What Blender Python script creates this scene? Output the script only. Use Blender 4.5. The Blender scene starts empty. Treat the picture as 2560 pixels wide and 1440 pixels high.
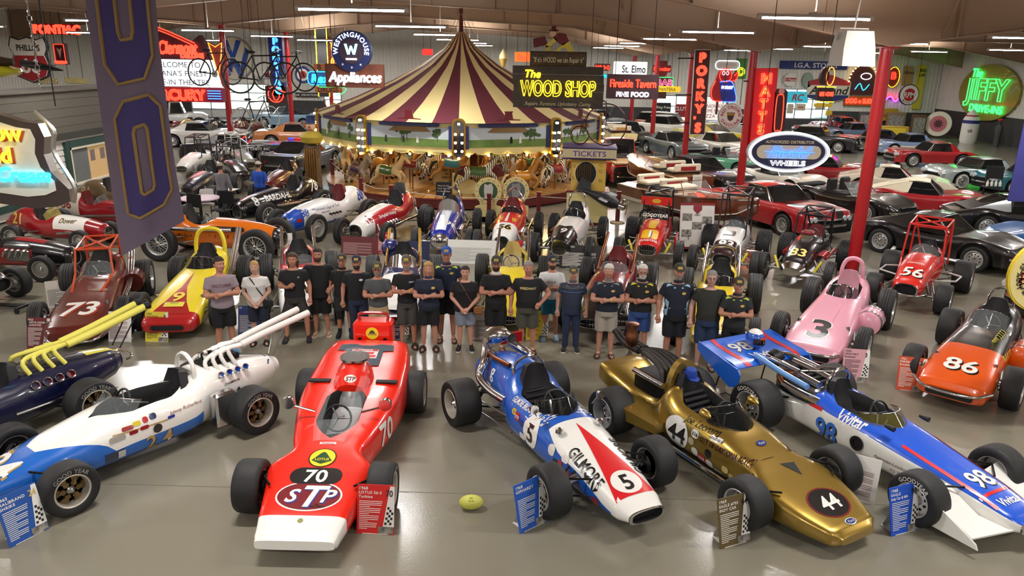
import bpy, bmesh, math, random
import numpy as np
from mathutils import Vector, Matrix
from mathutils.bvhtree import BVHTree
random.seed(7)
SC = bpy.context.scene
COL = SC.collection
R = math.radians
# ---------------------------------------------------------------- camera
F_PX, TH, ROLL, YAW, CAM_H = 1870., R(17.0), R(1.1), R(0.8), 5.1
CAM_M = Matrix.Rotation(YAW, 3, 'Z') @ Matrix.Rotation(math.pi/2-TH, 3, 'X') @ Matrix.Rotation(ROLL, 3, 'Z')
cd = bpy.data.cameras.new('camera'); cam = bpy.data.objects.new('camera', cd); COL.objects.link(cam)
cd.sensor_width = 36.; cd.lens = 36.*F_PX/2560.; cd.clip_end = 400
cam.matrix_world = Matrix.Translation((0, 0, CAM_H)) @ CAM_M.to_4x4()
SC.camera = cam
def ray(px, py): return CAM_M @ Vector(((px-1280)/F_PX, -(py-720)/F_PX, -1.))
def P(px, py, z=0.):            # where the sight line through a pixel meets the height z
 d = ray(px, py); return Vector((0, 0, CAM_H)) + d*((z-CAM_H)/d.z)
def PY(px, py, Y):              # ... meets the upright plane at depth Y
 d = ray(px, py); return Vector((0, 0, CAM_H)) + d*(Y/d.y)
def PX(px, py, X):
 d = ray(px, py); return Vector((0, 0, CAM_H)) + d*(X/d.x)
# ---------------------------------------------------------------- colour management, sky
vs = SC.view_settings
vs.view_transform = 'Standard'; vs.look = 'None'; vs.gamma = 1; vs.use_curve_mapping = False; vs.exposure = 0.12
SC.cycles.use_denoising = True
SC.cycles.max_bounces = 5; SC.cycles.diffuse_bounces = 2; SC.cycles.glossy_bounces = 3; SC.cycles.transparent_max_bounces = 10
SC.cycles.use_adaptive_sampling = True; SC.cycles.adaptive_threshold = .08; SC.cycles.adaptive_min_samples = 16
SC.cycles.sample_clamp_indirect = 4.0; SC.cycles.caustics_reflective = False; SC.cycles.caustics_refractive = False
W = bpy.data.worlds.new('sky'); SC.world = W; W.use_nodes = True
W.node_tree.nodes['Background'].inputs[0].default_value = (.80, .90, 1, 1)
W.node_tree.nodes['Background'].inputs[1].default_value = 5.5
LAMP_W = 230.
# ---------------------------------------------------------------- materials
def lin(c):
 return tuple((x/12.92 if x <= .04045 else ((x+.055)/1.055)**2.4) for x in c)
def rgb(h):
 return lin((int(h[0:2], 16)/255, int(h[2:4], 16)/255, int(h[4:6], 16)/255))
MATS = {}
def mat(name, hexc='808080', rough=.5, metal=0., coat=0., emit=0., alpha=1., trans=0., noise=None, bump=None):
 if name in MATS: return MATS[name]
 m = bpy.data.materials.new(name); m.use_nodes = True; nt = m.node_tree; b = nt.nodes['Principled BSDF']
 c = rgb(hexc); I = b.inputs
 I['Base Color'].default_value = (*c, 1); I['Roughness'].default_value = rough; I['Metallic'].default_value = metal
 I['Coat Weight'].default_value = coat; I['Coat Roughness'].default_value = .04
 if emit: I['Emission Color'].default_value = (*c, 1); I['Emission Strength'].default_value = emit
 I['Alpha'].default_value = alpha; I['Transmission Weight'].default_value = trans
 if noise:      # (scale, second colour, contrast)
  tc = nt.nodes.new('ShaderNodeTexCoord'); n = nt.nodes.new('ShaderNodeTexNoise'); n.inputs['Scale'].default_value = noise[0]
  n.inputs['Detail'].default_value = 6
  r = nt.nodes.new('ShaderNodeValToRGB'); k = noise[2] if len(noise) > 2 else .2
  r.color_ramp.elements[0].position = .5-k; r.color_ramp.elements[1].position = .5+k
  r.color_ramp.elements[0].color = (*c, 1); r.color_ramp.elements[1].color = (*rgb(noise[1]), 1)
  nt.links.new(tc.outputs['Object'], n.inputs['Vector']); nt.links.new(n.outputs['Fac'], r.inputs['Fac'])
  nt.links.new(r.outputs['Color'], I['Base Color'])
 if bump:       # (scale, strength)
  tc = nt.nodes.new('ShaderNodeTexCoord'); n = nt.nodes.new('ShaderNodeTexNoise'); n.inputs['Scale'].default_value = bump[0]
  bp = nt.nodes.new('ShaderNodeBump'); bp.inputs['Strength'].default_value = bump[1]; bp.inputs['Distance'].default_value = .01
  nt.links.new(tc.outputs['Object'], n.inputs['Vector']); nt.links.new(n.outputs['Fac'], bp.inputs['Height'])
  nt.links.new(bp.outputs['Normal'], I['Normal'])
 MATS[name] = m
 return m
def paint(h): return mat('paint_'+h, h, .28, 0, .9)
def gold(h='9c8136'): return mat('metallic_'+h, h, .3, .75, .9)
def flat(h, r=.6): return mat('matte_%s_%g' % (h, r), h, r)
def neon(h, s=9.): return mat('neon_%s_%g' % (h, s), h, .5, emit=s)
CHROME = mat('chrome', 'd8d8da', .12, 1.); STEEL = mat('steel', '9a9a98', .35, 1.); ALU = mat('brushed_aluminium', 'b9b9b7', .3, 1.)
RUBBER = mat('tyre_rubber', '1c1c1d', .62, bump=(90, .15)); BLACK = mat('black_satin', '0e0e10', .42); DARK = mat('dark_interior', '121213', .7)
GLASS = mat('clear_screen', 'dfe8ea', .04, alpha=.12, coat=.4); TINT = mat('tinted_glass', '14191b', .05, alpha=.72, coat=.6)
IRON = mat('dark_iron', '2b2a29', .45, .8); WHITE = paint('f2f0ea'); COPPER = mat('heat_copper', '8d5a3f', .3, 1.)
LEATHER = mat('black_leather', '17161a', .5, bump=(60, .2)); REDLEATHER = mat('red_leather', '6d1016', .45, bump=(60, .2))
# ---------------------------------------------------------------- mesh building
class B:
 """collects faces for ONE mesh object"""
 def __init__(s): s.v = []; s.f = []; s.m = []; s.mats = []
 def mi(s, m):
  if m not in s.mats: s.mats.append(m)
  return s.mats.index(m)
 def add(s, vs, fs, m=None):
  o = len(s.v); s.v.extend([tuple(v) for v in vs]); s.f.extend([tuple(i+o for i in f) for f in fs])
  k = s.mi(m) if m else 0; s.m.extend([k]*len(fs)); return s
 def box(s, c, d, m=None, rot=None, bev=0.):
  x, y, z = d[0]/2, d[1]/2, d[2]/2
  if bev > 0:
   b = min(bev, x*.98, y*.98, z*.98); pr = [(x-b, y), (x, y-b), (x, -y+b), (x-b, -y), (-x+b, -y), (-x, -y+b), (-x, y-b), (-x+b, y)]
   ins = [(px*(x-b)/x, py*(y-b)/y) for px, py in pr]
   rings = [[(a, e, -z) for a, e in ins], [(a, e, -z+b) for a, e in pr], [(a, e, z-b) for a, e in pr], [(a, e, z) for a, e in ins]]
   V = [p for r in rings for p in r]; Fs = [tuple(range(7, -1, -1)), tuple(range(24, 32))]
   for i in range(3):
    for j in range(8): k = (j+1) % 8; Fs.append((i*8+k, i*8+j, (i+1)*8+j, (i+1)*8+k))
  else:
   V = [(a, e, g) for g in (-z, z) for a, e in ((-x, -y), (x, -y), (x, y), (-x, y))]
   Fs = [(3, 2, 1, 0), (4, 5, 6, 7), (0, 1, 5, 4), (1, 2, 6, 5), (2, 3, 7, 6), (3, 0, 4, 7)]
  V = [Vector(v) for v in V]
  if rot is not None: V = [rot @ v for v in V]
  return s.add([v+Vector(c) for v in V], Fs, m)
 def loft(s, rings, m=None, close=True, cap0=True, cap1=True, mf=None):
  n = len(rings[0]); V = [p for r in rings for p in r]; Fs = []; ms = []
  for i in range(len(rings)-1):
   for j in range(n if close else n-1):
    k = (j+1) % n; Fs.append((i*n+j, i*n+k, (i+1)*n+k, (i+1)*n+j)); ms.append(mf(i, j) if mf else m)
  if cap0 and close: Fs.append(tuple(range(n-1, -1, -1))); ms.append(mf(0, 0) if mf and not m else m)
  if cap1 and close: o = (len(rings)-1)*n; Fs.append(tuple(range(o, o+n))); ms.append(mf(len(rings)-2, 0) if mf and not m else m)
  o = len(s.v); s.v.extend([tuple(v) for v in V]); s.f.extend([tuple(i+o for i in f) for f in Fs])
  s.m.extend([s.mi(x) if x else 0 for x in ms]); return s
 def tube(s, pts, r, m=None, n=8, closed=False, smooth=0):
  pts = [Vector(p) for p in pts]
  rr = list(r) if isinstance(r, (list, tuple)) else [r]*len(pts)
  if smooth and len(pts) > 2:
   q = []; qr = []; N = len(pts)
   for i in range(N if closed else N-1):
    p0, p1, p2, p3 = (pts[(i-1) % N] if closed or i else pts[0]), pts[i], pts[(i+1) % N], (pts[(i+2) % N] if closed or i+2 < N else pts[-1])
    for k in range(smooth):
     t = k/smooth
     q.append(.5*((2*p1)+(p2-p0)*t+(2*p0-5*p1+4*p2-p3)*t*t+(3*p1-p0-3*p2+p3)*t**3)); qr.append(rr[i]*(1-t)+rr[(i+1) % N]*t)
   if not closed: q.append(pts[-1]); qr.append(rr[-1])
   pts, rr = q, qr
  N = len(pts); rings = []; up = None
  for i, p in enumerate(pts):
   t = (pts[(i+1) % N]-pts[i-1]) if closed else (pts[min(i+1, N-1)]-pts[max(i-1, 0)])
   t = t.normalized() if t.length > 1e-9 else Vector((0, 0, 1))
   if up is None: up = t.orthogonal().normalized()
   else:
    up = up-t*up.dot(t); up = up.normalized() if up.length > 1e-6 else t.orthogonal().normalized()
   w = t.cross(up); rings.append([p+(up*math.cos(a)+w*math.sin(a))*rr[i] for a in (2*math.pi*k/n for k in range(n))])
  if closed: rings.append(rings[0])
  return s.loft(rings, m, True, not closed, not closed)
 def lathe(s, prof, m=None, n=24, axis='Z', c=(0, 0, 0), mf=None, cap=True):
  """prof: (radius, height) along the axis"""
  rings = []
  for r, h in prof:
   ring = []
   for k in range(n):
    a = 2*math.pi*k/n; u, v = r*math.cos(a), r*math.sin(a)
    p = (u, v, h) if axis == 'Z' else ((v, h, u) if axis == 'Y' else (h, u, v))
    ring.append((p[0]+c[0], p[1]+c[1], p[2]+c[2]))
   rings.append(ring)
  return s.loft(rings, m, True, cap and prof[0][0] > 1e-4, cap and prof[-1][0] > 1e-4, (lambda i, j: mf(i)) if mf else None)
 def ball(s, c, r, m=None, n=10, sx=1, sy=1, sz=1):
  rings = []
  for i in range(1, n//2+1):
   a = math.pi*(i-.5)/(n//2) if False else math.pi*i/(n//2+1)
   rings.append([(c[0]+sx*r*math.sin(a)*math.cos(b), c[1]+sy*r*math.sin(a)*math.sin(b), c[2]-sz*r*math.cos(a)) for b in (2*math.pi*k/n for k in range(n))])
  return s.loft(rings, m)
 def prism(s, poly, h, m=None, T=None, mside=None):
  """2-D outline extruded by h along the local z; T places it"""
  n = len(poly); T = T or Matrix.Identity(4)
  V = [T @ Vector((x, y, 0)) for x, y in poly]+[T @ Vector((x, y, h)) for x, y in poly]
  s.add(V, [tuple(range(n-1, -1, -1)), tuple(range(n, 2*n))], m); o = len(s.v)-2*n
  k = s.mi(mside or m) if (mside or m) else 0
  for j in range(n): s.f.append((o+j, o+(j+1) % n, o+n+(j+1) % n, o+n+j)); s.m.append(k)
  return s
 def mesh(s, name, mats=None, smooth=True, ang=38):
  me = bpy.data.meshes.new(name); me.from_pydata(s.v, [], s.f)
  for m in (mats or s.mats or [flat('888888')]): me.materials.append(m)
  if len(s.m) == len(me.polygons): me.polygons.foreach_set('material_index', s.m)
  if smooth:
   me.polygons.foreach_set('use_smooth', [True]*len(me.polygons)); me.set_sharp_from_angle(angle=R(ang))
  me.update(); return me
def link(name, me, parent=None, loc=None, rot=None):
 o = bpy.data.objects.new(name, me); COL.objects.link(o)
 if parent: o.parent = parent
 if loc is not None: o.location = loc
 if rot is not None: o.rotation_euler = rot
 return o
def part(name, b, m=None, parent=None, smooth=True, ang=38, loc=None, rot=None, label=None):
 o = link(name, b.mesh(name, [m] if m else None, smooth, ang), parent, loc, rot)
 if label: o['label'] = label
 return o
LABELS = {}
def tag(o, label, cat, group=None):
 o['label'] = label; o['category'] = cat
 if group: o['group'] = group
 return o
def thing(name, label, cat, loc=(0, 0, 0), rz=0., group=None, scale=1.):
 o = bpy.data.objects.new(name, None); COL.objects.link(o); o.empty_display_size = .1
 o.location = loc; o.rotation_euler = (0, 0, rz)
 if scale != 1.: o.scale = (scale,)*3
 return tag(o, label, cat, group)
def struct(name, b, m=None, smooth=False):
 o = part(name, b, m, None, smooth); o['kind'] = 'structure'; return o
# ---------------------------------------------------------------- lettering (built-in font, read once)
TMP = bpy.data.scenes.new('scratch')
CH = "ABCDEFGHIJKLMNOPQRSTUVWXYZabcdefghijklmnopqrstuvwxyz0123456789.,'-&%#!:;/\""
def read_font():
 out = {}
 for bold in (0, 1):
  obs = []
  for c in CH:
   for body in (c, 'H'+c+'H'):
    cu = bpy.data.curves.new('glyph', 'FONT'); cu.body = body; cu.resolution_u = 3; cu.offset = .022*bold
    o = bpy.data.objects.new('glyph', cu); TMP.collection.objects.link(o); obs.append(o)
  cu = bpy.data.curves.new('glyph', 'FONT'); cu.body = 'HH'; cu.offset = .022*bold; hh = bpy.data.objects.new('glyph', cu); TMP.collection.objects.link(hh); obs.append(hh)
  TMP.view_layers[0].update(); dg = TMP.view_layers[0].depsgraph
  def width(o):
   e = o.evaluated_get(dg); xs = [b[0] for b in e.bound_box]; return max(xs)-min(xs)
  w0 = width(hh); d = {}
  for i, c in enumerate(CH):
   e = obs[2*i].evaluated_get(dg); me = bpy.data.meshes.new_from_object(e)
   bm = bmesh.new(); bm.from_mesh(me); bmesh.ops.remove_doubles(bm, verts=bm.verts, dist=1e-5); bpy.data.meshes.remove(me)
   V = [(v.co.x, v.co.y) for v in bm.verts]; Fs = [tuple(v.index for v in f.verts) for f in bm.faces]
   nb = {}
   for ed in bm.edges:
    if len(ed.link_faces) == 1:
     a, b = ed.verts[0].index, ed.verts[1].index; nb.setdefault(a, []).append(b); nb.setdefault(b, []).append(a)
   loops = []; seen = set()
   for st in nb:
    if st in seen: continue
    lp = [st]; seen.add(st); cur = st
    while True:
     nx = [q for q in nb[cur] if q not in seen]
     if not nx: break
     cur = nx[0]; seen.add(cur); lp.append(cur)
    if len(lp) > 2: loops.append([V[q] for q in lp])
   bm.free(); d[c] = (V, Fs, loops, max(.12, width(obs[2*i+1])-w0))
  out[bold] = d
  for o in obs:
   cu = o.data; bpy.data.objects.remove(o); bpy.data.curves.remove(cu)
 return out
FONT = read_font()
def text2d(s, size=1., bold=1, shear=0., sp=1., align='c', loops=False, sx=1.):
 """letters as flat faces (or outlines) around the origin; size = height of a capital"""
 k = size/.73; d = FONT[bold]; x = 0.; V = []; Fs = []; L = []
 for c in s:
  if c == ' ' or c not in d: x += .32*sp; continue
  v, f, lp, adv = d[c]; o = len(V)
  V.extend([(x+p[0], p[1]) for p in v]); Fs.extend([tuple(i+o for i in q) for q in f])
  L.extend([[(x+p[0], p[1]) for p in l] for l in lp]); x += adv*sp
 off = {'c': -x/2, 'l': 0, 'r': -x}[align]
 g = lambda p: ((p[0]+off+p[1]*shear)*k*sx, (p[1]-.365)*k)
 return [[g(p) for p in l] for l in L] if loops else ([g(p) for p in V], Fs)
def frame(o, u, v):
 """4x4: local x -> u, y -> v, z -> u x v, origin o"""
 u = Vector(u).normalized(); v = Vector(v).normalized(); n = u.cross(v)
 return Matrix(((u.x, v.x, n.x, o[0]), (u.y, v.y, n.y, o[1]), (u.z, v.z, n.z, o[2]), (0, 0, 0, 1)))
def ell(a, b, n=24, c=(0, 0)): return [(c[0]+a*math.cos(2*math.pi*k/n), c[1]+b*math.sin(2*math.pi*k/n)) for k in range(n)]
def rrect(w, h, r=.1, n=4, c=(0, 0)):
 pts = []
 for cx, cy, a0 in ((w/2-r, h/2-r, 0), (-w/2+r, h/2-r, 90), (-w/2+r, -h/2+r, 180), (w/2-r, -h/2+r, 270)):
  for k in range(n+1): a = R(a0+90*k/n); pts.append((c[0]+cx+r*math.cos(a), c[1]+cy+r*math.sin(a)))
 return pts
def letters(b, s, size, T, m=None, **k):
 V, Fs = text2d(s, size, **k); b.add([T @ Vector((x, y, 0)) for x, y in V], Fs, m); return b
def neon_letters(b, s, size, T, r=.02, m=None, n=5, **k):
 for lp in text2d(s, size, loops=True, **k): b.tube([T @ Vector((x, y, 0)) for x, y in lp], r, m, n, closed=True)
 return b
def neon_path(b, pts, T, r=.02, m=None, n=5, closed=False, smooth=3):
 return b.tube([T @ Vector((x, y, 0)) for x, y in pts], r, m, n, closed, smooth if len(pts) > 2 else 0)
def arc_letters(b, s, size, rad, T, m=None, mid=90, bold=1, sp=1.05, flip=False):
 k = size/.73; d = FONT[bold]; ws = [(d[c][3] if c in d else .32)*k*sp for c in s]; tot = sum(ws)
 a = (mid if not flip else mid)+(math.degrees(tot/2/rad) if not flip else -math.degrees(tot/2/rad))
 for c, w in zip(s, ws):
  a += -math.degrees(w/2/rad) if not flip else math.degrees(w/2/rad)
  if c in d:
   an = R(a-90) if not flip else R(a+90)
   L = Matrix.Translation((rad*math.cos(R(a)), rad*math.sin(R(a)), 0)) @ Matrix.Rotation(an, 4, 'Z')
   V, Fs = text2d(c, size, bold); b.add([T @ L @ Vector((x, y, 0)) for x, y in V], Fs, m)
  a += -math.degrees(w/2/rad) if not flip else math.degrees(w/2/rad)
 return b
# ---------------------------------------------------------------- decals: flat print laid on a curved body
def lay(V2, F2, T, bvh, name, m, parent, off=.004, cell=.12, label=None):
 bm = bmesh.new(); vs_ = [bm.verts.new((x, y, 0)) for x, y in V2]
 for f in F2:
  try: bm.faces.new([vs_[i] for i in f])
  except ValueError: pass
 bmesh.ops.triangulate(bm, faces=bm.faces)
 xs = [p[0] for p in V2]; ys = [p[1] for p in V2]
 for ax, lo, hi in ((0, min(xs), max(xs)), (1, min(ys), max(ys))):
  nn = int((hi-lo)/cell)
  for i in range(1, nn+1):
   co = [0, 0, 0]; co[ax] = lo+(hi-lo)*i/(nn+1); no = [0, 0, 0]; no[ax] = 1
   bmesh.ops.bisect_plane(bm, geom=bm.verts[:]+bm.edges[:]+bm.faces[:], plane_co=co, plane_no=no, dist=1e-5)
 n = Vector((T[0][2], T[1][2], T[2][2]))
 for v in bm.verts:
  p = T @ v.co; h = bvh.ray_cast(p+n*1.5, -n) if bvh else (None,)
  if h[0] is None and bvh: h = bvh.find_nearest(p)
  if h[0] is not None:
   nn_ = h[1] if h[1].dot(n) > 0 else -h[1]; v.co = h[0]+nn_*off
  else: v.co = p
 me = bpy.data.meshes.new(name); bm.to_mesh(me); bm.free(); me.materials.append(m)
 me.polygons.foreach_set('use_smooth', [True]*len(me.polygons))
 o = link(name, me, parent)
 if label: o['label'] = label
 return o
def curve_pts(st, n):
 """smooth resample of station tuples"""
 st = [tuple(map(float, q)) for q in st]; out = []; N = len(st)
 for i in range(N-1):
  p0, p1, p2, p3 = st[max(i-1, 0)], st[i], st[i+1], st[min(i+2, N-1)]
  for k in range(n):
   t = k/n; q = []
   for a, b, c, d in zip(p0, p1, p2, p3):
    m1, m2 = (c-a)/2, (d-b)/2
    q.append((2*t**3-3*t*t+1)*b+(t**3-2*t*t+t)*m1+(-2*t**3+3*t*t)*c+(t**3-t*t)*m2)
   q[0] = p1[0]*(1-t)+p2[0]*t; out.append(tuple(q))
 out.append(st[-1]); return out
# ================================================================ the building
CONC = mat('polished_concrete', '7c7768', .17, noise=(.35, '888374', .28), bump=(45, .08))
WALLW = mat('white_corrugated', 'dedbd2', .5); WALLD = mat('dark_wainscot', '3a393b', .6); STEELP = mat('painted_frame', 'a68c74', .55)
ROOFM = mat('roof_liner', 'a8958a', .8); COLRED = mat('red_column', 'a3141c', .35, 0, .4)
XL, XR, YB = -33., 33.2, 63.
b = B(); b.box((0, 24, -.15), (XR-XL+4, 84, .3)); struct('floor', b, CONC)
b = B()
for y in (8.02, 15.5, 23.2): b.box((0, y, .001), (66, .012, .002))
struct('floor_joint_line', b, flat('6b6556'))
b = B(); b.box((0, 110, -.3), (260, 90, .1)); struct('ground_outside', b, mat('lawn', 'b5c098', .9, noise=(.2, 'c2caa8')))
b = B(); b.box((0, 72, -.2), (120, 16, .1)); struct('pavement_outside', b, flat('b5b2aa', .9))
OPEN = [(-27.6, -21.2, .05, 2.75), (-16.6, -15.2, 1.0, 2.3), (10.5, 15.6, .05, 2.5), (17.8, 24.6, .9, 3.2), (-6.2, -3.8, 1.0, 2.4)]   # openings in the back wall
def corr_wall(name, x0, x1, z0, z1, pitch=.3, d=.05, m=WALLW):
 """ribbed metal cladding, front face towards -y at y = 0"""
 b = B(); n = max(1, int((x1-x0)/pitch)); w = (x1-x0)/n; pr = []
 for i in range(n): x = x0+i*w; pr += [(x, 0), (x+.55*w, 0), (x+.65*w, -d), (x+.9*w, -d)]
 pr.append((x1, 0))
 V = [(x, y, z0) for x, y in pr]+[(x, y, z1) for x, y in pr]; k = len(pr)
 b.add(V, [(i, i+1, k+i+1, k+i) for i in range(k-1)]); b.box(((x0+x1)/2, .12, (z0+z1)/2), (x1-x0, .16, z1-z0))
 return struct(name, b, m)
def wall_pieces(z0, z1):
 xs = sorted({XL, XR}.union(*[{o[0], o[1]} for o in OPEN]))
 for a, c in zip(xs, xs[1:]):
  segs = [(z0, z1)]
  for o in OPEN:
   if o[0] <= a+1e-6 and o[1] >= c-1e-6:
    segs = [(p, q) for s0, s1 in segs for p, q in ((s0, min(s1, o[2])), (max(s0, o[3]), s1)) if q-p > .01]
  for p, q in segs: yield a, c, p, q
for a, c, p, q in wall_pieces(1.55, 9.0):
 o = corr_wall('wall_back', a, c, p, q); o.location = (0, YB, 0)
for a, c, p, q in wall_pieces(0, 1.55):
 b = B(); b.box(((a+c)/2, YB+.05, (p+q)/2), (c-a, .2, q-p)); struct('wall_back_wainscot', b, WALLD)
o = corr_wall('wall_right', -YB, 18, 1.9, 9.0); o.location = (XR, 0, 0); o.rotation_euler = (0, 0, R(-90))
b = B(); b.box((XR+.1, 24, .95), (.2, 80, 1.9)); struct('wall_right_wainscot', b, WALLD)
o = corr_wall('wall_left', -18, YB, 0, 9.0); o.location = (XL, 0, 0); o.rotation_euler = (0, 0, R(90))
b = B(); b.box((0, -18.1, 4.5), (XR-XL, .2, 9)); struct('wall_front', b, flat('b5aca0'))
# windows in the back wall
for i, (x0, x1, z0, z1) in enumerate(OPEN):
 b = B(); nx = max(2, round((x1-x0)/1.5)); nz = max(2, round((z1-z0)/.75)) if x1-x0 > 2 else 2
 fm = flat('8e9498'); y = YB-.02
 for k in range(nx+1): b.box((x0+(x1-x0)*k/nx, y, (z0+z1)/2), (.07, .1, z1-z0))
 for k in range(nz+1): b.box(((x0+x1)/2, y, z0+(z1-z0)*k/nz), (x1-x0, .1, .07))
 w = struct('window_%d' % (i+1), b, fm)
 for k in range(nx):
  for j in range(nz):
   g = B(); xa, xb = x0+(x1-x0)*k/nx+.03, x0+(x1-x0)*(k+1)/nx-.03; za, zb = z0+(z1-z0)*j/nz+.03, z0+(z1-z0)*(j+1)/nz-.03
   solid = (i == 0 and j == 0)
   g.box(((xa+xb)/2, y, (za+zb)/2), (xb-xa, .012, zb-za)); part('pane', g, flat('c9cbc9') if solid else GLASS, w, False)
# roof deck, purlins, rigid frames
RID = -9.2
def roof_z(x): return 8.35-.028*abs(x-RID)
b = B(); xs = [XL-.5, RID, XR+.5]
b.add([(x, y, roof_z(x)) for y in (-18.5, YB+.5) for x in xs]+[(x, y, roof_z(x)+.2) for y in (-18.5, YB+.5) for x in xs],
  [(0, 3, 4, 1), (1, 4, 5, 2), (6, 7, 10, 9), (7, 8, 11, 10), (0, 1, 7, 6), (1, 2, 8, 7), (3, 9, 10, 4), (4, 10, 11, 5)])
struct('ceiling', b, ROOFM)
for x in np.arange(XL+1, XR, 1.6):
 b = B(); b.box((x, 22, roof_z(x)-.12), (.08, 80, .2)); struct('trim_purlin', b, STEELP)
BOT = [(XL, 5.7), (-26, 7.1), (-15.3, 6.48), (RID, 7.15), (2.2, 6.62), (8.25, 5.53), (14.2, 6.35), (26, 6.3), (XR, 5.1)]
FRAMES = [-3, 7.7, 18.2, 28.7, 39.2, 49.7, 60.2]
for y in FRAMES:
 b = B(); t = .02
 for (xa, za), (xb, zb) in zip(BOT, BOT[1:]):
  ta, tb = roof_z(xa)-.2, roof_z(xb)-.2
  b.add([(xa, y-t, za), (xb, y-t, zb), (xb, y-t, tb), (xa, y-t, ta), (xa, y+t, za), (xb, y+t, zb), (xb, y+t, tb), (xa, y+t, ta)], [(0, 1, 2, 3), (7, 6, 5, 4)])
  for p, q, s in ((za, zb, 1), (ta, tb, -1)):
   b.add([(xa, y-.13, p), (xb, y-.13, q), (xb, y+.13, q), (xa, y+.13, p), (xa, y-.13, p+.03*s), (xb, y-.13, q+.03*s), (xb, y+.13, q+.03*s), (xa, y+.13, p+.03*s)],
     [(3, 2, 1, 0), (4, 5, 6, 7), (0, 1, 5, 4), (2, 3, 7, 6)])
  nst = max(1, int(abs(xb-xa)/2.2))
  for k in range(nst):
   x = xa+(xb-xa)*(k+.5)/nst; z0_, z1_ = za+(zb-za)*(k+.5)/nst, roof_z(x)-.2
   b.box((x, y, (z0_+z1_)/2), (.03, .22, z1_-z0_))
 struct('roof_beam', b, STEELP)
 # slanted flange braces
 b = B()
 for xa, za in BOT[1:-1]:
  for s in (-1, 1): b.tube([(xa+1.2, y, za+.25), (xa+1.2, y+s*1.1, roof_z(xa+1.2)-.2)], .03, None, 4)
 struct('trim_flange_brace', b, STEELP)
for X in (8.25, -15.3):
 for y in FRAMES[2:] if X > 0 else FRAMES[4:]:
  z1 = 5.53 if X > 0 else 6.48
  b = B(); b.lathe([(.15, .03), (.15, z1)], n=20, c=(X, y, 0)); b.box((X, y, .015), (.45, .45, .03)); b.box((X, y, z1-.02), (.42, .3, .03))
  for k in range(4): b.lathe([(.02, .03), (.02, .07)], n=6, c=(X+(.17 if k % 2 else -.17), y+(.17 if k > 1 else -.17), 0))
  struct('column', b, COLRED, True)
# office front along the left side: siding boards, windows with dark green trim
FX = -15.9
SIDE = mat('white_siding', 'd5d0c8', .55); GREY = mat('grey_fascia', '5b564c', .7); GREEN = mat('green_trim', '23413a', .45)
b = B(); b.box((FX-1.6, 20.5, 1.1), (2.8, 25, 2.2)); struct('wall_office_core', b, flat('8d8474'))
for k in range(11):      # one board after another, each lapped
 z = .06+.2*k; b = B(); y0, y1 = 8., 33.
 b.add([(FX-.2, y0, z), (FX+.03, y0, z), (FX+.0, y0, z+.2), (FX-.2, y0, z+.2), (FX-.2, y1, z), (FX+.03, y1, z), (FX+.0, y1, z+.2), (FX-.2, y1, z+.2)],
   [(1, 5, 6, 2), (0, 1, 2, 3), (5, 4, 7, 6), (0, 4, 5, 1), (2, 6, 7, 3)]); struct('wall_office_siding_board', b, SIDE)
for k in range(5):
 z = 2.3+.3*k; b = B(); b.box((FX-.06, 20.5, z+.16), (.2, 25, .29)); struct('wall_office_fascia_board', b, GREY)
b = B(); b.box((FX-.7, 20.5, 3.81), (1.7, 25.2, .06)); struct('trim_office_parapet', b, GREY)
b = B(); b.box((FX+.05, 20.5, 2.3), (.24, 25, .2)); struct('trim_office_band', b, flat('33342f'))
WOODY = mat('warm_pine_room', 'c79a4e', .5, emit=.35)
def office_window(n, y0, y1, z0=.55, z1=1.88):
 b = B(); yc, zc = (y0+y1)/2, (z0+z1)/2
 for yy in (y0-.1, y1+.1): b.box((FX+.06, yy, zc), (.14, .22, z1-z0+.42))
 for zz in (z0-.11, z1+.11): b.box((FX+.06, yc, zz), (.16, y1-y0, .22))
 w = struct('window_%d' % n, b, GREEN)
 g = B()
 for yy in (y0+.04, y1-.04): g.box((FX+.08, yy, zc), (.1, .08, z1-z0))
 for zz in (z0+.04, z1-.04): g.box((FX+.08, yc, zz), (.1, y1-y0, .08))
 part('sash', g, flat('d8d2bf'), w, False)
 g = B(); g.box((FX+.06, yc, zc), (.012, y1-y0, z1-z0)); part('pane', g, GLASS, w, False)
 g = B(); g.box((FX+.034, yc, zc), (.012, y1-y0, z1-z0)); part('room_backing', g, flat('2a2119'), w, False)
 g = B(); g.box((FX+.043, yc+.22*(y1-y0), zc), (.006, .5*(y1-y0), z1-z0)); part('lit_interior', g, WOODY, w, False)
 for k in range(2):
  g = B(); g.box((FX+.049, yc+(.08+.26*k)*(y1-y0), zc+.25), (.006, .3, .4)); part('picture', g, flat('6b3a22'), w, False)
office_window(6, 25.9, 28.4); office_window(7, 19.4, 23.3)
for k, y in enumerate((24.75, 24.0)):
 b = B(); b.box((FX+.05, y, 1.1), (.05, .5, .72)); t = part('picture_frame', b, flat('2b2622'))
 tag(t, ('dark framed print on white siding, closer to the big window' if k == 0 else 'dark framed print on white siding, second along from the big window'), 'picture frame', 'framed prints on the siding')
 g = B(); g.box((FX+.078, y, 1.1), (.01, .4, .6)); part('mat_board', g, flat('c9c2b4'), t, False)
 g = B(); g.box((FX+.085, y, 1.12), (.008, .26, .36)); part('print', g, mat('sepia_print', '8a7a66', .6, noise=(6, '4d4034')), t, False)
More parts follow.
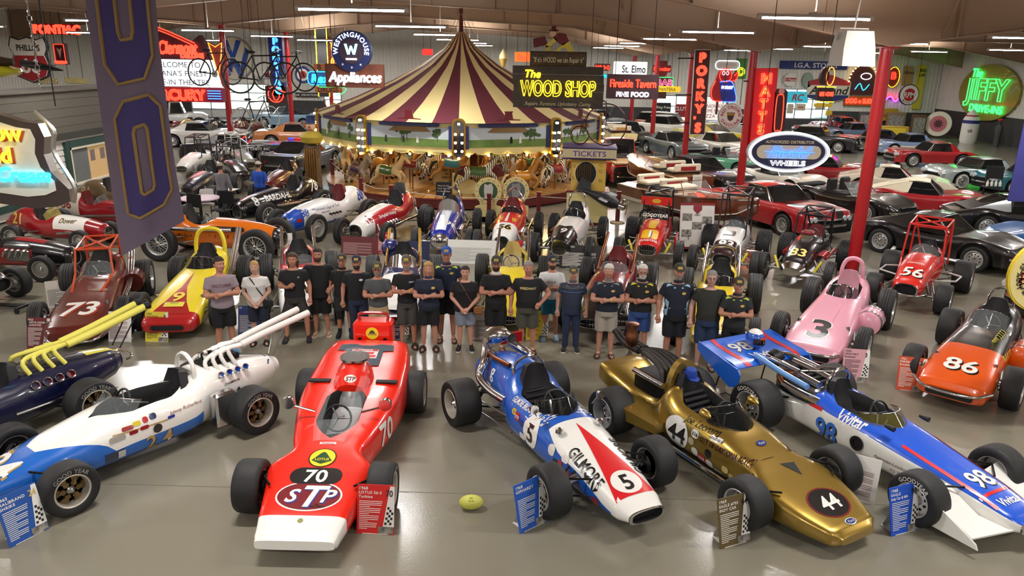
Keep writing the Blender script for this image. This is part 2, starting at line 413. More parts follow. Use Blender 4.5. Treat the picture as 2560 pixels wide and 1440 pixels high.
# fluorescent fixtures in rows
def fixture_meshes():
 b = B(); b.box((0, 0, .05), (2.3, .13, .06)); b.box((0, 0, .09), (.24, .09, .04))
 hm = b.mesh('housing', [flat('a59e95')], False)
 b = B()
 for s in (-.045, .045): b.tube([(-1.05, s, 0), (1.05, s, 0)], .02, None, 6)
 tm = b.mesh('tubes', [mat('fluorescent', 'f4f7ff', .5, emit=34.)])
 b = B()
 for s in (-1.12, 1.12): b.box((s, 0, .01), (.07, .15, .08))
 em = b.mesh('end_caps', [flat('c9c5be')], False)
 b = B(); b.tube([(0, 0, .1), (0, 0, 1.6)], .012, None, 5); rm = b.mesh('hanger_rod', [flat('7d7268')])
 return hm, tm, em, rm
FM = fixture_meshes()
AL = bpy.data.lights.new('fluorescent_light', 'AREA'); AL.shape = 'RECTANGLE'; AL.size = 2.1; AL.size_y = .14; AL.energy = LAMP_W; AL.color = (1, .975, .93)
AU = AL.copy(); AU.energy = LAMP_W*.5
for ci, X in enumerate((-22.8, -13.2, -3.6, 5.8, 15.2, 24.6)):
 for ri, Y in enumerate((-8.1, 0, 8.1, 16.2, 24.3, 32.4, 40.5, 48.6, 56.7)):
  side = ['far office aisle', 'office aisle', 'tent aisle', 'booth aisle', 'column aisle', 'side wall aisle'][ci]
  f = thing('ceiling_light', 'white fluorescent strip over the '+side+', '+('farthest back behind', 'row above', 'first row before', 'second row before', 'third row before', 'fourth row before', 'fifth row before', 'sixth row before', 'last row before')[ri]+' the camera', 'ceiling light', (X, Y, 6.0), 0, 'fluorescent strips over the '+side)
  link('housing', FM[0], f); link('tubes', FM[1], f); link('end_caps', FM[2], f); link('hanger_rod', FM[3], f)
  lo = bpy.data.objects.new('lamp_glow', AL); COL.objects.link(lo); lo.location = (X, Y, 5.965)
  lo = bpy.data.objects.new('lamp_glow_upward', AU); COL.objects.link(lo); lo.location = (X, Y, 6.14); lo.rotation_euler = (math.pi, 0, 0)
# ================================================================ open-wheel racing cars
WCACHE = {}
def wheel_meshes(r, w, style, tread):
 k = (round(r, 3), round(w, 3), style, tread)
 if k in WCACHE: return WCACHE[k]
 ri = r*{'wire': .62, 'mag': .62, 'disc': .62, 'slot': .62, 'road': .66}[style]; h = w/2
 pr = [(ri, -h*.86), (ri+.02*r, -h*.9), (r*.8, -h*1.0), (r*.93, -h*.97), (r*.985, -h*.8)]
 if tread == 'rib':
  for q in (-.5, -.17, .17, .5): pr += [(r, (q-.13)*h), (r, (q+.13)*h), (r*.975, (q+.15)*h), (r*.975, (q+.18)*h)]
  pr = pr[:-2]
 elif tread == 'block': pr += [(r, -h*.7), (r, h*.7)]
 else: pr += [(r, -h*.45), (r*1.004, 0), (r, h*.45)]
 pr += [(r*.985, h*.8), (r*.93, h*.97), (r*.8, h*1.0), (ri+.02*r, h*.9), (ri, h*.86)]
 b = B(); b.lathe([*pr], n=36, axis='Y', cap=False)
 if tread == 'block':      # tread blocks stand proud of the carcass
  for q in range(5):
   for a in range(40):
    an = 2*math.pi*(a+.5*(q % 2))/40; y = (-.6+.3*q)*h
    b.box((r*1.012*math.sin(an), y, r*1.012*math.cos(an)), (.045, .24*h, .03), None, Matrix.Rotation(an, 3, 'Y'))
 tm = b.mesh('tyre', [RUBBER], True, 50)
 # rim: +y is the outside
 b = B()
 rm = {'wire': mat('rim_silver', 'c9c9c7', .3, .6), 'mag': mat('mag_alloy', 'c9c3b6', .4, .55), 'disc': mat('painted_disc', 'a5a39c', .45, .4), 'slot': mat('rim_silver', 'c9c9c7', .3, .6), 'road': mat('rim_silver', 'c9c9c7', .3, .6)}[style]
 b.lathe([(ri*.93, -h*.8), (ri, -h*.86), (ri*1.03, -h*.88), (ri*.97, -h*.4), (ri*.9, 0), (ri*.94, h*.6), (ri*1.04, h*.9), (ri*1.0, h*.93), (ri*.93, h*.86), (ri*.88, h*.3), (ri*.84, h*.05)], rm, 28, 'Y', cap=False)
 if style in ('disc', 'road', 'slot'):
  b.lathe([(ri*.86, h*.1), (ri*.7, h*.3), (ri*.35, h*.35), (ri*.3, h*.55), (0.001, h*.6)], rm, 24, 'Y')
  if style != 'disc':
   for a in range(10):
    an = 2*math.pi*a/10; b.ball((ri*.6*math.sin(an), h*.33, ri*.6*math.cos(an)), ri*.1, BLACK, 6)
 else: b.lathe([(ri*.9, -h*.1), (0.001, -h*.1)], flat('3a3836'), 20, 'Y')
 rmesh = b.mesh('rim', None, True, 40)
 b = B()
 if style == 'wire':
  for a in range(36):
   an = 2*math.pi*a/36; a2 = an+R(24 if a % 2 else -24); s = h*(.55 if a % 3 else .15)
   b.tube([(ri*.16*math.sin(an), h*(.62 if a % 3 else .1), ri*.16*math.cos(an)), (ri*.92*math.sin(a2), s*.7, ri*.92*math.cos(a2))], .006, mat('rim_silver', 'c9c9c7', .3, .6), 3)
 elif style == 'mag':
  for a in range(6):
   an = 2*math.pi*a/6; n_ = Matrix.Rotation(an, 3, 'Y')
   for s in (-1, 1):
    V = [n_ @ Vector(q) for q in ((s*.03, h*.5, ri*.2), (s*.07, h*.5, ri*.25), (s*.085, h*.25, ri*.9), (s*.03, h*.25, ri*.9), (s*.03, h*.2, ri*.2), (s*.07, h*.2, ri*.25), (s*.085, -h*.0, ri*.9), (s*.03, -h*.0, ri*.9))]
    b.add(V, [(0, 1, 2, 3), (4, 5, 6, 7), (0, 1, 5, 4), (1, 2, 6, 5), (2, 3, 7, 6), (3, 0, 4, 7)], mat('spoke_gold', '7d6848', .4, .9))
 else: b.lathe([(ri*.3, h*.5), (ri*.2, h*.7), (.001, h*.72)], CHROME, 10, 'Y')
 b.lathe([(ri*.24, h*.1), (ri*.24, h*.5), (ri*.17, h*.62), (ri*.1, h*.8), (.001, h*.82)], CHROME if style != 'mag' else ALU, 14, 'Y')
 hm = b.mesh('hub', None, True, 40)
 WCACHE[k] = (tm, rmesh, hm); return WCACHE[k]
def wheel(root, x, y, r, w, style='wire', tread='rib', ry=None, text=None, tcol=None, steer=0):
 tm, rm, hm = wheel_meshes(r, w, style, tread)
 t = link('wheel', tm, root, (x, y, r), (0, 0, (0 if y > 0 else math.pi)+steer))
 link('rim', rm, t); link('hub', hm, t)
 if text:
  b = B(); T = Matrix(((-1, 0, 0, 0), (0, 0, 1, w*.502), (0, 1, 0, 0), (0, 0, 0, 1)))
  arc_letters(b, text[0], r*.16, r*.78, T, None, 90);
  if len(text) > 1: arc_letters(b, text[1], r*.16, r*.78, T, None, 270)
  part('sidewall_lettering', b, tcol or flat('8a8a86'), t, False)
 return t
class Car: pass
NH = 17; NI = 5; KB = 8
def half_section(w, zb, zt, p, e, dep, belt=None):
 zc, h = (zb+zt)/2, (zt-zb)/2; out = []
 ae = math.pi/2
 if e > .004: ae = math.acos(min(1, (min(e, w*.97)/w)**(p/2)))
 for k in range(NH):
  a = -math.pi/2+(ae+math.pi/2)*k/(NH-1)
  if belt is not None:      # one edge of the mesh follows the paint line
   be = max(-1.5, min(belt*math.pi/2, ae-.06)); a = -math.pi/2+(be+math.pi/2)*k/KB if k <= KB else be+(ae-be)*(k-KB)/(NH-1-KB)
  c, s = max(0, math.cos(a)), math.sin(a)
  out.append((w*c**(2/p), zc+h*math.copysign(abs(s)**(2/p), s), a/(math.pi/2)))
 y, z = out[-1][0], out[-1][1]
 if e > .004: out += [(y-.012, z-.012, 2), (y*.94, z-dep*.35, 2), (y*.88, z-dep*.8, 2), (y*.7, z-dep, 2), (0, z-dep, 2)]
 else: out += [(0, z-.0005*k, 2) for k in range(NI)]
 return out
def place(F, Rr):
 f = sum((P(*q) for q in F), Vector())/len(F); r = sum((P(*q) for q in Rr), Vector())/len(Rr)
 return f, r
def racer(name, label, F=None, Rr=None, st=None, body='b01c22', scheme=None, cockpit=None, wb=2.45, fr=.33, fw=.2, ft=.72, rr=.38, rw=.28, rt=.72,
   style='wire', tread='rib', ftread=None, seat=LEATHER, intake=True, shield=None, text=None, tcol=None, axle='solid', at=None, cat='race car', group=None,
   headrest=True, nres=6, rim_bar=None, steer=0, cap0=True, metalbody=None, belt=None, upper=None, susp=True, skip=()):
 c = Car()
 if at: loc, head = at
 else:
  f, r = place(F, Rr); d = f-r; head = math.atan2(d.y, d.x); loc = (f+r)/2; c.wbm = d.length
 c.root = root = thing(name, label, cat, (loc[0], loc[1], 0), head, group)
 xf, xr = wb/2, -wb/2
 S = curve_pts(sorted(st), nres); rings = []; info = []
 for x, w, zb, zt, p in S:
  e = dep = 0.
  if cockpit:
   x0, x1, ew, dp = cockpit[:4]; t = (x-x0)/(x1-x0)
   if 0 < t < 1: q = min(1., (1-abs(2*t-1))*(cockpit[4] if len(cockpit) > 4 else 2.6))**.55; e = ew*q; dep = dp*min(1, q*1.2)
  h = half_section(max(w, .02), zb, zt, p, e, dep, belt(x) if belt else None); n = len(h)
  ring = [(x, y, z) for y, z, a in h]+[(x, -y, z) for y, z, a in h[-2:0:-1]]; rings.append(ring); info.append([a for *_, a in h])
 bm_ = metalbody or paint(body)
 def mf(i, j):
  jj = j if j < n-1 else 2*(n-1)-1-j
  a = info[i][jj+1] if jj+1 < n else 2
  if jj >= NH-1: return bm_ if info[i][-1] == 2 and abs(rings[i][NH][1]) < .004 and abs(rings[i+1][NH][1]) < .004 else DARK
  if upper and jj >= KB:
   s = upper(x_ := (S[i][0]+S[i+1][0])/2) if callable(upper) else upper
   if s: return s if not isinstance(s, str) else paint(s)
  if scheme:
   s = scheme((S[i][0]+S[i+1][0])/2, (info[i][jj]+info[i][jj+1])/2 if jj+1 < NH else 1, 1 if j < n-1 else -1)
   if s: return s if not isinstance(s, str) else paint(s)
  return bm_
 b = B(); b.loft(rings, None, True, cap0, not intake, mf)
 c.body = part('body', b, None, root, True, 45)
 c.bvh = BVHTree.FromPolygons([Vector(v) for v in b.v], b.f)
 c.S = S
 def prof(x):
  for a, q in zip(S, S[1:]):
   if a[0] <= x <= q[0]: t = (x-a[0])/(q[0]-a[0]+1e-9); return [a[k]*(1-t)+q[k]*t for k in range(5)]
  return S[0] if x < S[0][0] else S[-1]
 c.prof = prof
 c.top = lambda x, y=0.: (lambda h: h[0].z if h[0] else prof(x)[3])(c.bvh.ray_cast(Vector((x, y, 4)), Vector((0, 0, -1))))
 if intake:
  x, w, zb, zt, p = S[-1]; zc, h = (zb+zt)/2, (zt-zb)/2; q = B(); rg = []
  for k, (sc, dx) in enumerate(((1.02, .0), (1.02, .02), (.86, .022), (.82, -.06))):
   hs = half_section(w*sc, zc-h*sc, zc+h*sc, p, 0, 0)[:NH]; rg.append([(x+dx, y, z) for y, z, a in hs]+[(x+dx, -y, z) for y, z, a in hs[-2:0:-1]])
  q.loft(rg, None, True, False, True, lambda i, j: CHROME if i < 2 else DARK)
  g = part('grille', q, None, root)
  if intake == 'bars':
   q = B(); nb = 9
   for k in range(nb):
    t = -1+2*(k+.5)/nb; hh = h*.84*math.sqrt(max(0, 1-t*t)); q.tube([(x+.012, t*w*.84, zc-hh), (x+.03, t*w*.84, zc), (x+.012, t*w*.84, zc+hh)], .006, None, 4)
   q.tube([(x+.03, -w*.84, zc), (x+.035, 0, zc), (x+.03, w*.84, zc)], .008, None, 4)
   part('bars', q, CHROME, g)
 # running gear
 for x, tr, r_, w_, fr_ in ((xf, ft, fr, fw, 1), (xr, rt, rr, rw, 0)):
  for s in (1, -1):
   if ('front' if fr_ else 'rear') in skip: continue
   wheel(root, x, s*tr, r_, w_, style, (ftread or tread) if fr_ else tread, text=text, tcol=tcol, steer=steer if fr_ else 0)
   if not susp: continue
   q = B(); wi = tr-w_/2; bw = prof(x)[1]*.8
   if axle == 'solid':
    q.tube([(x, 0, r_), (x, s*wi, r_)], .032, None, 8); q.tube([(x+.02, s*wi*.92, r_-.08), (x+(-.75 if fr_ else .8), s*prof(x+(-.75 if fr_ else .8))[1]*.9, r_+.02)], .016, None, 6)
    q.tube([(x+.02, s*wi*.92, r_+.08), (x+(-.75 if fr_ else .8), s*prof(x+(-.75 if fr_ else .8))[1]*.9, r_+.16)], .016, None, 6)
    q.tube([(x-.06, s*wi*.8, r_-.05), (x-.1, s*max(bw, wi*.55), r_+.28)], .03, None, 8)
   else:
    for dz, dx in ((-.1, .28), (-.1, -.28), (.12, .22), (.12, -.22)):
     q.tube([(x, s*wi, r_+dz), (x+dx, s*bw, max(.16, .36+dz*.9))], .014, None, 6)
    q.tube([(x-.03, s*wi*.92, r_-.1), (x-.05, s*bw*1.02, min(.58, prof(x-.05)[3]-.12))], .03, None, 8)
   q.lathe([(.1, -.03), (.13, 0), (.1, .03)], None, 12, 'Y', (x, s*(wi+.0), r_))
   part('suspension', q, STEEL if axle == 'solid' else IRON, root)
 # cockpit furniture
 if cockpit:
  x0, x1, ew, dp = cockpit[:4]; zc = prof((x0+x1)/2)[3]
  q = B(); zr = prof(x0)[3]; lean = .12
  rg = [[(x0+.10+(x1-x0)*.55*(1-t)+.0, y*ew*.8, zc-dp+.06+t*(zr-zc+dp-.02)-.05*(1-(2*t-1)**2)) for y in (-1, -.5, 0, .5, 1)] for t in ()]
  pts = [(x0+(x1-x0)*.55, zc-dp+.1), (x0+(x1-x0)*.3, zc-dp+.08), (x0+.12, zc-dp*.5), (x0+.05, zr-.02), (x0+.02, zr+(.16 if headrest else .02)), (x0-.04, zr+(.15 if headrest else 0))]
  rg = []
  for i, (x, z) in enumerate(pts):
   hw = ew*(.8, .82, .8, .7, .42, .36)[i]; rg.append([(x-.06*abs(y)**2*0+.06*abs(y)**2, y*hw, z) for y in (-1, -.6, -.2, .2, .6, 1)]+[(x-.06, y*hw, z-.03) for y in (1, .6, .2, -.2, -.6, -1)])
  q.loft(rg); part('seat', q, seat, root)
  q = B(); sx, sz = x1-.32*(x1-x0), zc-.02; cz = Matrix.Rotation(R(-65), 4, 'Y')
  T = Matrix.Translation((sx, 0, sz)) @ Matrix.Rotation(R(68), 4, 'Y')
  rs = min(.17, ew*.72)
  q.tube([T @ Vector((rs*math.cos(a), rs*math.sin(a), 0)) for a in (2*math.pi*k/18 for k in range(18))], .014, BLACK, 6, closed=True)
  for a in (90, 210, 330): q.tube([T @ Vector((0, 0, -.02)), T @ Vector((rs*math.cos(R(a)), rs*math.sin(R(a)), 0))], .01, STEEL, 5)
  q.tube([T @ Vector((0, 0, -.02)), T @ Vector((0, 0, -.35))], .014, STEEL, 5)
  part('steering_wheel', q, None, root)
  if shield:
   hgt, mat_ = shield[0], (shield[1] if len(shield) > 1 else GLASS); q = B(); lo, hi = [], []
   sl = shield[2] if len(shield) > 2 else .5
   for k in range(17):
    a = R(-85+170*k/16); x = x1-.34*(x1-x0)*1.0+(.36*(x1-x0))*math.cos(a); y = (ew+.03)*math.sin(a)
    z = c.top(min(x+.02, x1+.1), y*1.02) if abs(y) > ew*.3 or x > x1-.02 else prof(x1)[3]
    z = max(z, prof(x1)[3]-.22); lo.append((x, y, z-.005)); f_ = hgt*(.55+.45*math.cos(a)); hi.append((x-sl*f_, y*.9, z+f_))
   q.loft([lo, hi], None, False); g = part('windscreen', q, mat_, root)
   q = B(); q.tube(hi, .006, None, 4); part('screen_edge', q, CHROME, g)
 return c
# ---- helpers that dress a car
VIEW = {'nose': ((0, 1, 0), (0, 0, 1)), 'front': ((0, 1, 0), (-1, 0, 0)), 'left': ((-1, 0, 0), (0, 0, 1)), 'right': ((1, 0, 0), (0, 0, 1)), 'rear': ((0, -1, 0), (1, 0, 0)), 'side_l': ((-1, 0, 0), (0, -1, 0)), 'side_r': ((1, 0, 0), (0, 1, 0))}
def dT(c, x, y, z, view, rot=0):
 u, v = VIEW[view]; return frame((x, y, z), u, v) @ Matrix.Rotation(R(rot), 4, 'Z')
def decal_poly(c, poly, x, y, z, view, m, name='stripe', rot=0, cell=.1, off=.004, parent=None):
 return lay(poly, [tuple(range(len(poly)))], dT(c, x, y, z, view, rot), c.bvh, name, m, parent or c.body, off, cell)
def decal_text(c, s, size, x, y, z, view, m, name='lettering', rot=0, off=.0075, sp=1., shear=0., bold=1, sx=1., outline=None):
 V, Fs = text2d(s, size, bold, shear, sp, sx=sx); T = dT(c, x, y, z, view, rot)
 if outline:
  O = [(px*1.0, py) for px, py in V]; k = size*.075
  for dx, dy in ((k, -k),): lay([(px+dx, py+dy) for px, py in O], Fs, T, c.bvh, name+'_shadow', outline, c.body, off-.0025, .1)
 return lay(V, Fs, T, c.bvh, name, m, c.body, off, .1)
def roundel(c, s, size, x, y, z, view, mt, md, rot=0, a=None, bb=None, sx=1., shear=0, ring=None):
 a = a or size*.95; bb = bb or size*.95
 if ring: decal_poly(c, ell(a*1.1, bb*1.1, 28), x, y, z, view, ring, 'roundel_ring', rot, off=.003)
 decal_poly(c, ell(a, bb, 28), x, y, z, view, md, 'roundel', rot, off=.005)
 decal_text(c, s, size, x, y, z, view, mt, 'number', rot, off=.0085, sx=sx, shear=shear)
def hoop(c, x, w, z0, z1, m=CHROME, r=.022, lean=0., name='roll_bar', top=.7):
 q = B(); q.tube([(x, -w, z0), (x-lean*.5, -w, z0+(z1-z0)*.5), (x-lean, -w*top, z1-.06), (x-lean, 0, z1), (x-lean, w*top, z1-.06), (x-lean*.5, w, z0+(z1-z0)*.5), (x, w, z0)], r, None, 8, smooth=4)
 return part(name, q, m, c.root)
def bars(c, paths, r, m, name, smooth=0, n=7):
 q = B()
 for p in paths: q.tube(p, r, None, n, smooth=smooth)
 return part(name, q, m, c.root)
def pipe(c, pts, r, m=CHROME, name='exhaust_pipe', smooth=4):
 q = B(); q.tube(pts, r, None, 10, smooth=smooth); return part(name, q, m, c.root)
def stacks(c, pos, r, h, d, m=CHROME, mi=None, name='intake_stack'):
 for p in pos:
  q = B(); n = Vector(d).normalized(); T = frame(p, n.orthogonal(), n.cross(n.orthogonal()))
  rg = [[T @ Vector((rr_*math.cos(a), rr_*math.sin(a), zz)) for a in (2*math.pi*k/12 for k in range(12))] for rr_, zz in ((r*.7, -h), (r*.75, -h*.3), (r*1.05, -.01), (r*1.05, 0), (r*.85, -.005), (r*.6, -h*.5))]
  q.loft(rg, None, True, True, True, (lambda i, j: mi if i > 3 else m) if mi else (lambda i, j: m)); part(name, q, None, c.root)
def louvres(c, x0, x1, y, z, n, view='left'):
 q = B()
 for k in range(n):
  x = x0+(x1-x0)*k/max(1, n-1); q.box((x, y, z), (.012, .01, .09))
 part('louvres', q, DARK, c.root)
ROAD = [(2.0, .3, .26, .44, 3), (1.85, .38, .22, .52, 3), (1.35, .43, .18, .64, 3), (.6, .45, .16, .76, 3), (.05, .46, .15, .82, 2.8), (-.5, .46, .15, .84, 2.6), (-1.0, .43, .18, 1.02, 2.3), (-1.5, .32, .28, .96, 2.2), (-1.95, .16, .42, .76, 2), (-2.15, .04, .52, .62, 2)]
DIRT = [(1.72, .2, .32, .72, 2.4), (1.6, .27, .26, .8, 2.4), (1.1, .34, .24, .92, 2.5), (.4, .38, .24, 1.0, 2.6), (-.05, .4, .24, 1.02, 2.6), (-.45, .4, .24, .98, 2.5), (-.85, .38, .28, 1.2, 2.3), (-1.3, .3, .36, 1.2, 2.2), (-1.75, .17, .46, .98, 2), (-2.0, .05, .58, .76, 2)]
SPRINT = [(1.45, .24, .34, .62, 2.6), (1.3, .3, .28, .72, 2.6), (.8, .35, .26, .9, 2.6), (.2, .38, .26, 1.0, 2.6), (-.15, .4, .26, 1.02, 2.6), (-.55, .4, .28, .98, 2.5), (-.95, .36, .34, 1.0, 2.4), (-1.35, .26, .44, .96, 2.2), (-1.65, .08, .55, .78, 2)]
# ================================================================ the front row
PW, PB, PR, PK, PY_, PO = paint('f2f0ea'), paint('1556c0'), paint('d81f26'), paint('0b0b0d'), paint('f0d92a'), paint('e0560f')
CARS = {}
def info_card(name, label, px, col, heading, num='', w=.42, h=.56, rz=None, lean=14, tcol=None, numcol=None, sub=(), cat='info card', white=False, at=None):
 """leaning printed board on a folded foot"""
 p = P(*px) if at is None else Vector(at); rz = rz if rz is not None else math.atan2(-p.x, p.y)*.5
 o = thing(name, label, cat, p, -rz if rz else 0, 'printed car cards'); tc = tcol or flat('ece9e2')
 T = Matrix.Rotation(R(-lean), 4, 'X') @ Matrix.Translation((0, 0, 0))
 def TT(x, z, y=0): return T @ Matrix(((1, 0, 0, x), (0, 0, -1, -y), (0, 1, 0, z), (0, 0, 0, 1)))
 b = B(); b.box((0, 0, h/2), (w, .012, h)); b.v = [tuple(T @ Vector(v)) for v in b.v]; part('panel', b, col, o, False)
 b = B(); b.box((.0, .1, .006), (w*.7, .22, .006)); b.add([(-w*.3, .2, .01), (w*.3, .2, .01), (w*.3, .1, h*.55), (-w*.3, .1, h*.55), (-w*.3, .205, .01), (w*.3, .205, .01), (w*.3, .105, h*.55), (-w*.3, .105, h*.55)], [(0, 1, 2, 3), (4, 5, 6, 7)])
 part('easel_foot', b, flat('dedad2'), o, False)
 if not white:
  b = B(); b.add([TT(0, 0, .008) @ Vector(q) for q in ((w*.5, h*.16, 0), (w*.5, h*.98, 0), (w*.38, h*.98, 0), (w*.2, h*.16, 0))], [(0, 1, 2, 3)]); part('white_panel', b, flat('e9e7e1'), o, False)
  b = B()     # chequered flag band
  for i in range(4):
   for j in range(7):
    if (i+j) % 2: continue
    xx = w*(.24+.065*i+.02*j*.6); zz = h*(.2+.052*j)
    if xx+w*.06 < w*.5: b.add([TT(0, 0, .010) @ Vector(q) for q in ((xx, zz, 0), (xx+w*.06, zz, 0), (xx+w*.065, zz+h*.05, 0), (xx+w*.005, zz+h*.05, 0))], [(0, 1, 2, 3)])
  part('chequer_print', b, flat('17171a'), o, False)
  b = B(); b.add([TT(w*.28, h*.09, .011) @ Vector(q) for q in ((-w*.2, -h*.07, 0), (w*.2, -h*.07, 0), (w*.2, h*.07, 0), (-w*.2, h*.07, 0))], [(0, 1, 2, 3)]); part('photo_print', b, mat('photo_print', '2d2b2a', .5, noise=(14, 'a8a39a')), o, False)
 b = B()
 for i, s in enumerate(heading): letters(b, s, h*(.062 if i == 0 else .058), TT(-w*.46, h*(.93-.085*i), .009), None, align='l', sp=1.12 if len(s) < 14 else .95, sx=min(1., 13./max(1, len(s))))
 random.seed(len(label))
 for k in range(16):
  ln = (.62 if k % 4 != 3 else .3)*w*(1-.018*k if not white else 1.25)
  b.add([TT(-w*.44, h*(.66-.037*k), .009) @ Vector(q) for q in ((0, 0, 0), (ln, 0, 0), (ln, h*.014, 0), (0, h*.014, 0))], [(0, 1, 2, 3)])
 part('printed_text', b, tc, o, False)
 if num:
  b = B(); letters(b, num, h*.13, TT(w*.36, h*.84, .012), None, sx=.8); part('number_print', b, numcol or flat('1b1a1c'), o, False)
 return o
# ---------------------------------------------------------------- red turbine wedge, number 70
def wedge70():
 st = [(2.28, .42, .16, .27, 6), (2.2, .44, .12, .3, 6), (1.9, .49, .11, .37, 6), (1.45, .56, .11, .45, 6), (1.12, .62, .12, .51, 6), (.85, .44, .13, .56, 6), (.55, .5, .13, .6, 5), (0, .62, .13, .66, 5), (-.6, .7, .13, .72, 5), (-1.2, .7, .14, .78, 5), (-1.7, .66, .16, .84, 6), (-2.0, .6, .22, .86, 6), (-2.06, .58, .24, .84, 6)]
 c = racer('race_car', 'red wedge-shaped race car number 70 with a white nose tip', [(640, 1275), (955, 1275)], [(785, 1020), (1035, 1030)], st, 'e8230f', lambda x, a, s: 'f2f0ea' if x > 1.93 else None, (-.62, .62, .27, .42, 2.0), wb=2.62, fr=.31, fw=.3, ft=.76, rr=.32, rw=.33, rt=.77, style='mag', tread='slick', axle='arm', intake=False, seat=mat('silver_seat', 'c9cacb', .3, .6), headrest=False, text=('FIRESTONE',))
 T = paint('7a1020')
 decal_poly(c, ell(.37, .235, 36), 1.66, 0, .4, 'front', PW, 'oval_border', off=.003); decal_poly(c, ell(.35, .215, 36), 1.66, 0, .4, 'front', T, 'oval', off=.005)
 for dx, dy, m_, n_ in ((.012, -.014, paint('1d3f9c'), 'letter_shadow'), (0, 0, PW, 'letters')):
  for s, sz, x in (('S', .2, -.2), ('T', .33, .0), ('P', .2, .2)): decal_text(c, s, sz, 1.66-dy, x+dx, .4, 'front', m_, n_, shear=.25, off=.0075 if dx else .0095)
 for i, s in enumerate(('OIL', 'TREATMENT')): decal_text(c, s, .026, 1.79+.035*i, .12, .4, 'front', PK, 'lettering')
 decal_poly(c, rrect(.6, .27, .13), 1.34, 0, .5, 'front', PK, 'number_plate', off=.005); decal_text(c, '70', .2, 1.34, 0, .5, 'front', PW, 'number', off=.0085)
 decal_poly(c, ell(.165, .165, 30), 1.03, 0, .55, 'front', PK, 'badge_ring', off=.003); decal_poly(c, ell(.15, .15, 30), 1.03, 0, .55, 'front', PY_, 'badge', off=.005)
 decal_poly(c, [(-.12, -.05), (0, -.11), (.12, -.05), (.03, .08), (0, .1), (-.03, .08)], 1.03, 0, .55, 'front', paint('1d4a2c'), 'badge_shield', off=.0075); decal_text(c, 'LOTUS', .04, 1.06, 0, .55, 'front', PY_, 'badge_lettering', off=.0095)
 decal_poly(c, rrect(.2, .045, .01), .76, 0, .6, 'front', PW, 'badge', off=.005); decal_text(c, 'Firestone', .03, .76, 0, .6, 'front', PR, 'badge_lettering', off=.008)
 decal_poly(c, ell(.03, .03, 14), 2.02, 0, .35, 'front', paint('8a8a30'), 'badge')
 decal_text(c, '70', .3, .1, .7, .42, 'left', PW, 'number');
 # canopy screen, intake hump, mirrors
 q = B(); rg = []
 for x, w, z in ((.75, .2, .615), (.45, .27, .74), (.1, .3, .83), (-.35, .3, .88), (-.62, .28, .9)):
  rg.append([(x, w*math.sin(R(a)), c.prof(x)[3]-.02+(z-c.prof(x)[3]+.02)*math.cos(R(a))**.5) for a in (-90, -70, -50, -30)]+[(x, w*math.sin(R(a)), c.prof(x)[3]-.02+(z-c.prof(x)[3]+.02)*math.cos(R(a))**.5) for a in (-20, 0, 20, 30, 50, 70, 90)])
 q.loft([r_[:4] for r_ in rg], None, False); q.loft([r_[-4:] for r_ in rg], None, False); part('side_screens', q, GLASS, c.root)
 q = B(); q.loft([[rg[0][k], rg[1][k]] for k in range(11)], None, False); part('windscreen', q, GLASS, c.root)
 q = B(); rg = []
 for x, w, h in ((-.5, .2, .1), (-.62, .26, .3), (-.85, .27, .33), (-1.1, .2, .2), (-1.35, .06, .02)):
  z0 = c.prof(x)[3]-.03; rg.append([(x, w*math.cos(R(a)), z0+h*math.sin(R(a))) for a in range(0, 181, 15)])
 q.loft(rg, None, False); q.add(rg[0], [tuple(range(len(rg[0])))]); hump = part('intake_hump', q, paint('e8230f'), c.root)
 bv = BVHTree.FromPolygons([Vector(v) for v in q.v], q.f)
 lay(ell(.085, .055, 20), [tuple(range(20))], frame((-.55, 0, .85), (0, 1, 0), (-.5, 0, 1)), bv, 'oval', PW, hump, .004); V, Fs = text2d('STP', .06, shear=.2); lay(V, Fs, frame((-.55, 0, .85), (0, 1, 0), (-.5, 0, 1)), bv, 'letters', T, hump, .008)
 q = B(); q.lathe([(.2, 0), (.2, .02), (.15, .1), (.02, .13)], None, 20, 'Z', (-.88, 0, 1.03)); part('clear_dome', q, GLASS, c.root); q = B(); q.lathe([(.205, 0), (.205, .03)], None, 20, 'Z', (-.88, 0, 1.02)); part('dome_ring', q, CHROME, c.root)
 for s in (-1, 1):
  q = B(); q.lathe([(.03, -.12), (.075, -.06), (.085, 0), (.08, .03)], None, 14, 'X', (.25, s*.62, .86)); q.tube([(.2, s*.3, .72), (.2, s*.58, .8)], .016); q.tube([(.2, s*.6, .8), (0, s*.6, .66)], .012); part('mirror', q, CHROME, c.root)
  q = B(); q.box((-.72, s*.47, .74), (.09, .3, .02)); part('air_slot', q, DARK, c.root)
  q = B(); q.tube([(1.28, s*.3, .4), (1.31, s*.6, .36)], .05, None, 8); q.tube([(1.2, s*.5, .3), (1.31, s*.64, .28)], .02); part('suspension_pushrod', q, ALU, c.root)
 # cart with handle behind the tail
 q = B(); q.box((-2.32, 0, .68), (.34, .62, .82), bev=.04); part('tail_box', q, paint('e8230f'), c.root)
 q = B(); q.tube([(-2.3, -.22, 1.09), (-2.3, -.2, 1.2), (-2.3, .2, 1.2), (-2.3, .22, 1.09)], .025, None, 8, smooth=4); part('tail_handle', q, paint('a5160d'), c.root)
 q = B(); TB = frame((-2.148, 0, .92), (0, 1, 0), (0, 0, 1)); q.prism(ell(.1, .1, 24), .004, PY_, TB); q.prism([(-.07, -.03), (.07, -.03), (.02, .05), (-.02, .05)], .006, paint('1d4a2c'), TB); letters(q, 'LOTUS', .025, TB @ Matrix.Translation((0, -.015, .008)), PY_); part('tail_badge', q, None, c.root, False)
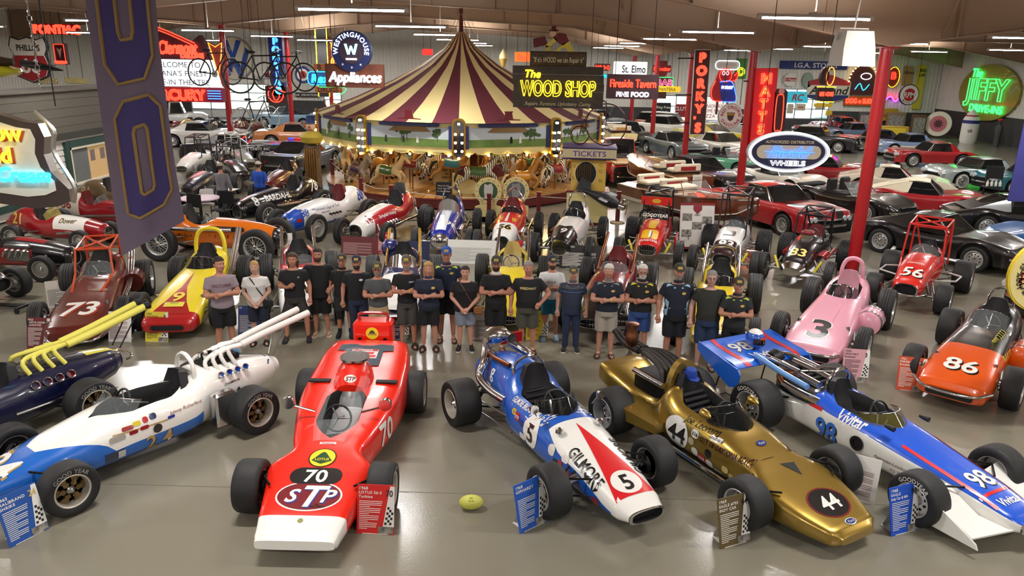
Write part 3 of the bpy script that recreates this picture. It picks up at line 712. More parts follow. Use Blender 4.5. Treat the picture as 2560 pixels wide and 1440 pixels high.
 for y, z, r_ in ((-.2, .82, .03), (.2, .82, .03), (0, .74, .055)):
  q = B(); q.lathe([(r_, 0), (r_, .02), (r_*.7, .022), (r_*.6, .005)], None, 16, 'X', (-2.15, y, z)); part('tail_port', q, IRON, c.root)
 q = B(); q.lathe([(.045, 0), (.045, .01), (.02, .014), (.001, .014)], flat('e9e6df'), 14, 'X', (-2.14, 0, .74)); part('tail_light', q, None, c.root)
 # t-shirt laid over the engine cover: its own thing
 f = c.root; q = B()
 out = [(-.42, .12), (-.4, .3), (-.2, .33), (-.09, .28), (.09, .28), (.2, .33), (.4, .3), (.42, .12), (.27, .1), (.27, -.33), (-.27, -.33), (-.27, .1)]
 M4 = Matrix.Translation(f.location) @ Matrix.Rotation(f.rotation_euler[2], 4, 'Z')
 TS = frame((-1.5, 0, .82), (0, 1, 0), (-1, 0, -.0))
 ts = lay(out, [tuple(range(len(out)))], TS, c.bvh, 'tshirt', mat('tee_slate', '4a545e', .85, bump=(9, .6)), None, .012, .07); ts.matrix_world = M4; tag(ts, 'slate grey T-shirt spread over the tail of the red wedge car', 't-shirt')
 for (x0, x1, y0, y1, m_, n_) in ((-.2, .2, -.12, .14, flat('d9d2cc'), 'print_panel'), (-.19, .19, .09, .15, flat('b3232c'), 'print_title'), (-.16, .14, -.0, .06, flat('c8242a'), 'print_car'), (-.12, .18, -.09, -.03, flat('c8242a'), 'print_car')):
  lay([(x0, y0), (x1, y0), (x1, y1), (x0, y1)], [(0, 1, 2, 3)], TS, c.bvh, n_, m_, ts, .015 if n_ == 'print_panel' else .017, .07)
 V, Fs = text2d('TURBINE', .045, sx=.9); lay([(x, y+.12) for x, y in V], Fs, TS, c.bvh, 'print_lettering', flat('f0dcd8'), ts, .019, .07)
 return c
CARS['70'] = wedge70()
# ---------------------------------------------------------------- white and blue, number 24
def car24():
 st = [(2.05, .16, .2, .38, 2.6), (1.9, .27, .15, .44, 2.8), (1.5, .37, .13, .54, 3), (.9, .43, .12, .66, 3), (.35, .45, .12, .76, 3), (-.1, .46, .12, .79, 3), (-.55, .44, .13, .78, 2.8), (-.8, .4, .15, .92, 2.6), (-1.1, .34, .2, .9, 2.5), (-1.6, .3, .28, .84, 2.4), (-2.0, .2, .36, .74, 2.2), (-2.15, .12, .42, .66, 2)]
 bl = lambda x: -.05 if x < .55 else (-.05+.9*(x-.55)/.7 if x < 1.25 else .9)
 sch = lambda x, a, s: '1c66c4' if x > -.66 else None
 c = racer('race_car', 'white race car with blue lower side, number 24 and white exhaust pipes', [(160, 1300), (45, 1165)], [(650, 1098), (500, 985)], st, 'f2f0ea', sch, (-.62, .55, .3, .46, 1.8), belt=bl, upper=lambda x: 'f2f0ea' if x < 1.3 else '1c66c4', wb=2.5, fr=.315, fw=.26, ft=.75, rr=.33, rw=.34, rt=.72, style='mag', tread='slick', axle='arm', intake=False, shield=(.22, GLASS, .9), text=('GOOD YEAR',))
 G = paint('b7995c')
 for s, vw in ((-1, 'right'), (1, 'left')):
  decal_text(c, '2 4', .2, -.02, s*.45, .31, vw, G, 'number', outline=PK); decal_poly(c, rrect(.24, .13, .01), .55, s*.45, .3, vw, paint('24324f'), 'flag_badge'); decal_poly(c, rrect(.09, .1, .005), .47, s*.45, .3, vw, paint('c8c8c8'), 'flag_badge_panel', off=.007)
  for k, (x, z, w, h, col) in enumerate(((.36, .6, .14, .05, '9a2a2a'), (.24, .62, .1, .05, 'd8c22a'), (.13, .63, .07, .07, 'b8242a'), (.03, .64, .09, .07, '1d2c5a'), (.5, .52, .2, .07, 'a9a49a'), (.3, .53, .11, .05, '8a1c24'), (.16, .54, .11, .05, '9e2128'), (-.2, .55, .1, .04, '2a3f9a'))):
   decal_poly(c, rrect(w, h, h*.4), x, s*.45, z, vw, paint(col), 'sponsor_badge', off=.006)
  decal_text(c, 'Johnny Rutherford', .045, -.42, s*.45, .6, vw, paint('7a2a24'), 'driver_name', shear=.3, bold=0)
  decal_poly(c, ell(.06, .06, 16), .0, s*.45, .47, vw, paint('241d24'), 'fuel_cap', off=.012)
  decal_poly(c, [(.9, .02), (.55, .035), (.2, .06), (.2, .045), (.55, .018), (.9, -.0)], .75, s*.4, .52, vw, G, 'gold_stripe')
  q = B(); q.box((-.92, s*.52, .42), (.32, .16, .5), bev=.03); part('side_tank', q, CHROME, c.root)
  q = B(); q.box((-1.2, s*.5, .32), (.72, .12, .34)); rad = part('radiator', q, ALU, c.root, False)
  for k in range(9): q = B(); q.box((-1.2, s*.565, .18+.035*k), (.7, .02, .012)); part('fin', q, CHROME, rad, False)
  stacks(c, [(-1.05-.13*k, s*.33, .82) for k in range(4)], .045, .12, (0, s*.8, .6), CHROME, paint('2b5bb0'))
  decal_poly(c, rrect(.2, .07, .01), -1.2, s*.33, .66, vw, PW, 'badge'); decal_text(c, 'CHAMPION', .035, -1.2, s*.33, .66, vw, PK, 'badge_lettering', off=.009)
 decal_text(c, '24', .34, 1.62, 0, .5, 'front', PW, 'number', outline=G)
 hoop(c, -.72, .2, .8, 1.16, WHITE, .03)
 for s in (-1, 1):     # white exhaust bundle
  q = B()
  for k in range(4): q.tube([(-.95-.14*k, s*.2, .84), (-.95-.12*k, s*.12, 1.0+.02*k), (-1.25-.08*k, s*(.05+.02*k), 1.06), (-1.6, s*.09, 1.06)], .03, None, 8, smooth=4)
  q.tube([(-1.55, s*.09, 1.06), (-1.9, s*.1, 1.12), (-2.75, s*.13, 1.24)], .05, None, 12); ex = part('exhaust_pipes', q, mat('white_ceramic', 'e6e4de', .45), c.root)
  q = B(); q.tube([(-2.3, s*.12, 1.15), (-2.1, s*.05, .72)], .012, None, 5); part('bracket', q, STEEL, ex)
 q = B(); q.box((-1.2, 0, .92), (.6, .24, .1), bev=.02); part('engine_cover', q, IRON, c.root)
 for k in range(8): q = B(); q.lathe([(.03, 0), (.04, .1), (.045, .12)], None, 10, 'Z', (-1.0-.13*(k//2), .06 if k % 2 else -.06, .95)); part('intake_trumpet', q, CHROME, c.root)
 decal_poly(c, [(-.34, -.015), (.34, -.015), (.34, .015), (-.34, .015)], -1.95, 0, .76, 'front', paint('2a3c86'), 'tail_stripe')
 return c
CARS['24'] = car24()
# ---------------------------------------------------------------- navy car with yellow pipes
def navy():
 d = Vector((CARS['24'].root.matrix_basis.to_3x3() @ Vector((1, 0, 0)))); r = (P(225, 1075)+P(118, 985))/2
 ang = math.atan2(d.y, d.x)+R(4); loc = r+Vector((math.cos(ang), math.sin(ang), 0))*1.25
 st = [(2.0, .2, .2, .42, 2.6), (1.5, .36, .14, .55, 2.8), (.6, .43, .13, .72, 2.8), (-.1, .44, .13, .8, 2.7), (-.6, .42, .15, .84, 2.6), (-1.0, .38, .18, .86, 2.5), (-1.5, .33, .24, .84, 2.4), (-1.95, .24, .34, .78, 2.2), (-2.1, .14, .42, .7, 2)]
 c = racer('race_car', 'dark navy race car with two long yellow exhaust pipes', st=st, body='0f1236', scheme=lambda x, a, s: 'e2d64a' if x < -1.55 and a > .72 else None, cockpit=(-.6, .3, .28, .45), wb=2.5, fr=.32, fw=.26, ft=.74, rr=.34, rw=.34, rt=.72, style='mag', tread='slick', axle='arm', intake=False, at=(loc, ang), text=('GOOD YEAR',))
 YM = mat('yellow_ceramic', 'e4db62', .4)
 for s in (-1, 1):
  q = B()
  for k in range(4): q.tube([(-.75-.16*k, s*.22, .82), (-.72-.14*k, s*.14, 1.0+.01*k), (-1.0-.1*k, s*.07, 1.04), (-1.4, s*.08, 1.05)], .032, None, 8, smooth=4)
  q.tube([(-1.35, s*.09, 1.04), (-1.8, s*.1, 1.12), (-2.6, s*.12, 1.3)], .055, None, 12); ex = part('exhaust_pipes', q, YM, c.root)
  q = B(); q.lathe([(.058, -.05), (.058, .05)], None, 12, 'X', (-2.6, s*.12, 1.3)); part('tip', q, BLACK, ex)
  q = B(); q.tube([(-2.45, s*.12, 1.25), (-2.1, s*.1, .75)], .012, None, 5); part('bracket', q, BLACK, ex)
  stacks(c, [(-.72-.16*k, s*.4, .72) for k in range(4)], .06, .14, (0, s*.9, .45), CHROME, paint('7a1c20'))
  q = B(); q.tube([(-.4, s*.44, .42), (-1.2, s*.42, .42)], .02); part('side_rail', q, CHROME, c.root)
 q = B(); q.tube([(-2.1, -.25, .6), (-2.22, -.2, .62), (-2.22, .2, .62), (-2.1, .25, .6)], .018, None, 8, smooth=3); part('rear_bumper', q, CHROME, c.root)
 return c
CARS['navy'] = navy()
# ---------------------------------------------------------------- blue, white and red, number 5
def car5():
 st = [(2.12, .24, .2, .36, 3), (1.95, .3, .15, .42, 3), (1.5, .37, .12, .54, 2.8), (.95, .42, .11, .66, 2.7), (.45, .45, .11, .74, 2.7), (0, .46, .12, .8, 2.6), (-.35, .46, .12, .82, 2.6), (-.6, .42, .13, 1.0, 2.4), (-.95, .36, .16, 1.04, 2.3), (-1.4, .32, .2, .96, 2.3), (-1.8, .28, .28, .8, 2.2), (-1.95, .2, .34, .7, 2)]
 bl = lambda x: .62 if x < .4 else (.62-.42*min(1, (x-.4)/.5) if x < 1.3 else .2-.5*(x-1.3))
 sch = lambda x, a, s: 'f2f0ea' if x > 1.86 else None
 c = racer('race_car', 'blue race car with white and red nose carrying number 5', [(1375, 1290), (1625, 1205)], [(1150, 1068), (1372, 1000)], st, '1c5cc0', sch, (-.52, .42, .29, .45, 2.2), belt=bl, upper=lambda x: 'f2f0ea' if x > .5 else None, wb=2.55, fr=.32, fw=.29, ft=.76, rr=.34, rw=.38, rt=.74, style='mag', tread='slick', axle='arm', intake=True, shield=(.2, TINT, .6))
 decal_poly(c, [(0, .78), (.27, -.52), (-.27, -.52)], 1.4, 0, .6, 'front', PR, 'red_triangle', cell=.08)
 roundel(c, '5', .22, 1.72, 0, .5, 'front', PK, PW, a=.19, bb=.17)
 for s, v_ in ((-1, 'side_r'), (1, 'side_l')): decal_text(c, 'GILMORE', .13, 1.32, s*.29, .6, v_, PK, 'lettering', sx=.85, off=.0085)
 for s, vw in ((-1, 'right'), (1, 'left')):
  roundel(c, '5', .25, .25, s*.46, .5, vw, PK, PW, a=.17, bb=.21)
  decal_text(c, 'GILMORE BROADCASTING SPL', .058, .05, s*.46, .72, vw, PW, 'lettering', sx=.72)
  for k, (x, z, w, h, col) in enumerate(((-.2, .6, .1, .08, 'c9b42a'), (-.1, .57, .11, .11, 'c2242c'), (.02, .53, .1, .09, '2a3a7a'), (.05, .36, .14, .09, 'e8e6e0'), (.75, .5, .13, .14, 'e6e2da'), (.85, .4, .1, .06, '1a1a1c'), (.95, .42, .08, .08, 'b8242a'), (1.02, .5, .12, .08, 'ece9e2'), (1.0, .34, .09, .1, 'd8d4ca'), (1.1, .36, .08, .08, 'c9302c'), (1.62, .26, .13, .1, '8a2a30'))):
   decal_poly(c, rrect(w, h, h*.4), x, s*.45, z, vw, paint(col), 'sponsor_badge', off=.006)
  decal_text(c, 'STP', .05, -.1, s*.45, .57, vw, PW, 'badge_lettering', off=.01)
  q = B(); q.lathe([(.035, 0), (.055, .02), (.05, .06), (.02, .08)], None, 14, 'Z', (.72, s*.3, .68)); part('filler_cap', q, CHROME, c.root)
  q = B(); q.tube([(1.27, s*.2, .42), (1.27, s*.6, .34)], .055, None, 10); part('suspension_tube', q, CHROME, c.root)
  q = B(); q.lathe([(.01, -.1), (.05, -.04), (.06, .02)], None, 12, 'X', (.42, s*.5, .92)); q.tube([(.38, s*.5, .9), (.35, s*.42, .78)], .01); part('mirror', q, CHROME, c.root)
  pipe(c, [(-.5, s*.42, .62), (-.9, s*.46, .62), (-1.25, s*.46, .7), (-1.3, s*.36, .9), (-1.6, s*.2, 1.0)], .065, CHROME)
  q = B(); q.tube([(-1.28, s*.6, .26), (-.3, s*.42, .24)], .014); q.tube([(-1.28, s*.6, .42), (-.35, s*.42, .44)], .014); part('radius_rod', q, STEEL, c.root)
 q = B(); q.lathe([(.1, -.16), (.13, -.08), (.13, .08), (.1, .16)], None, 16, 'Y', (-1.62, -.02, 1.14)); q.lathe([(.07, 0), (.075, .16)], None, 14, 'X', (-1.56, .14, 1.14)); q.tube([(-1.62, -.2, 1.1), (-1.5, -.24, 1.0), (-1.3, -.2, .96)], .05, None, 8, smooth=3); part('turbocharger', q, CHROME, c.root)
 q = B(); q.box((-1.8, .34, .98), (.05, .36, .16)); part('rear_tab', q, paint('a8141c'), c.root)
 pipe(c, [(-1.45, -.22, .98), (-1.1, -.3, 1.02), (-.7, -.26, 1.04)], .035, COPPER, 'turbo_pipe')
 hoop(c, -.6, .24, .85, 1.16, CHROME, .02, .05)
 decal_text(c, 'g', .2, -1.1, .36, .82, 'left', PW, 'lettering'); decal_text(c, 'g', .2, -1.1, -.36, .82, 'right', PW, 'lettering')
 q = B()
 for k in range(7): q.tube([(-.42+.06*k, -.2, .74-.055*k), (-.42+.06*k, .2, .74-.055*k)], .03, None, 8)
 part('seat_padding', q, LEATHER, c.root)
 return c
CARS['5'] = car5()
# ---------------------------------------------------------------- gold, number 44
def car44():
 st = [(2.2, .26, .14, .24, 5), (2.12, .36, .1, .3, 5), (1.75, .5, .1, .38, 5), (1.3, .56, .1, .48, 5), (.95, .42, .1, .56, 4), (.6, .44, .1, .66, 3.4), (.15, .46, .1, .74, 3), (-.3, .47, .11, .78, 3), (-.62, .44, .12, .9, 2.8), (-.9, .34, .15, .6, 3), (-1.4, .34, .18, .56, 3.5), (-1.85, .42, .3, .7, 4), (-2.1, .4, .4, .72, 5)]
 G = gold('a88a3c')
 c = racer('race_car', 'metallic gold race car with number 44 on its flat nose', [(1880, 1332), (2075, 1228)], [(1525, 1088), (1712, 1012)], st, 'a88a3c', lambda x, a, s: BLACK if a < -.45 and -.8 < x < 1.0 else None, (-.62, .5, .3, .48, 2.0), wb=2.55, fr=.31, fw=.3, ft=.77, rr=.34, rw=.4, rt=.75, style='slot', tread='slick', axle='arm', intake=False, shield=(.26, TINT, 1.1), metalbody=G)
 roundel(c, '44', .2, 1.78, 0, .4, 'front', PW, PK, a=.25, bb=.2, ring=paint('7a1c1c'), shear=.15)
 decal_poly(c, ell(.08, .045, 20), 2.08, 0, .3, 'front', PW, 'oval_badge', off=.005); decal_poly(c, ell(.07, .036, 20), 2.08, 0, .3, 'front', paint('22367a'), 'oval_badge', off=.007); decal_text(c, 'Ford', .035, 2.08, 0, .3, 'front', PW, 'badge_lettering', off=.009, shear=.3, bold=0)
 decal_poly(c, ell(.08, .045, 20), .75, .0, .62, 'front', paint('22367a'), 'oval_badge', off=.007); decal_text(c, 'Ford', .035, .75, 0, .62, 'front', PW, 'badge_lettering', off=.009, shear=.3, bold=0)
 decal_poly(c, [(-.1, .1), (.1, .06), (.02, -.14)], 1.2, .05, .5, 'front', DARK, 'nose_duct', off=.005)
 for s, vw in ((-1, 'right'), (1, 'left')):
  roundel(c, '44', .24, -.25, s*.46, .42, vw, PK, PW, a=.22, bb=.22, shear=.1)
  decal_text(c, 'CITY OF DAYTONA BEACH', .07, .57, s*.44, .52, vw, paint('3a0d10'), 'lettering', sx=.68, shear=.15)
  decal_text(c, 'Joe Leonard', .08, .12, s*.46, .66, vw, PK, 'driver_name', shear=.3, bold=0)
  for k, (x, z, w, h, col) in enumerate(((-.62, .4, .1, .14, 'e6e2da'), (-.55, .36, .1, .09, '8a2a3c'), (.03, .42, .1, .1, 'b4ab8a'), (.08, .54, .12, .11, 'e8e6e0'), (.1, .3, .11, .11, 'e9e6e0'), (.22, .26, .13, .11, 'c41f28'), (.35, .24, .12, .11, 'efece6'), (.33, .38, .1, .12, '17171a'), (.5, .2, .16, .06, 'eeece6'), (.62, .3, .1, .09, 'c9b26a'), (.55, .18, .16, .05, '2a2a2c'), (.72, .25, .08, .08, 'b8a45a'), (.4, .6, .18, .05, 'ecebe6'))):
   decal_poly(c, rrect(w, h, h*.4), x, s*.46, z, vw, paint(col), 'sponsor_badge', off=.006)
  decal_text(c, 'STP', .05, .22, s*.46, .26, vw, PW, 'badge_lettering', off=.01); decal_text(c, '316', .05, .08, s*.46, .54, vw, PK, 'badge_lettering', off=.01); decal_text(c, 'GOODYEAR', .028, .4, s*.46, .6, vw, PK, 'badge_lettering', off=.01)
  q = B(); q.tube([(-.8, s*.46, .16), (.95, s*.44, .14)], .028, None, 8); part('side_pipe', q, CHROME, c.root)
  q = B(); q.loft([[(-.5, s*.44, .3), (-.5, s*.62, .3), (-.5, s*.62, .42), (-.5, s*.44, .44)], [(-1.0, s*.4, .34), (-1.0, s*.8, .34), (-1.0, s*.8, .52), (-1.0, s*.4, .56)], [(-1.15, s*.4, .36), (-1.15, s*.78, .36), (-1.15, s*.78, .52), (-1.15, s*.4, .56)]]); part('side_pod', q, G, c.root, True, 20)
  q = B(); q.lathe([(.01, .1), (.05, .05), (.065, -.03), (.06, -.05)], None, 14, 'X', (.18, s*.42, .86)); q.tube([(.14, s*.4, .84), (.1, s*.36, .76)], .01); part('mirror', q, G, c.root)
  pipe(c, [(-.75, s*.3, .84), (-1.0, s*.3, .84), (-1.4, s*.3, .84)], .045, CHROME, 'intake_plenum')
 q = B(); q.box((-1.15, 0, .66), (.7, .46, .3), bev=.04); part('engine_block', q, IRON, c.root)
 EX = mat('burnt_pipe', '3b3836', .5, .7)
 for k in range(6):
  y = -.2+.08*k; q = B(); q.tube([(-.85-.04*(k % 3), y*1.2, .82), (-.95, y, 1.0), (-1.3, y*.8+.02, 1.06), (-1.62, y*.3, 1.02)], .036, None, 8, smooth=4); part('exhaust_header', q, EX, c.root)
 for s in (-1, 1): pipe(c, [(-1.6, s*.06, 1.02), (-1.9, s*.1, 1.05), (-2.1, s*.14, 1.2)], .06, EX, 'exhaust_outlet')
 q = B(); q.lathe([(.07, 0), (.1, .06), (.1, .16), (.08, .2), (.08, .3), (.1, .3), (.1, .34), (.06, .35)], None, 16, 'Z', (-1.75, -.1, 1.06)); part('turbocharger', q, COPPER, c.root)
 q = B(); rg = []
 for k in range(13): a = R(180*k/12); rg.append([(-.68+dx, sc*.26*math.cos(a), .74+sc*.46*math.sin(a)) for dx, sc in ((0, 1), (-.1, 1), (-.1, .72), (0, .72))])
 q.loft(rg, None, True); part('roll_hoop', q, G, c.root, True, 30)
 q = B()
 for k in range(7): q.tube([(-.5+.06*k, -.2, .78-.06*k), (-.5+.06*k, .2, .78-.06*k)], .03, None, 8)
 part('seat_padding', q, LEATHER, c.root)
 # cap hung inside the hoop
 M4 = Matrix.Translation(c.root.location) @ Matrix.Rotation(c.root.rotation_euler[2], 4, 'Z')
 q = B(); q.lathe([(.09, 0), (.095, .04), (.07, .11), (.01, .13)], None, 16); h_ = part('baseball_cap', q, mat('cap_blue', '1f3f9c', .8)); h_.matrix_world = M4 @ Matrix.Translation((-.58, 0, 1.0)) @ Matrix.Rotation(R(10), 4, 'Y'); tag(h_, 'blue baseball cap resting in the cockpit of the gold car', 'cap')
 q = B(); q.prism([(.04, -.08), (.12, -.07), (.17, 0), (.12, .07), (.04, .08)], .012); part('brim', q, mat('cap_blue', '1f3f9c', .8), h_, loc=(0, 0, .0))
 return c
CARS['44'] = car44()
# ---------------------------------------------------------------- blue over white, number 98, winged nose
def car98():
 st = [(2.15, .2, .2, .34, 4), (2.05, .26, .17, .38, 4), (1.6, .32, .15, .48, 3.6), (1.1, .37, .13, .56, 3.4), (.6, .42, .12, .64, 3.2), (.2, .44, .12, .7, 3), (-.3, .45, .12, .74, 3), (-.65, .44, .13, .76, 3), (-.8, .42, .14, .6, 3), (-1.2, .4, .16, .5, 3.2), (-1.45, .34, .2, .5, 3)]
 sch = None
 c = racer('race_car', 'blue over white race car number 98 with white nose fins', [(2290, 1318), (2480, 1222)], [(1878, 1082), (2065, 1005)], st, 'f2f0ea', sch, (-.6, .45, .3, .46, 1.8), belt=lambda x: .25, upper=lambda x: '2058cf' if x > -.72 else None, wb=2.6, fr=.32, fw=.3, ft=.74, rr=.36, rw=.42, rt=.74, style='slot', tread='slick', axle='arm', intake=True, shield=(.16, mat('smoke_amber_screen', '6b6430', .05, alpha=.5), .9), text=('GOODYEAR', 'EAGLE'), tcol=flat('d9d7d0'))
 decal_text(c, '98', .26, 1.5, 0, .5, 'front', PW, 'number', outline=PK, sx=.9); decal_text(c, 'Vivitar', .11, 1.86, 0, .42, 'front', PW, 'lettering', shear=.1, sx=.85)
 for s in (-1, 1): decal_poly(c, [(-.6, -.02), (.6, -.02), (.6, .02), (-.6, .02)], 1.3, s*.27, .5, 'front', PR, 'red_stripe', rot=90+s*-3, off=.006)
 decal_poly(c, [(-.28, -.02), (.28, -.02), (.28, .02), (-.28, .02)], 1.72, 0, .48, 'front', PR, 'red_stripe', off=.006)
 for s, vw in ((-1, 'right'), (1, 'left')):
  decal_text(c, '98', .3, -.32, s*.45, .36, vw, paint('2b6fd6'), 'number', outline=PK, sx=.85); decal_text(c, 'Vivitar', .12, .0, s*.42, .64, vw, PW, 'lettering', shear=.1, sx=.95); decal_text(c, 'PHOTO PRODUCTS', .03, .02, s*.42, .55, vw, PW, 'lettering')
  decal_text(c, 'Firestone', .05, .02, s*.38, .74, vw, PW, 'lettering', shear=.2)
  decal_text(c, 'Agajanian-Leader Card', .045, .72, s*.41, .36, vw, paint('7a4a44'), 'owner_lettering', shear=.3, bold=0); decal_text(c, 'A.J. Watson', .04, .8, s*.41, .28, vw, paint('7a4a44'), 'owner_lettering', shear=.3, bold=0)
  q = B(); q.lathe([(.1, 0), (.1, s*.015), (.065, s*.017), (.06, -s*.02), (.001, -s*.02)], BLACK, 18, 'Y', (.18, s*.445, .4)); part('fuel_port', q, None, c.root)
  for x in (-.55,): decal_poly(c, rrect(.24, .05, .005), x, s*.43, .6, vw, PR, 'red_bar', off=.006)
  # nose fins: flat top plate with side fence
  q = B(); q.loft([[(2.1, s*.22, .22), (2.1, s*.24, .22), (2.1, s*.24, .24), (2.1, s*.22, .24)], [(1.75, s*.3, .2), (1.95, s*.72, .16), (1.95, s*.72, .18), (1.75, s*.3, .24)], [(1.35, s*.33, .2), (1.3, s*.76, .2), (1.3, s*.76, .46), (1.35, s*.34, .44)]]); part('nose_fin', q, PW, c.root, True, 20)
  q = B(); q.add([(2.05, s*.74, .1), (1.3, s*.78, .1), (1.28, s*.78, .5), (1.5, s*.77, .4), (2.02, s*.74, .16), (2.05, s*.755, .1), (1.3, s*.795, .1), (1.28, s*.795, .5), (1.5, s*.785, .4), (2.02, s*.755, .16)], [(0, 1, 2, 3, 4), (9, 8, 7, 6, 5), (0, 5, 6, 1), (1, 6, 7, 2), (2, 7, 8, 3), (3, 8, 9, 4), (4, 9, 5, 0)]); part('fin_end_plate', q, PW, c.root, False)
  # engine plumbing
  pipe(c, [(-.55, s*.34, .62), (-.9, s*.36, .62), (-1.2, s*.36, .64)], .085, CHROME, 'exhaust_can'); pipe(c, [(-1.2, s*.36, .64), (-1.35, s*.3, .74), (-1.2, s*.16, .8)], .05, COPPER); pipe(c, [(-.75, s*.16, .78), (-1.1, s*.16, .8), (-1.5, s*.12, .82)], .055, CHROME, 'intake_plenum')
  pipe(c, [(-1.1, s*.2, .86), (-1.6, s*.2, .86), (-1.9, s*.12, .8)], .04, CHROME, 'turbo_pipe', 3)
  q = B(); q.lathe([(.02, -.05), (.03, 0), (.035, .08)], None, 10, 'X', (.5, s*.33, .76)); part('mirror', q, BLACK, c.root)
 q = B(); q.box((-1.1, 0, .56), (.75, .5, .34), bev=.03); part('engine_block', q, ALU, c.root)
 for k in range(5): q = B(); q.box((-.85-.13*k, 0, .76), (.05, .4, .05), bev=.01); part('cam_cap', q, IRON, c.root)
 q = B(); q.lathe([(.1, -.1), (.14, 0), (.1, .1)], None, 14, 'Y', (-1.75, .0, .8)); part('turbocharger', q, IRON, c.root)
 pipe(c, [(-.75, -.4, .8), (-1.2, -.42, .84), (-1.75, -.4, .9)], .045, paint('6f9fdc'), 'blue_spar', 0)
 hoop(c, -.62, .2, .72, 1.08, CHROME, .025, -.05); q = B(); q.tube([(-.6, .12, 1.05), (-1.3, .2, .8)], .014); q.tube([(-.6, -.12, 1.05), (-1.3, -.2, .8)], .014); part('bar_stay', q, CHROME, c.root)
 for k in range(10): decal_poly(c, ell(.012, .012, 8), -.45-.1*k, .4, .5, 'left', STEEL, 'rivet')
 return c
CARS['98'] = car98()
# wing standing behind the blue car, helmet on it
def wing():
 c98 = CARS['98']; m = Matrix.Rotation(c98.root.rotation_euler[2], 4, 'Z'); ang = c98.root.rotation_euler[2]
 ctr = (P(1872, 998)); root = thing('rear_wing', 'blue rear wing with red stripes on a wire stand', 'car wing', (ctr.x, ctr.y, 0), ang)
 pl = paint('1f66d6'); z = .84; b = B(); rg = []
 for k in range(9):
  y = -.72+.18*k; rg.append([(.42, y, z-.03), (.3, y, z+.015), (0, y, z+.03), (-.3, y, z+.055), (-.42, y, z+.1), (-.42, y, z+.08), (-.3, y, z+.03), (0, y, z), (.3, y, z-.01), (.42, y, z-.045)])
 b.loft(rg); wg = part('wing_plane', b, pl, root); bv = BVHTree.FromPolygons([Vector(v) for v in b.v], b.f)
 for s in (-1, 1):
  b = B(); T = frame((0, s*.73, z-.02), (1, 0, 0), (0, 0, 1)); b.prism([(-.45, .12), (0, .055), (.42, -.005), (.5, -.09), (.46, -.28), (.3, -.34), (-.25, -.12), (-.46, .0)], .02, None, T); part('end_plate', b, pl, root, False)
  lay([(-.42, -.045), (.42, -.045), (.42, .045), (-.42, .045)], [(0, 1, 2, 3)], frame((0, s*.5, z), (1, 0, 0), (0, 1, 0)), bv, 'red_stripe', PR, wg, .005)
  b = B(); b.tube([(.1, s*.5, z), (.28, s*.55, .02), (.28, s*.2, .02), (-.3, s*.2, .02), (-.3, s*.5, .02), (-.1, s*.45, z)], .012, None, 6); part('wire_stand', b, IRON, root)
 fr_ = frame((.2, 0, z), (0, 1, 0), (-1, 0, 0)); V, Fs = text2d('Vivitar', .17, shear=.1, sx=.9); lay(V, Fs, fr_, bv, 'lettering', PW, wg, .007)
 fr2 = frame((-.12, -.2, z), (0, 1, 0), (-1, 0, 0)); V, Fs = text2d('98', .28); lay([(x*1.1+.012, y*1.08) for x, y in V], Fs, fr2, bv, 'number_outline', PK, wg, .005); lay(V, Fs, fr2, bv, 'number', PW, wg, .008)
 V, Fs = text2d('PHOTO PRODUCTS', .035); lay(V, Fs, frame((.36, .0, z), (0, 1, 0), (-1, 0, 0)), bv, 'lettering', PW, wg, .007)
 M4 = Matrix.Translation(root.location) @ Matrix.Rotation(ang, 4, 'Z'); ho = bpy.data.objects.new('racing_helmet', None); COL.objects.link(ho); ho.matrix_world = M4 @ Matrix.Translation((-.02, .0, z+.03)) @ Matrix.Rotation(R(0), 4, 'Z'); tag(ho, 'blue and white full-face racing helmet standing on the blue wing', 'helmet')
 b = B(); rg = []
 for i in range(12):
  a = math.pi*i/11; rg.append([(.155*math.sin(a)*math.cos(t)*(1.12 if math.cos(t) > 0 and a > 1.6 else 1)+(.02 if a > 1.8 else 0), .135*math.sin(a)*math.sin(t), .16+.155*math.cos(a) if a < 2.6 else .02) for t in (2*math.pi*k/20 for k in range(20))])
 b.loft(rg[::-1], None, True, True, True, lambda i, j: PW if i > 7 else paint('1a55b8')); part('shell', b, None, ho)
 b = B(); b.loft([[(.165*math.cos(t)+.012, .142*math.sin(t), zz) for t in (R(-62+124*k/10) for k in range(11))] for zz in (.1, .14, .2)], None, False); part('visor', b, mat('dark_visor', '120a0c', .08, coat=1.), ho)
 b = B(); b.loft([[(.17*math.cos(t)+.013, .147*math.sin(t), zz) for t in (R(-25+70*k/6) for k in range(7))] for zz in (.19, .225)], None, False); part('visor_strip', b, paint('d8501f'), ho)
wing()
# football
b = B(); b.lathe([(.004, -.145), (.03, -.135), (.06, -.11), (.082, -.06), (.09, 0), (.082, .06), (.06, .11), (.03, .135), (.004, .145)], mat('ball_lime', 'c6c65a', .5, bump=(120, .2)), 24, 'X')
fb = part('rugby_ball', b); p = P(1178, 1272); fb.location = (p.x, p.y, .09); fb.rotation_euler = (0, 0, R(4)); tag(fb, 'small yellow oval football lying on the open floor', 'ball')
bv = BVHTree.FromPolygons([Vector(v) for v in b.v], b.f)
for s, sz, zz in (('AFL', .02, .03), ('Play well', .014, -.002)):
 V, Fs = text2d(s, sz); lay([(x, y+zz) for x, y in V], Fs, frame((0, -.05, .05), (1, 0, 0), (0, .6, .8)), bv, 'printed_text', flat('5a5a2a'), fb, .001, .03)
info_card('info_card', 'blue printed card beside the blue and white number 24 car', (75, 1345), flat('1c4fa0'), ('1965', 'HALIBRAND', 'SHRIKE'), '24', rz=R(-62), numcol=flat('c9b06a'))
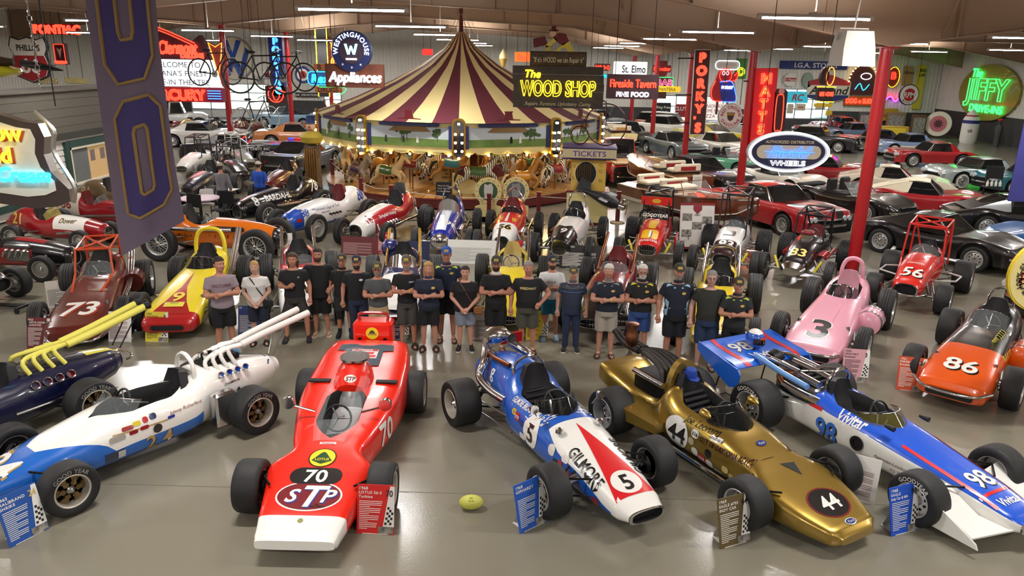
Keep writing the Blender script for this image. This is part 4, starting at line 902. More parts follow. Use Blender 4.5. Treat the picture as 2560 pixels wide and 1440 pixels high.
info_card('info_card', 'red printed card beside the red number 70 wedge car', (938, 1335), flat('d21f1c'), ('1968', 'LOTUS 56-3', 'Turbine'), '70', rz=R(2))
info_card('info_card', 'blue printed card beside the number 5 car', (1335, 1318), flat('1f56b4'), ('1968', 'GERHARDT'), '5', rz=R(-40))
info_card('info_card', 'bronze printed card beside the gold number 44 car', (1838, 1362), flat('5f4f2c'), ('1969', 'EAGLE #703', 'INDY CAR'), '44', rz=R(-25))
info_card('info_card', 'bright blue printed card beside the winged number 98 car', (2262, 1332), flat('1a50c4'), ('1968', 'EAGLE', 'Indy Car # 404'), '98', rz=R(-22))
info_card('info_card', 'white certificate card standing behind the gold car nose', (2145, 1252), flat('e8e4de'), ('',), '', rz=R(30), tcol=flat('8a5f60'), white=True, w=.36)
# ================================================================ roadsters, dirt cars and sprint cars further back
def cage(c, m, x0=-.95, x1=.15, w=.36, z0=.85, z1=1.62, r=.022, fwd=True):
 ps = []
 for s in (-1, 1):
  ps += [[(x0, s*w, z0-.2), (x0+.02, s*w*.92, z1)], [(x1, s*w, z0), (x1-.12, s*w*.9, z1-.06)], [(x0+.02, s*w*.92, z1), (x1-.12, s*w*.9, z1-.06)], [(x0-.5, s*w*.6, z0-.1), (x0+.02, s*w*.9, z1-.1)], [(x1, s*w, z0), (x1+.8, s*w*.75, z0-.15)]]
 ps += [[(x0+.02, -w*.92, z1), (x0+.02, w*.92, z1)], [(x1-.12, -w*.9, z1-.06), (x1-.12, w*.9, z1-.06)], [(x0+.02, -w*.9, z1-.25), (x0+.02, w*.9, z1-.25)], [(x0+.02, -w*.92, z1), (x1-.12, w*.9, z1-.06)], [(x0+.02, w*.92, z1), (x1-.12, -w*.9, z1-.06)]]
 return bars(c, ps, r, m, 'roll_cage')
def side_exhaust(c, s=1, m=CHROME, z=.5, x0=.6, x1=-1.6, r=.045, y=.48):
 q = B()
 for k in range(4): q.tube([(x0-.16*k, s*c.prof(x0-.16*k)[1]*.9, z+.12), (x0-.16*k-.05, s*y, z+.08), (x0-.16*k-.25, s*(y+.02), z)], .026, None, 7, smooth=3)
 q.tube([(x0-.2, s*(y+.02), z), (x1, s*(y+.02), z)], r, None, 10); return part('exhaust_pipe', q, m, c.root)
def nerf(c, m=CHROME, z=.36):
 for s in (-1, 1): bars(c, [[(-.9, s*.35, z), (-.85, s*.72, z), (-.45, s*.74, z), (-.35, s*.38, z)]], .018, m, 'nerf_bar', 3)
def tail_pipes(c, m=CHROME):
 for s in (-1, 1): pipe(c, [(-.4, s*.34, .75), (-.8, s*.36, .9), (-1.5, s*.34, 1.35)], .035, m, 'exhaust_stack', 3)
LOW = [(2.02, .4, .2, .36, 4.5), (1.94, .47, .16, .44, 4.5), (1.5, .52, .14, .56, 4), (.9, .5, .14, .68, 3.6), (.3, .48, .14, .76, 3.2), (-.1, .47, .14, .8, 3), (-.6, .46, .15, .84, 2.8), (-1.05, .42, .18, 1.02, 2.4), (-1.5, .33, .26, .98, 2.2), (-1.95, .18, .4, .78, 2), (-2.15, .05, .5, .62, 2)]
# maroon laydown roadster, number 73
c = racer('race_car', 'maroon roadster race car number 73 with an orange roll cage', [(105, 843), (318, 846)], [(188, 737), (372, 743)], LOW, '5f1c14', None, (-1.0, -.1, .28, .42), rr=.4, rw=.3, fr=.36, fw=.22, shield=(.26, GLASS, .8), intake=False)
decal_text(c, '73', .46, 1.35, -.02, .6, 'front', PW, 'number', shear=.2, outline=paint('a33018')); cage(c, paint('d04a20'), x0=-1.2, x1=-.1, z1=1.38, w=.34)
pipe(c, [(1.92, -.46, .3), (2.08, -.3, .2), (2.08, .3, .2), (1.92, .46, .3)], .022, CHROME, 'nose_bumper', 3); pipe(c, [(.2, .5, .4), (-.4, .52, .52), (-1.0, .5, .8), (-1.7, .46, 1.25)], .04, CHROME, 'exhaust_stack', 3); pipe(c, [(.2, .56, .42), (-.4, .58, .54), (-1.0, .56, .82), (-1.6, .52, 1.22)], .04, CHROME, 'exhaust_stack', 3)
q = B(); q.lathe([(.2, -.3), (.22, 0), (.2, .3)], None, 14, 'X', (-.8, .6, .5)); part('oil_tank', q, paint('4a1410'), c.root)
decal_poly(c, ell(.2, .07, 18), .62, .2, .75, 'front', CHROME, 'air_scoop'); c73 = c
info_card('info_card', 'dark red printed card beside the maroon number 73 roadster', (97, 872), flat('6d1f24'), ('1963', 'KURTIS KESSEL', 'ROADSTER'), '73', rz=R(0))
info_card('info_card', 'white printed card between the maroon and yellow roadsters', (300, 855), flat('e9e6e2'), ('', '1963 KURTIS', ''), '', white=True, tcol=flat('8a4a58'), rz=R(0))
info_card('info_card', 'black framed photo card leaning behind the maroon roadster', (150, 768), flat('cfc9bf'), ('', ''), '', white=True, tcol=flat('55504a'), rz=R(-30))
# yellow and red, number 9
c = racer('race_car', 'yellow roadster with a red flame stripe and number 9', [(388, 800), (545, 812)], [(455, 736), (602, 735)], LOW, 'ecd430', lambda x, a, s: 'b01c1e' if x > 1.72 else None, (-1.0, -.12, .28, .42), rr=.4, rw=.3, fr=.36, fw=.22, shield=(.24, TINT, .6), intake=False, cap0=True)
decal_poly(c, [(0, 1.35), (.05, .6), (.2, 0), (.36, -.4), (-.36, -.4), (-.2, 0), (-.05, .6)], 1.4, 0, .6, 'front', paint('a81a1c'), 'flame_stripe', cell=.08); decal_text(c, '9', .34, 1.2, 0, .6, 'front', paint('efd84a'), 'number', off=.01)
decal_poly(c, rrect(.36, .16, .01), 1.5, 0, .55, 'front', paint('e8dc52'), 'sponsor_panel', off=.011); decal_text(c, 'SPRINT', .035, 1.46, 0, .55, 'front', PK, 'sponsor_lettering', off=.013)
decal_poly(c, rrect(.6, .1, .05), 2.02, 0, .28, 'nose', DARK, 'nose_intake', off=.012); hoop(c, -1.2, .3, .8, 1.42, paint('ecd430'), .045, .05)
for y_ in (.52, .58): pipe(c, [(-.1, y_-.06, .5), (-.5, y_, .6), (-1.0, y_, .9), (-1.6, y_, 1.35)], .035, CHROME, 'exhaust_stack', 3)
info_card('info_card', 'yellow printed card beside the yellow number 9 roadster', (392, 855), flat('e3cf3a'), ('1963', 'WATSON', 'Roadster'), '9', tcol=flat('3a341a'), rz=R(0))
# pink number 3
c = racer('race_car', 'pink roadster race car with a large black number 3', [(1962, 860), (2150, 898)], [(2022, 800), (2190, 826)], LOW, 'e8a4b8', None, (-1.0, -.12, .28, .42), rr=.41, rw=.3, fr=.36, fw=.22, shield=(.22, TINT, .6), intake=False, seat=mat('pink_seat', 'd99aac', .5))
decal_text(c, '3', .66, 1.35, 0, .6, 'front', PW, 'number_halo', off=.005, sx=1.08); decal_text(c, '3', .62, 1.35, 0, .6, 'front', PK, 'number', off=.009); pipe(c, [(1.94, -.46, .36), (2.1, -.3, .36), (2.1, .3, .36), (1.94, .46, .36)], .024, CHROME, 'nose_bumper', 3)
hoop(c, -1.15, .2, .9, 1.36, paint('e8a4b8'), .04, .05); q = B(); q.lathe([(.1, -.34), (.22, -.28), (.24, 0), (.22, .28), (.1, .34)], None, 18, 'X', (.05, .62, .5)); tk = part('side_tank', q, paint('e8a4b8'), c.root)
for x in (-.15, .2): q = B(); q.lathe([(.243, 0), (.243, .05)], None, 18, 'X', (x, .62, .5)); part('strap', q, CHROME, tk)
decal_poly(c, rrect(.66, .12, .05), 2.02, 0, .28, 'nose', DARK, 'nose_intake', off=.012); decal_poly(c, [(-.3, -.002), (.3, -.002), (.3, .002), (-.3, .002)], .75, .14, .75, 'front', flat('8a5a68'), 'hood_seam', rot=90)
info_card('info_card', 'pink printed card beside the pink number 3 roadster', (2136, 955), flat('d8a0aa'), ('1959', 'LESOVSKY', 'Roadster'), '3', tcol=flat('3a2a2c'), rz=R(8))
# orange and black 86
c = racer('race_car', 'orange and black roadster race car number 86', [(2282, 962), (2507, 1020)], [(2382, 862), (2575, 905)], LOW, 'e0560f', lambda x, a, s: '17100e' if x < .75 and a > .1 else None, (-1.0, -.1, .28, .42), rr=.36, rw=.34, fr=.34, fw=.28, style='mag', tread='slick', shield=(.3, GLASS, .6), intake=False)
decal_text(c, '86', .36, 1.4, 0, .6, 'front', PW, 'number', outline=PK); decal_poly(c, rrect(.66, .12, .05), 2.02, 0, .28, 'nose', DARK, 'nose_intake', off=.012); pipe(c, [(1.9, -.55, .4), (2.1, -.3, .34), (2.1, .3, .34), (1.9, .55, .4)], .022, CHROME, 'nose_bumper', 3)
for s, vw in ((1, 'left'), (-1, 'right')): decal_text(c, 'THE ROSE', .09, .5, s*.48, .6, vw, paint('d9b34a'), 'lettering', shear=.2)
stacks(c, [(.36-.12*k, .28, .84) for k in range(4)], .05, .14, (.1, .5, .9), paint('c9c35a'), DARK); q = B(); q.lathe([(.1, -.34), (.2, -.28), (.21, 0), (.2, .28), (.1, .34)], None, 18, 'X', (-.1, .62, .5)); tk = part('side_tank', q, paint('e0560f'), c.root)
for x in (-.2, .05): q = B(); q.lathe([(.213, 0), (.213, .05)], None, 18, 'X', (x, .62, .5)); part('strap', q, CHROME, tk)
hoop(c, -1.15, .2, .9, 1.3, CHROME, .02, .05)
info_card('info_card', 'orange printed card beside the orange number 86 roadster', (2274, 977), flat('c84e2c'), ('1961', 'PORTER LAYDOWN', 'Roadster'), '86', rz=R(14))
# red winged-frame sprint car 56
c = racer('race_car', 'red caged sprint car number 56 on wide rear tyres', [(2190, 768), (2325, 781)], [(2232, 692), (2400, 724)], SPRINT, 'd42a22', None, (-.85, -.05, .3, .5), wb=2.2, rr=.38, rw=.4, rt=.78, fr=.33, fw=.3, ft=.7, style='slot', tread='slick', shield=(.2, GLASS, .3), intake=True)
decal_text(c, '56', .32, 1.05, 0, .8, 'front', PW, 'number', outline=PK, shear=.1); decal_text(c, 'FOXCO', .07, .68, 0, .95, 'front', PW, 'lettering'); cage(c, paint('c8241e'), x0=-1.0, x1=.0, z1=1.7, w=.42)
for s in (-1, 1): bars(c, [[(.3, s*.38, .5), (.25, s*.78, .55), (-.5, s*.8, .5), (-.75, s*.4, .5)]], .02, flat('c9c9c6'), 'nerf_bar')
for s, vw in ((1, 'left'), (-1, 'right')): decal_text(c, 'Gambler', .08, .4, s*.36, .75, vw, paint('d8a84a'), 'lettering', shear=.3)
pipe(c, [(1.3, -.4, .4), (1.55, -.2, .4), (1.55, .2, .4), (1.3, .4, .4)], .02, CHROME, 'front_bumper', 3)
# black 83
c = racer('race_car', 'black caged sprint car with cream number 83 and chrome nose', [(1908, 700), (2060, 724)], [(1971, 650), (2104, 671)], SPRINT, '120c0f', None, (-.85, -.05, .3, .5), wb=2.2, rr=.38, rw=.36, rt=.74, fr=.34, fw=.2, ft=.78, style='disc', tread='block', ftread='rib', seat=REDLEATHER, intake='bars')
decal_text(c, '83', .3, 1.08, 0, .8, 'front', paint('ead47e'), 'number'); cage(c, BLACK, z1=1.6); side_exhaust(c, 1, paint('a81c22'), .55, .5, -.9); side_exhaust(c, -1, paint('a81c22'), .55, .5, -.9)
q = B(); q.box((.25, 0, 1.12), (.3, .3, .12), bev=.04); part('scoop_cover', q, REDLEATHER, c.root); q = B(); q.box((.25, 0, 1.03), (.26, .24, .12)); part('blower', q, ALU, c.root)
q = B(); q.loft([[(1.47, .3*math.cos(a), .46+.17*math.sin(a)) for a in (2*math.pi*k/16 for k in range(16))], [(1.6, .2*math.cos(a), .42+.1*math.sin(a)) for a in (2*math.pi*k/16 for k in range(16))]]); part('nose_cone', q, CHROME, c.root)
for s in (-1, 1): q = B(); q.tube([(1.02, s*.55, .62), (1.1, s*.42, .35)], .035, None, 8); part('shock', q, paint('d8c93a'), c.root)
# white 93
c = racer('race_car', 'white sprint car with dark nose number 93 and tall cage', [(1732, 698), (1868, 690)], [(1792, 628), (1890, 640)], SPRINT, 'e9e6e4', lambda x, a, s: '2a1218' if x > .88 else None, (-.85, -.05, .3, .5), wb=2.2, rr=.4, rw=.36, rt=.72, fr=.35, fw=.2, ft=.76, style='disc', tread='block', ftread='rib', shield=(.18, GLASS, .3))
decal_text(c, '93', .28, 1.05, 0, .85, 'front', PW, 'number', shear=.1); cage(c, mat('cage_brown', '2c1a18', .4), z1=1.95); nerf(c); decal_poly(c, rrect(.3, .28, .05), .5, 0, 1., 'front', ALU, 'hood_scoop', off=.02)
for s in (-1, 1): q = B(); q.tube([(1.02, s*.55, .62), (1.1, s*.42, .35)], .035, None, 8); part('shock', q, paint('d8c93a'), c.root)
# red and yellow 1
c = racer('race_car', 'red and yellow sprint car number 1 with a red front wing bar', [(1550, 653), (1690, 670)], [(1588, 611), (1702, 622)], SPRINT, 'c4201e', None, (-.85, -.05, .3, .5), wb=2.2, rr=.4, rw=.38, rt=.74, fr=.34, fw=.22, ft=.78, style='disc', tread='block', ftread='rib', shield=(.2, TINT, .3), intake='bars')
decal_poly(c, rrect(.42, .4, .08), 1.02, 0, .8, 'front', paint('e8b722'), 'number_panel'); decal_text(c, '1', .3, 1.02, 0, .8, 'front', PW, 'number', off=.01, outline=PK); decal_poly(c, [(-.09, -.3), (.09, -.3), (.13, .3), (-.13, .3)], .45, 0, 1, 'front', paint('e8b722'), 'hood_stripe')
cage(c, BLACK, z1=1.75); q = B(); q.box((.05, 0, 1.52), (.04, .82, .22)); vb = part('visor_board', q, paint('cc2a20'), c.root, False); q = B(); letters(q, 'GOODYEAR', .09, frame((.22, 0, 1.16), (0, 1, 0), (-.3, 0, 1)), flat('e8e6e0'), shear=.15); part('visor_lettering', q, None, c.root, False)
q = B(); q.prism(ell(.12, .06, 16), .004, flat('c9a02a'), frame((.073, 0, 1.52), (0, 1, 0), (0, 0, 1))); part('emblem', q, None, vb, False)
q = B(); q.box((.3, .62, .5), (.7, .05, .42), bev=.02); part('side_board', q, paint('b81c1a'), c.root); nerf(c); decal_text(c, 'GOODYEAR', .06, 1.3, 0, .75, 'front', PW, 'lettering')
for s in (-1, 1): q = B(); q.tube([(1.02, s*.55, .62), (1.1, s*.42, .35)], .035, None, 8); part('shock', q, paint('d8c93a'), c.root)
# white and black 9 with sunburst paint
c = racer('race_car', 'white dirt racer with black nose and white number 9', [(1347, 650), (1467, 659)], [(1391, 600), (1496, 616)], DIRT, 'eceae6', lambda x, a, s: '14100f' if x > 1.0 and a > -.2 else None, (-.75, .0, .3, .5), rr=.4, rw=.24, fr=.38, fw=.18, style='wire', tread='block', ftread='rib', shield=(.22, TINT, .2), intake='bars', seat=LEATHER)
decal_text(c, '9', .26, 1.25, 0, .9, 'front', PW, 'number', shear=.15); hoop(c, -.85, .24, 1.0, 1.55, CHROME, .024, .05); side_exhaust(c, -1, COPPER, .6); nerf(c)
decal_poly(c, [(-.34, -.1), (-.17, .12), (0, -.02), (.17, .12), (.34, -.1)], .98, 0, .95, 'front', paint('14100f'), 'scallop')
info_card('info_card', 'black printed card in front of the white number 9 racer', (1400, 668), flat('1c1c1f'), ('1958',), '9', numcol=flat('e9e6e0'), rz=R(3), w=.5)
info_card('info_card', 'wide black photo board in front of the white number 9 racer', (1452, 672), flat('241f1f'), ('1958 BOWES SEAL FAST SPECIAL',), '', white=True, rz=R(3), w=1.1, h=.6)
# red and white 56
c = racer('race_car', 'red and white dirt racer with gold flames and number 56', [(1200, 640), (1320, 650)], [(1236, 592), (1336, 598)], DIRT, 'd8261e', lambda x, a, s: 'f0efec' if x > .95 else None, (-.75, .0, .3, .5), rr=.4, rw=.24, fr=.38, fw=.18, style='wire', tread='block', ftread='rib', shield=(.16, TINT, .2), intake='bars', seat=REDLEATHER)
decal_text(c, '56', .26, 1.25, 0, .9, 'front', PK, 'number', outline=paint('d8b23a'), shear=.1); hoop(c, -.85, .26, 1.0, 1.55, CHROME, .02, .05, top=.4); side_exhaust(c, -1, mat('gold_pipe', 'c9a04a', .2, 1.), .6); side_exhaust(c, 1)
decal_poly(c, [(-.04, -.3), (.04, -.3), (.02, .5), (-.02, .5)], .6, 0, 1, 'front', PW, 'hood_stripe')
for s in (-1, 1): decal_poly(c, [(-.06, .2), (0, -.1), (.02, .15), (.06, -.05), (.08, .22)], .75, s*.18, 1, 'front', paint('e0b030'), 'gold_flame')
info_card('info_card', 'red printed card beside the red and white number 56 racer', (1292, 655), flat('c21f26'), ('1957', 'KUZMA'), '56', rz=R(2))
# blue and white 98 dirt
c = racer('race_car', 'metallic blue dirt racer with white stripe and number 98', [(1045, 632), (1172, 640)], [(1083, 590), (1181, 590)], DIRT, '1c2f9c', None, (-.75, .0, .3, .5), rr=.41, rw=.24, fr=.38, fw=.18, style='disc', tread='block', ftread='rib', intake='bars', shield=(.3, ALU, .1))
decal_poly(c, [(-.13, -.75), (.13, -.75), (.13, .75), (-.13, .75)], .85, 0, .95, 'front', paint('dfe3ea'), 'white_stripe', off=.005); decal_text(c, '98', .24, 1.15, .2, .88, 'front', PW, 'number', rot=8, shear=.2, off=.009); hoop(c, -.85, .24, 1.0, 1.5, CHROME, .024, .05); side_exhaust(c, 1); side_exhaust(c, -1, COPPER); q = B(); q.ball((1.74, 0, .5), .24, CHROME, 16, .5, 1.1, .9); part('chrome_nose', q, None, c.root)
# red and white 16
c = racer('race_car', 'red and white dirt racer number 16 with a tall black headrest', [(975, 626), (866, 602)], [(1055, 585), (960, 566)], DIRT, 'b81c24', lambda x, a, s: 'f0eeea' if (x > 1.15 or a > .72 and x < 1.2) else None, (-.75, .0, .3, .5), rr=.42, rw=.22, fr=.38, fw=.17, style='disc', shield=None, intake='bars')
decal_text(c, '16', .2, 1.35, .1, .82, 'left', paint('a31c22'), 'number'); decal_text(c, '16', .34, -1.35, .25, .9, 'left', PW, 'number'); decal_text(c, 'Springfield Welding', .08, .5, .38, .82, 'left', PW, 'lettering', shear=.3); side_exhaust(c, 1)
q = B(); q.loft([[(-.78, -.24, .9), (-.72, 0, .85), (-.78, .24, .9)], [(-.9, -.24, 1.2), (-.82, 0, 1.2), (-.9, .24, 1.2)], [(-1.0, -.14, 1.48), (-.94, 0, 1.5), (-1.0, .14, 1.48)]], None, False); part('headrest', q, LEATHER, c.root)
info_card('info_card', 'red printed card in front of the red and white number 16', (962, 632), flat('c01f3a'), ('1952', 'KURTIS KRAFT'), '', rz=R(4))
info_card('info_card', 'wide dark red board with photos in front of number 16', (898, 640), flat('5c1c22'), ('',), '', white=True, rz=R(4), w=1.0, h=.52, tcol=flat('b9928f'))
info_card('info_card', 'wide white drawing board behind the standing group', (1183, 660), flat('d9d8d4'), ('',), '', white=True, rz=R(2), w=1.35, h=.62, tcol=flat('a5a39d'))
info_card('info_card', 'small navy board leaning in front of the blue number 98', (1045, 650), flat('161c46'), ('',), '', white=True, rz=R(2), w=.6, h=.5, tcol=flat('2a3160'))
# white and blue 88
c = racer('race_car', 'white and blue dirt racer number 88 with a red seat', [(782, 611), (692, 588)], [(922, 566), (852, 548)], DIRT, 'eceae6', lambda x, a, s: '1f50b8' if (x > 1.25 or a < -.35) else None, (-.78, .0, .3, .5), rr=.43, rw=.24, fr=.4, fw=.19, style='disc', seat=REDLEATHER, intake='bars')
decal_text(c, '88', .2, 1.2, .3, .78, 'left', paint('1f4aa8'), 'number', shear=.2); decal_text(c, '88', .34, -1.4, .25, .95, 'left', paint('1f4aa8'), 'number', shear=.1); decal_text(c, 'Westwood Gage & Tool', .09, .35, .38, .82, 'left', paint('4a5a8a'), 'lettering', shear=.3, bold=0, sx=.9); decal_poly(c, [(-.1, 0), (.02, .06), (.12, .05), (.1, -.05), (0, -.06)], 1.45, .22, .6, 'left', paint('b8242a'), 'emblem')
for k in range(4): q = B(); q.tube([(.25-.14*k, .36, .62), (.2-.14*k, .46, .6)], .03, None, 8); part('exhaust_stub', q, IRON, c.root)
decal_text(c, 'BOSS & SONS', .04, .4, .38, .7, 'left', paint('4a5a8a'), 'lettering')
# black 8, lettered side
c = racer('race_car', 'black dirt racer with white lettering and number 8', [(650, 577), (582, 556)], [(812, 538), (745, 520)], DIRT, '0e0c10', None, (-.78, .0, .3, .5), rr=.43, rw=.24, fr=.4, fw=.19, style='wire', intake='bars')
decal_text(c, '8', .26, 1.2, .3, .78, 'left', PW, 'number'); decal_text(c, 'BARDAHL', .17, .35, .38, .82, 'left', PW, 'lettering', sx=1.0); decal_text(c, '78', .36, -1.35, .25, .95, 'left', PW, 'number'); pipe(c, [(.5, .42, .55), (-1.8, .46, .5)], .045, CHROME, smooth=0)
for k in range(5): decal_poly(c, ell(.04, .03, 12), -.2+.1*k, .39, .6+.04*(k % 2), 'left', paint(('b8242a', 'd9d6d0', 'd8c23a', 'd9d6d0', '9a2a2a')[k]), 'sponsor_badge')
q = B(); q.loft([[(-.78, -.24, .9), (-.72, 0, .85), (-.78, .24, .9)], [(-.9, -.24, 1.2), (-.82, 0, 1.2), (-.9, .24, 1.2)], [(-1.0, -.14, 1.5), (-.94, 0, 1.52), (-1.0, .14, 1.5)]], None, False); part('headrest', q, LEATHER, c.root)
# orange upright champ car
c = racer('race_car', 'orange vintage race car with wire wheels behind the hanging banner', [(640, 667), (700, 624)], [(400, 660), (478, 612)], DIRT, 'e0700f', lambda x, a, s: '1a1413' if x > 1.52 else None, (-.85, -.05, .3, .5), wb=2.55, rr=.46, rw=.24, fr=.46, fw=.22, style='wire', intake='bars', shield=(.16, GLASS, .4))
pipe(c, [(.55, -.46, .82), (-1.2, -.5, .8), (-1.9, -.5, .8)], .055, CHROME, smooth=0); louvres(c, -.9, 1.2, -.395, .62, 14)
q = B(); q.prism(rrect(.9, .13, .06), .012, None, frame((.4, -.392, .82), (1, 0, 0), (0, 0, 1))); part('exhaust_slot', q, DARK, c.root)
info_card('info_card', 'white printed card leaning on the orange vintage car nose', (715, 640), flat('dcd8d2'), ('',), '', white=True, rz=R(-20), tcol=flat('8a867e'), w=.4, h=.6)
# the roadsters half hidden behind the people
c = racer('race_car', 'white roadster with chrome oval grille behind two men in black', [(692, 800), (822, 800)], [(692, 716), (812, 716)], ROAD, 'f0efeb', lambda x, a, s: 'a8161c' if x < .1 and a > .3 else None, (-1.0, -.1, .28, .42), shield=(.2, GLASS, .4), intake='bars', rr=.4); tail_pipes(c)
q = B(); q.ball((1.92, 0, .42), .2, CHROME, 16, .5, 1.7, .75); part('chrome_grille', q, None, c.root)
info_card('info_card', 'blue printed card behind the woman with the black bag', (623, 838), flat('2a3f7a'), ('19',), '', white=True, rz=R(0))
c = racer('race_car', 'navy roadster with chrome headrest domes behind the middle group', [(945, 812), (1052, 812)], [(965, 722), (1062, 722)], ROAD, '16194e', lambda x, a, s: 'eeece8' if .2 < x < 1.9 and a > -.2 else None, (-1.0, -.1, .28, .42), shield=(.26, CHROME, .5), intake='bars', rr=.4); tail_pipes(c, mat('gold_pipe', 'c9a04a', .2, 1.))
q = B(); q.ball((-1.15, -.3, .98), .22, paint('1a1d5a'), 14); part('headrest_dome', q, None, c.root)
info_card('info_card', 'navy printed card behind the man in khaki shorts', (995, 848), flat('24285e'), ('19',), '8', rz=R(0))
c = racer('race_car', 'yellow roadster with cream headrest behind the man in black polo', [(1202, 812), (1325, 812)], [(1235, 718), (1330, 718)], ROAD, 'e8cf2a', None, (-1.0, -.1, .28, .42), shield=(.24, GLASS, .4), intake='bars', rr=.4, seat=mat('cream_seat', 'c9ae62', .5)); tail_pipes(c)
info_card('info_card', 'yellow printed card behind the man in the speedway tee', (1342, 850), flat('d9c12a'), ('19',), '', rz=R(0), tcol=flat('3a341a'))
info_card('info_card', 'white photo card behind the woman in grey shorts', (1200, 850), flat('cfcdc8'), ('',), '7', white=True, rz=R(0), tcol=flat('3a3938'))
c = racer('race_car', 'dark red roadster with chrome stacks behind the white-haired man', [(1440, 826), (1550, 826)], [(1505, 730), (1588, 730)], ROAD, '6e0f18', lambda x, a, s: '111013' if x > .9 else None, (-1.0, -.1, .28, .42), shield=(.2, GLASS, .4), intake='bars', rr=.4, seat=REDLEATHER); tail_pipes(c, COPPER)
info_card('info_card', 'black printed card behind the man in blue shorts', (1552, 866), flat('17171a'), ('1957', 'KURTIS KRAFT', '500 G'), '', rz=R(2))
c = racer('race_car', 'yellow and black roadster with chrome hoop behind the last two men', [(1705, 852), (1858, 856)], [(1720, 772), (1866, 786)], ROAD, 'e9cc22', None, (-1.0, -.1, .28, .42), shield=(.2, TINT, .4), intake='bars', rr=.42, rw=.3); hoop(c, -1.1, .3, .85, 1.42, CHROME, .03, .05); tail_pipes(c)
q = B(); q.ball((1.92, 0, .4), .2, CHROME, 16, .5, 1.8, .75); part('chrome_grille', q, None, c.root)
# cars at the left edge
c = racer('race_car', 'red, white and gold midget race car number 21', st=DIRT, body='98141c', scheme=lambda x, a, s: 'eeeae2' if (0 < x < 1.1 and a > -.05) else None, cockpit=(-.75, .0, .3, .5), rr=.38, rw=.22, fr=.36, fw=.2, style='disc', shield=(.3, mat('amber_screen', 'c9b25a', .05, alpha=.4), .6), intake='bars', at=(P(160, 612), R(-8))); c.root.scale = (.82,)*3
decal_text(c, '21', .36, -1.35, -.25, .9, 'right', paint('d9bc4a'), 'number', shear=.15); decal_text(c, 'Dower', .14, .5, -.3, .9, 'right', paint('6a5a2a'), 'lettering', shear=.3); bars(c, [[(.9, -.38, .5), (.6, -.46, .55), (.2, -.46, .5)]], .045, CHROME, 'exhaust_pipe')
c = racer('race_car', 'dark red vintage race car with a cream tail number 56', st=DIRT, body='8a121a', scheme=lambda x, a, s: 'cfc6b4' if x < -.75 else None, cockpit=(-.75, .0, .3, .5), rr=.4, rw=.2, fr=.4, fw=.18, style='disc', at=(P(275, 572), R(-6)), seat=REDLEATHER, shield=(.2, GLASS, .3)); c.root.scale = (.86,)*3
decal_text(c, '56', .32, -1.3, -.25, .9, 'right', paint('8a121a'), 'number'); louvres(c, .3, 1.2, -.37, .82, 10); pipe(c, [(.9, -.38, .6), (-1.0, -.46, .5)], .04, CHROME, smooth=0)
c = racer('race_car', 'bronze vintage race car number 81 by the office wall', st=DIRT, body='5c4a34', scheme=lambda x, a, s: None, cockpit=(-.75, .0, .3, .5), rr=.4, rw=.2, fr=.4, fw=.18, style='disc', at=(P(335, 548), R(-6)))
decal_text(c, '81', .3, -1.3, -.25, .9, 'right', paint('a08d70'), 'number')
c = racer('race_car', 'black and red race car with an open chrome engine', st=DIRT, body='0f0e11', scheme=lambda x, a, s: '9a121c' if (x < .7 and a < .2 or .2 < x < 1.0 and a > .75) else ('e6e2da' if x < -.9 else None), cockpit=(-.75, -.1, .3, .5), rr=.4, rw=.22, fr=.36, fw=.18, style='disc', at=(P(48, 682), R(-3))); c.root.scale = (.86,)*3
q = B(); q.box((.35, -.32, .86), (.75, .16, .12), bev=.03); q.box((.35, -.36, .6), (.7, .1, .3), bev=.02); part('engine', q, ALU, c.root)
for k in range(4): q = B(); q.tube([(.62-.17*k, -.36, .78), (.58-.17*k, -.48, .74), (.5-.17*k, -.5, .6)], .034, None, 8, smooth=3); part('exhaust_stub', q, CHROME, c.root)
decal_text(c, '6', .3, -1.3, -.25, .95, 'right', paint('c9a84a'), 'number'); nerf(c)
info_card('info_card', 'pink-red printed card in front of the black and red car', (162, 685), flat('b32c44'), ('1947', 'KURTIS KRAFT', 'Midget'), '', rz=R(-4))
c = racer('race_car', 'unpainted car chassis on black wheels with a caster stand', st=SPRINT, body='1d1c1e', cockpit=(-.85, -.05, .3, .5), wb=2.2, rr=.36, rw=.3, fr=.33, fw=.24, ft=.72, style='disc', tread='slick', at=(P(-135, 755), R(-10)))
q = B()
for y_ in (0, .35): q.tube([(1.2, y_*0-.2, .12), (2.0, -.1+y_*.3, .1)], .03, None, 6)
for y_ in (-.28, .12): q.lathe([(.05, -.02), (.05, .02)], None, 12, 'Y', (2.0, y_, .05))
q.tube([(2.0, -.3, .1), (2.0, .14, .1)], .03, None, 6); part('caster_stand', q, BLACK, c.root)
# ================================================================ people
def fuse(b, voxel, name, smooth=2):
 """melt overlapping limbs into one continuous skin"""
 me = bpy.data.meshes.new('limbs'); me.from_pydata(b.v, [], b.f)
 o = bpy.data.objects.new('limbs', me); TMP.collection.objects.link(o)
 m = o.modifiers.new('r', 'REMESH'); m.mode = 'VOXEL'; m.voxel_size = voxel
 if smooth: s = o.modifiers.new('s', 'SMOOTH'); s.factor = .5; s.iterations = smooth
 TMP.view_layers[0].update(); dg = TMP.view_layers[0].depsgraph
 out = bpy.data.meshes.new_from_object(o.evaluated_get(dg)); out.name = name
 bpy.data.objects.remove(o); bpy.data.meshes.remove(me)
 out.materials.clear(); out.polygons.foreach_set('use_smooth', [True]*len(out.polygons)); return out
def ering(z, rx, ry, cy=0., n=18, cx=0.): return [(cx+rx*math.cos(2*math.pi*k/n), cy+ry*math.sin(2*math.pi*k/n), z) for k in range(n)]
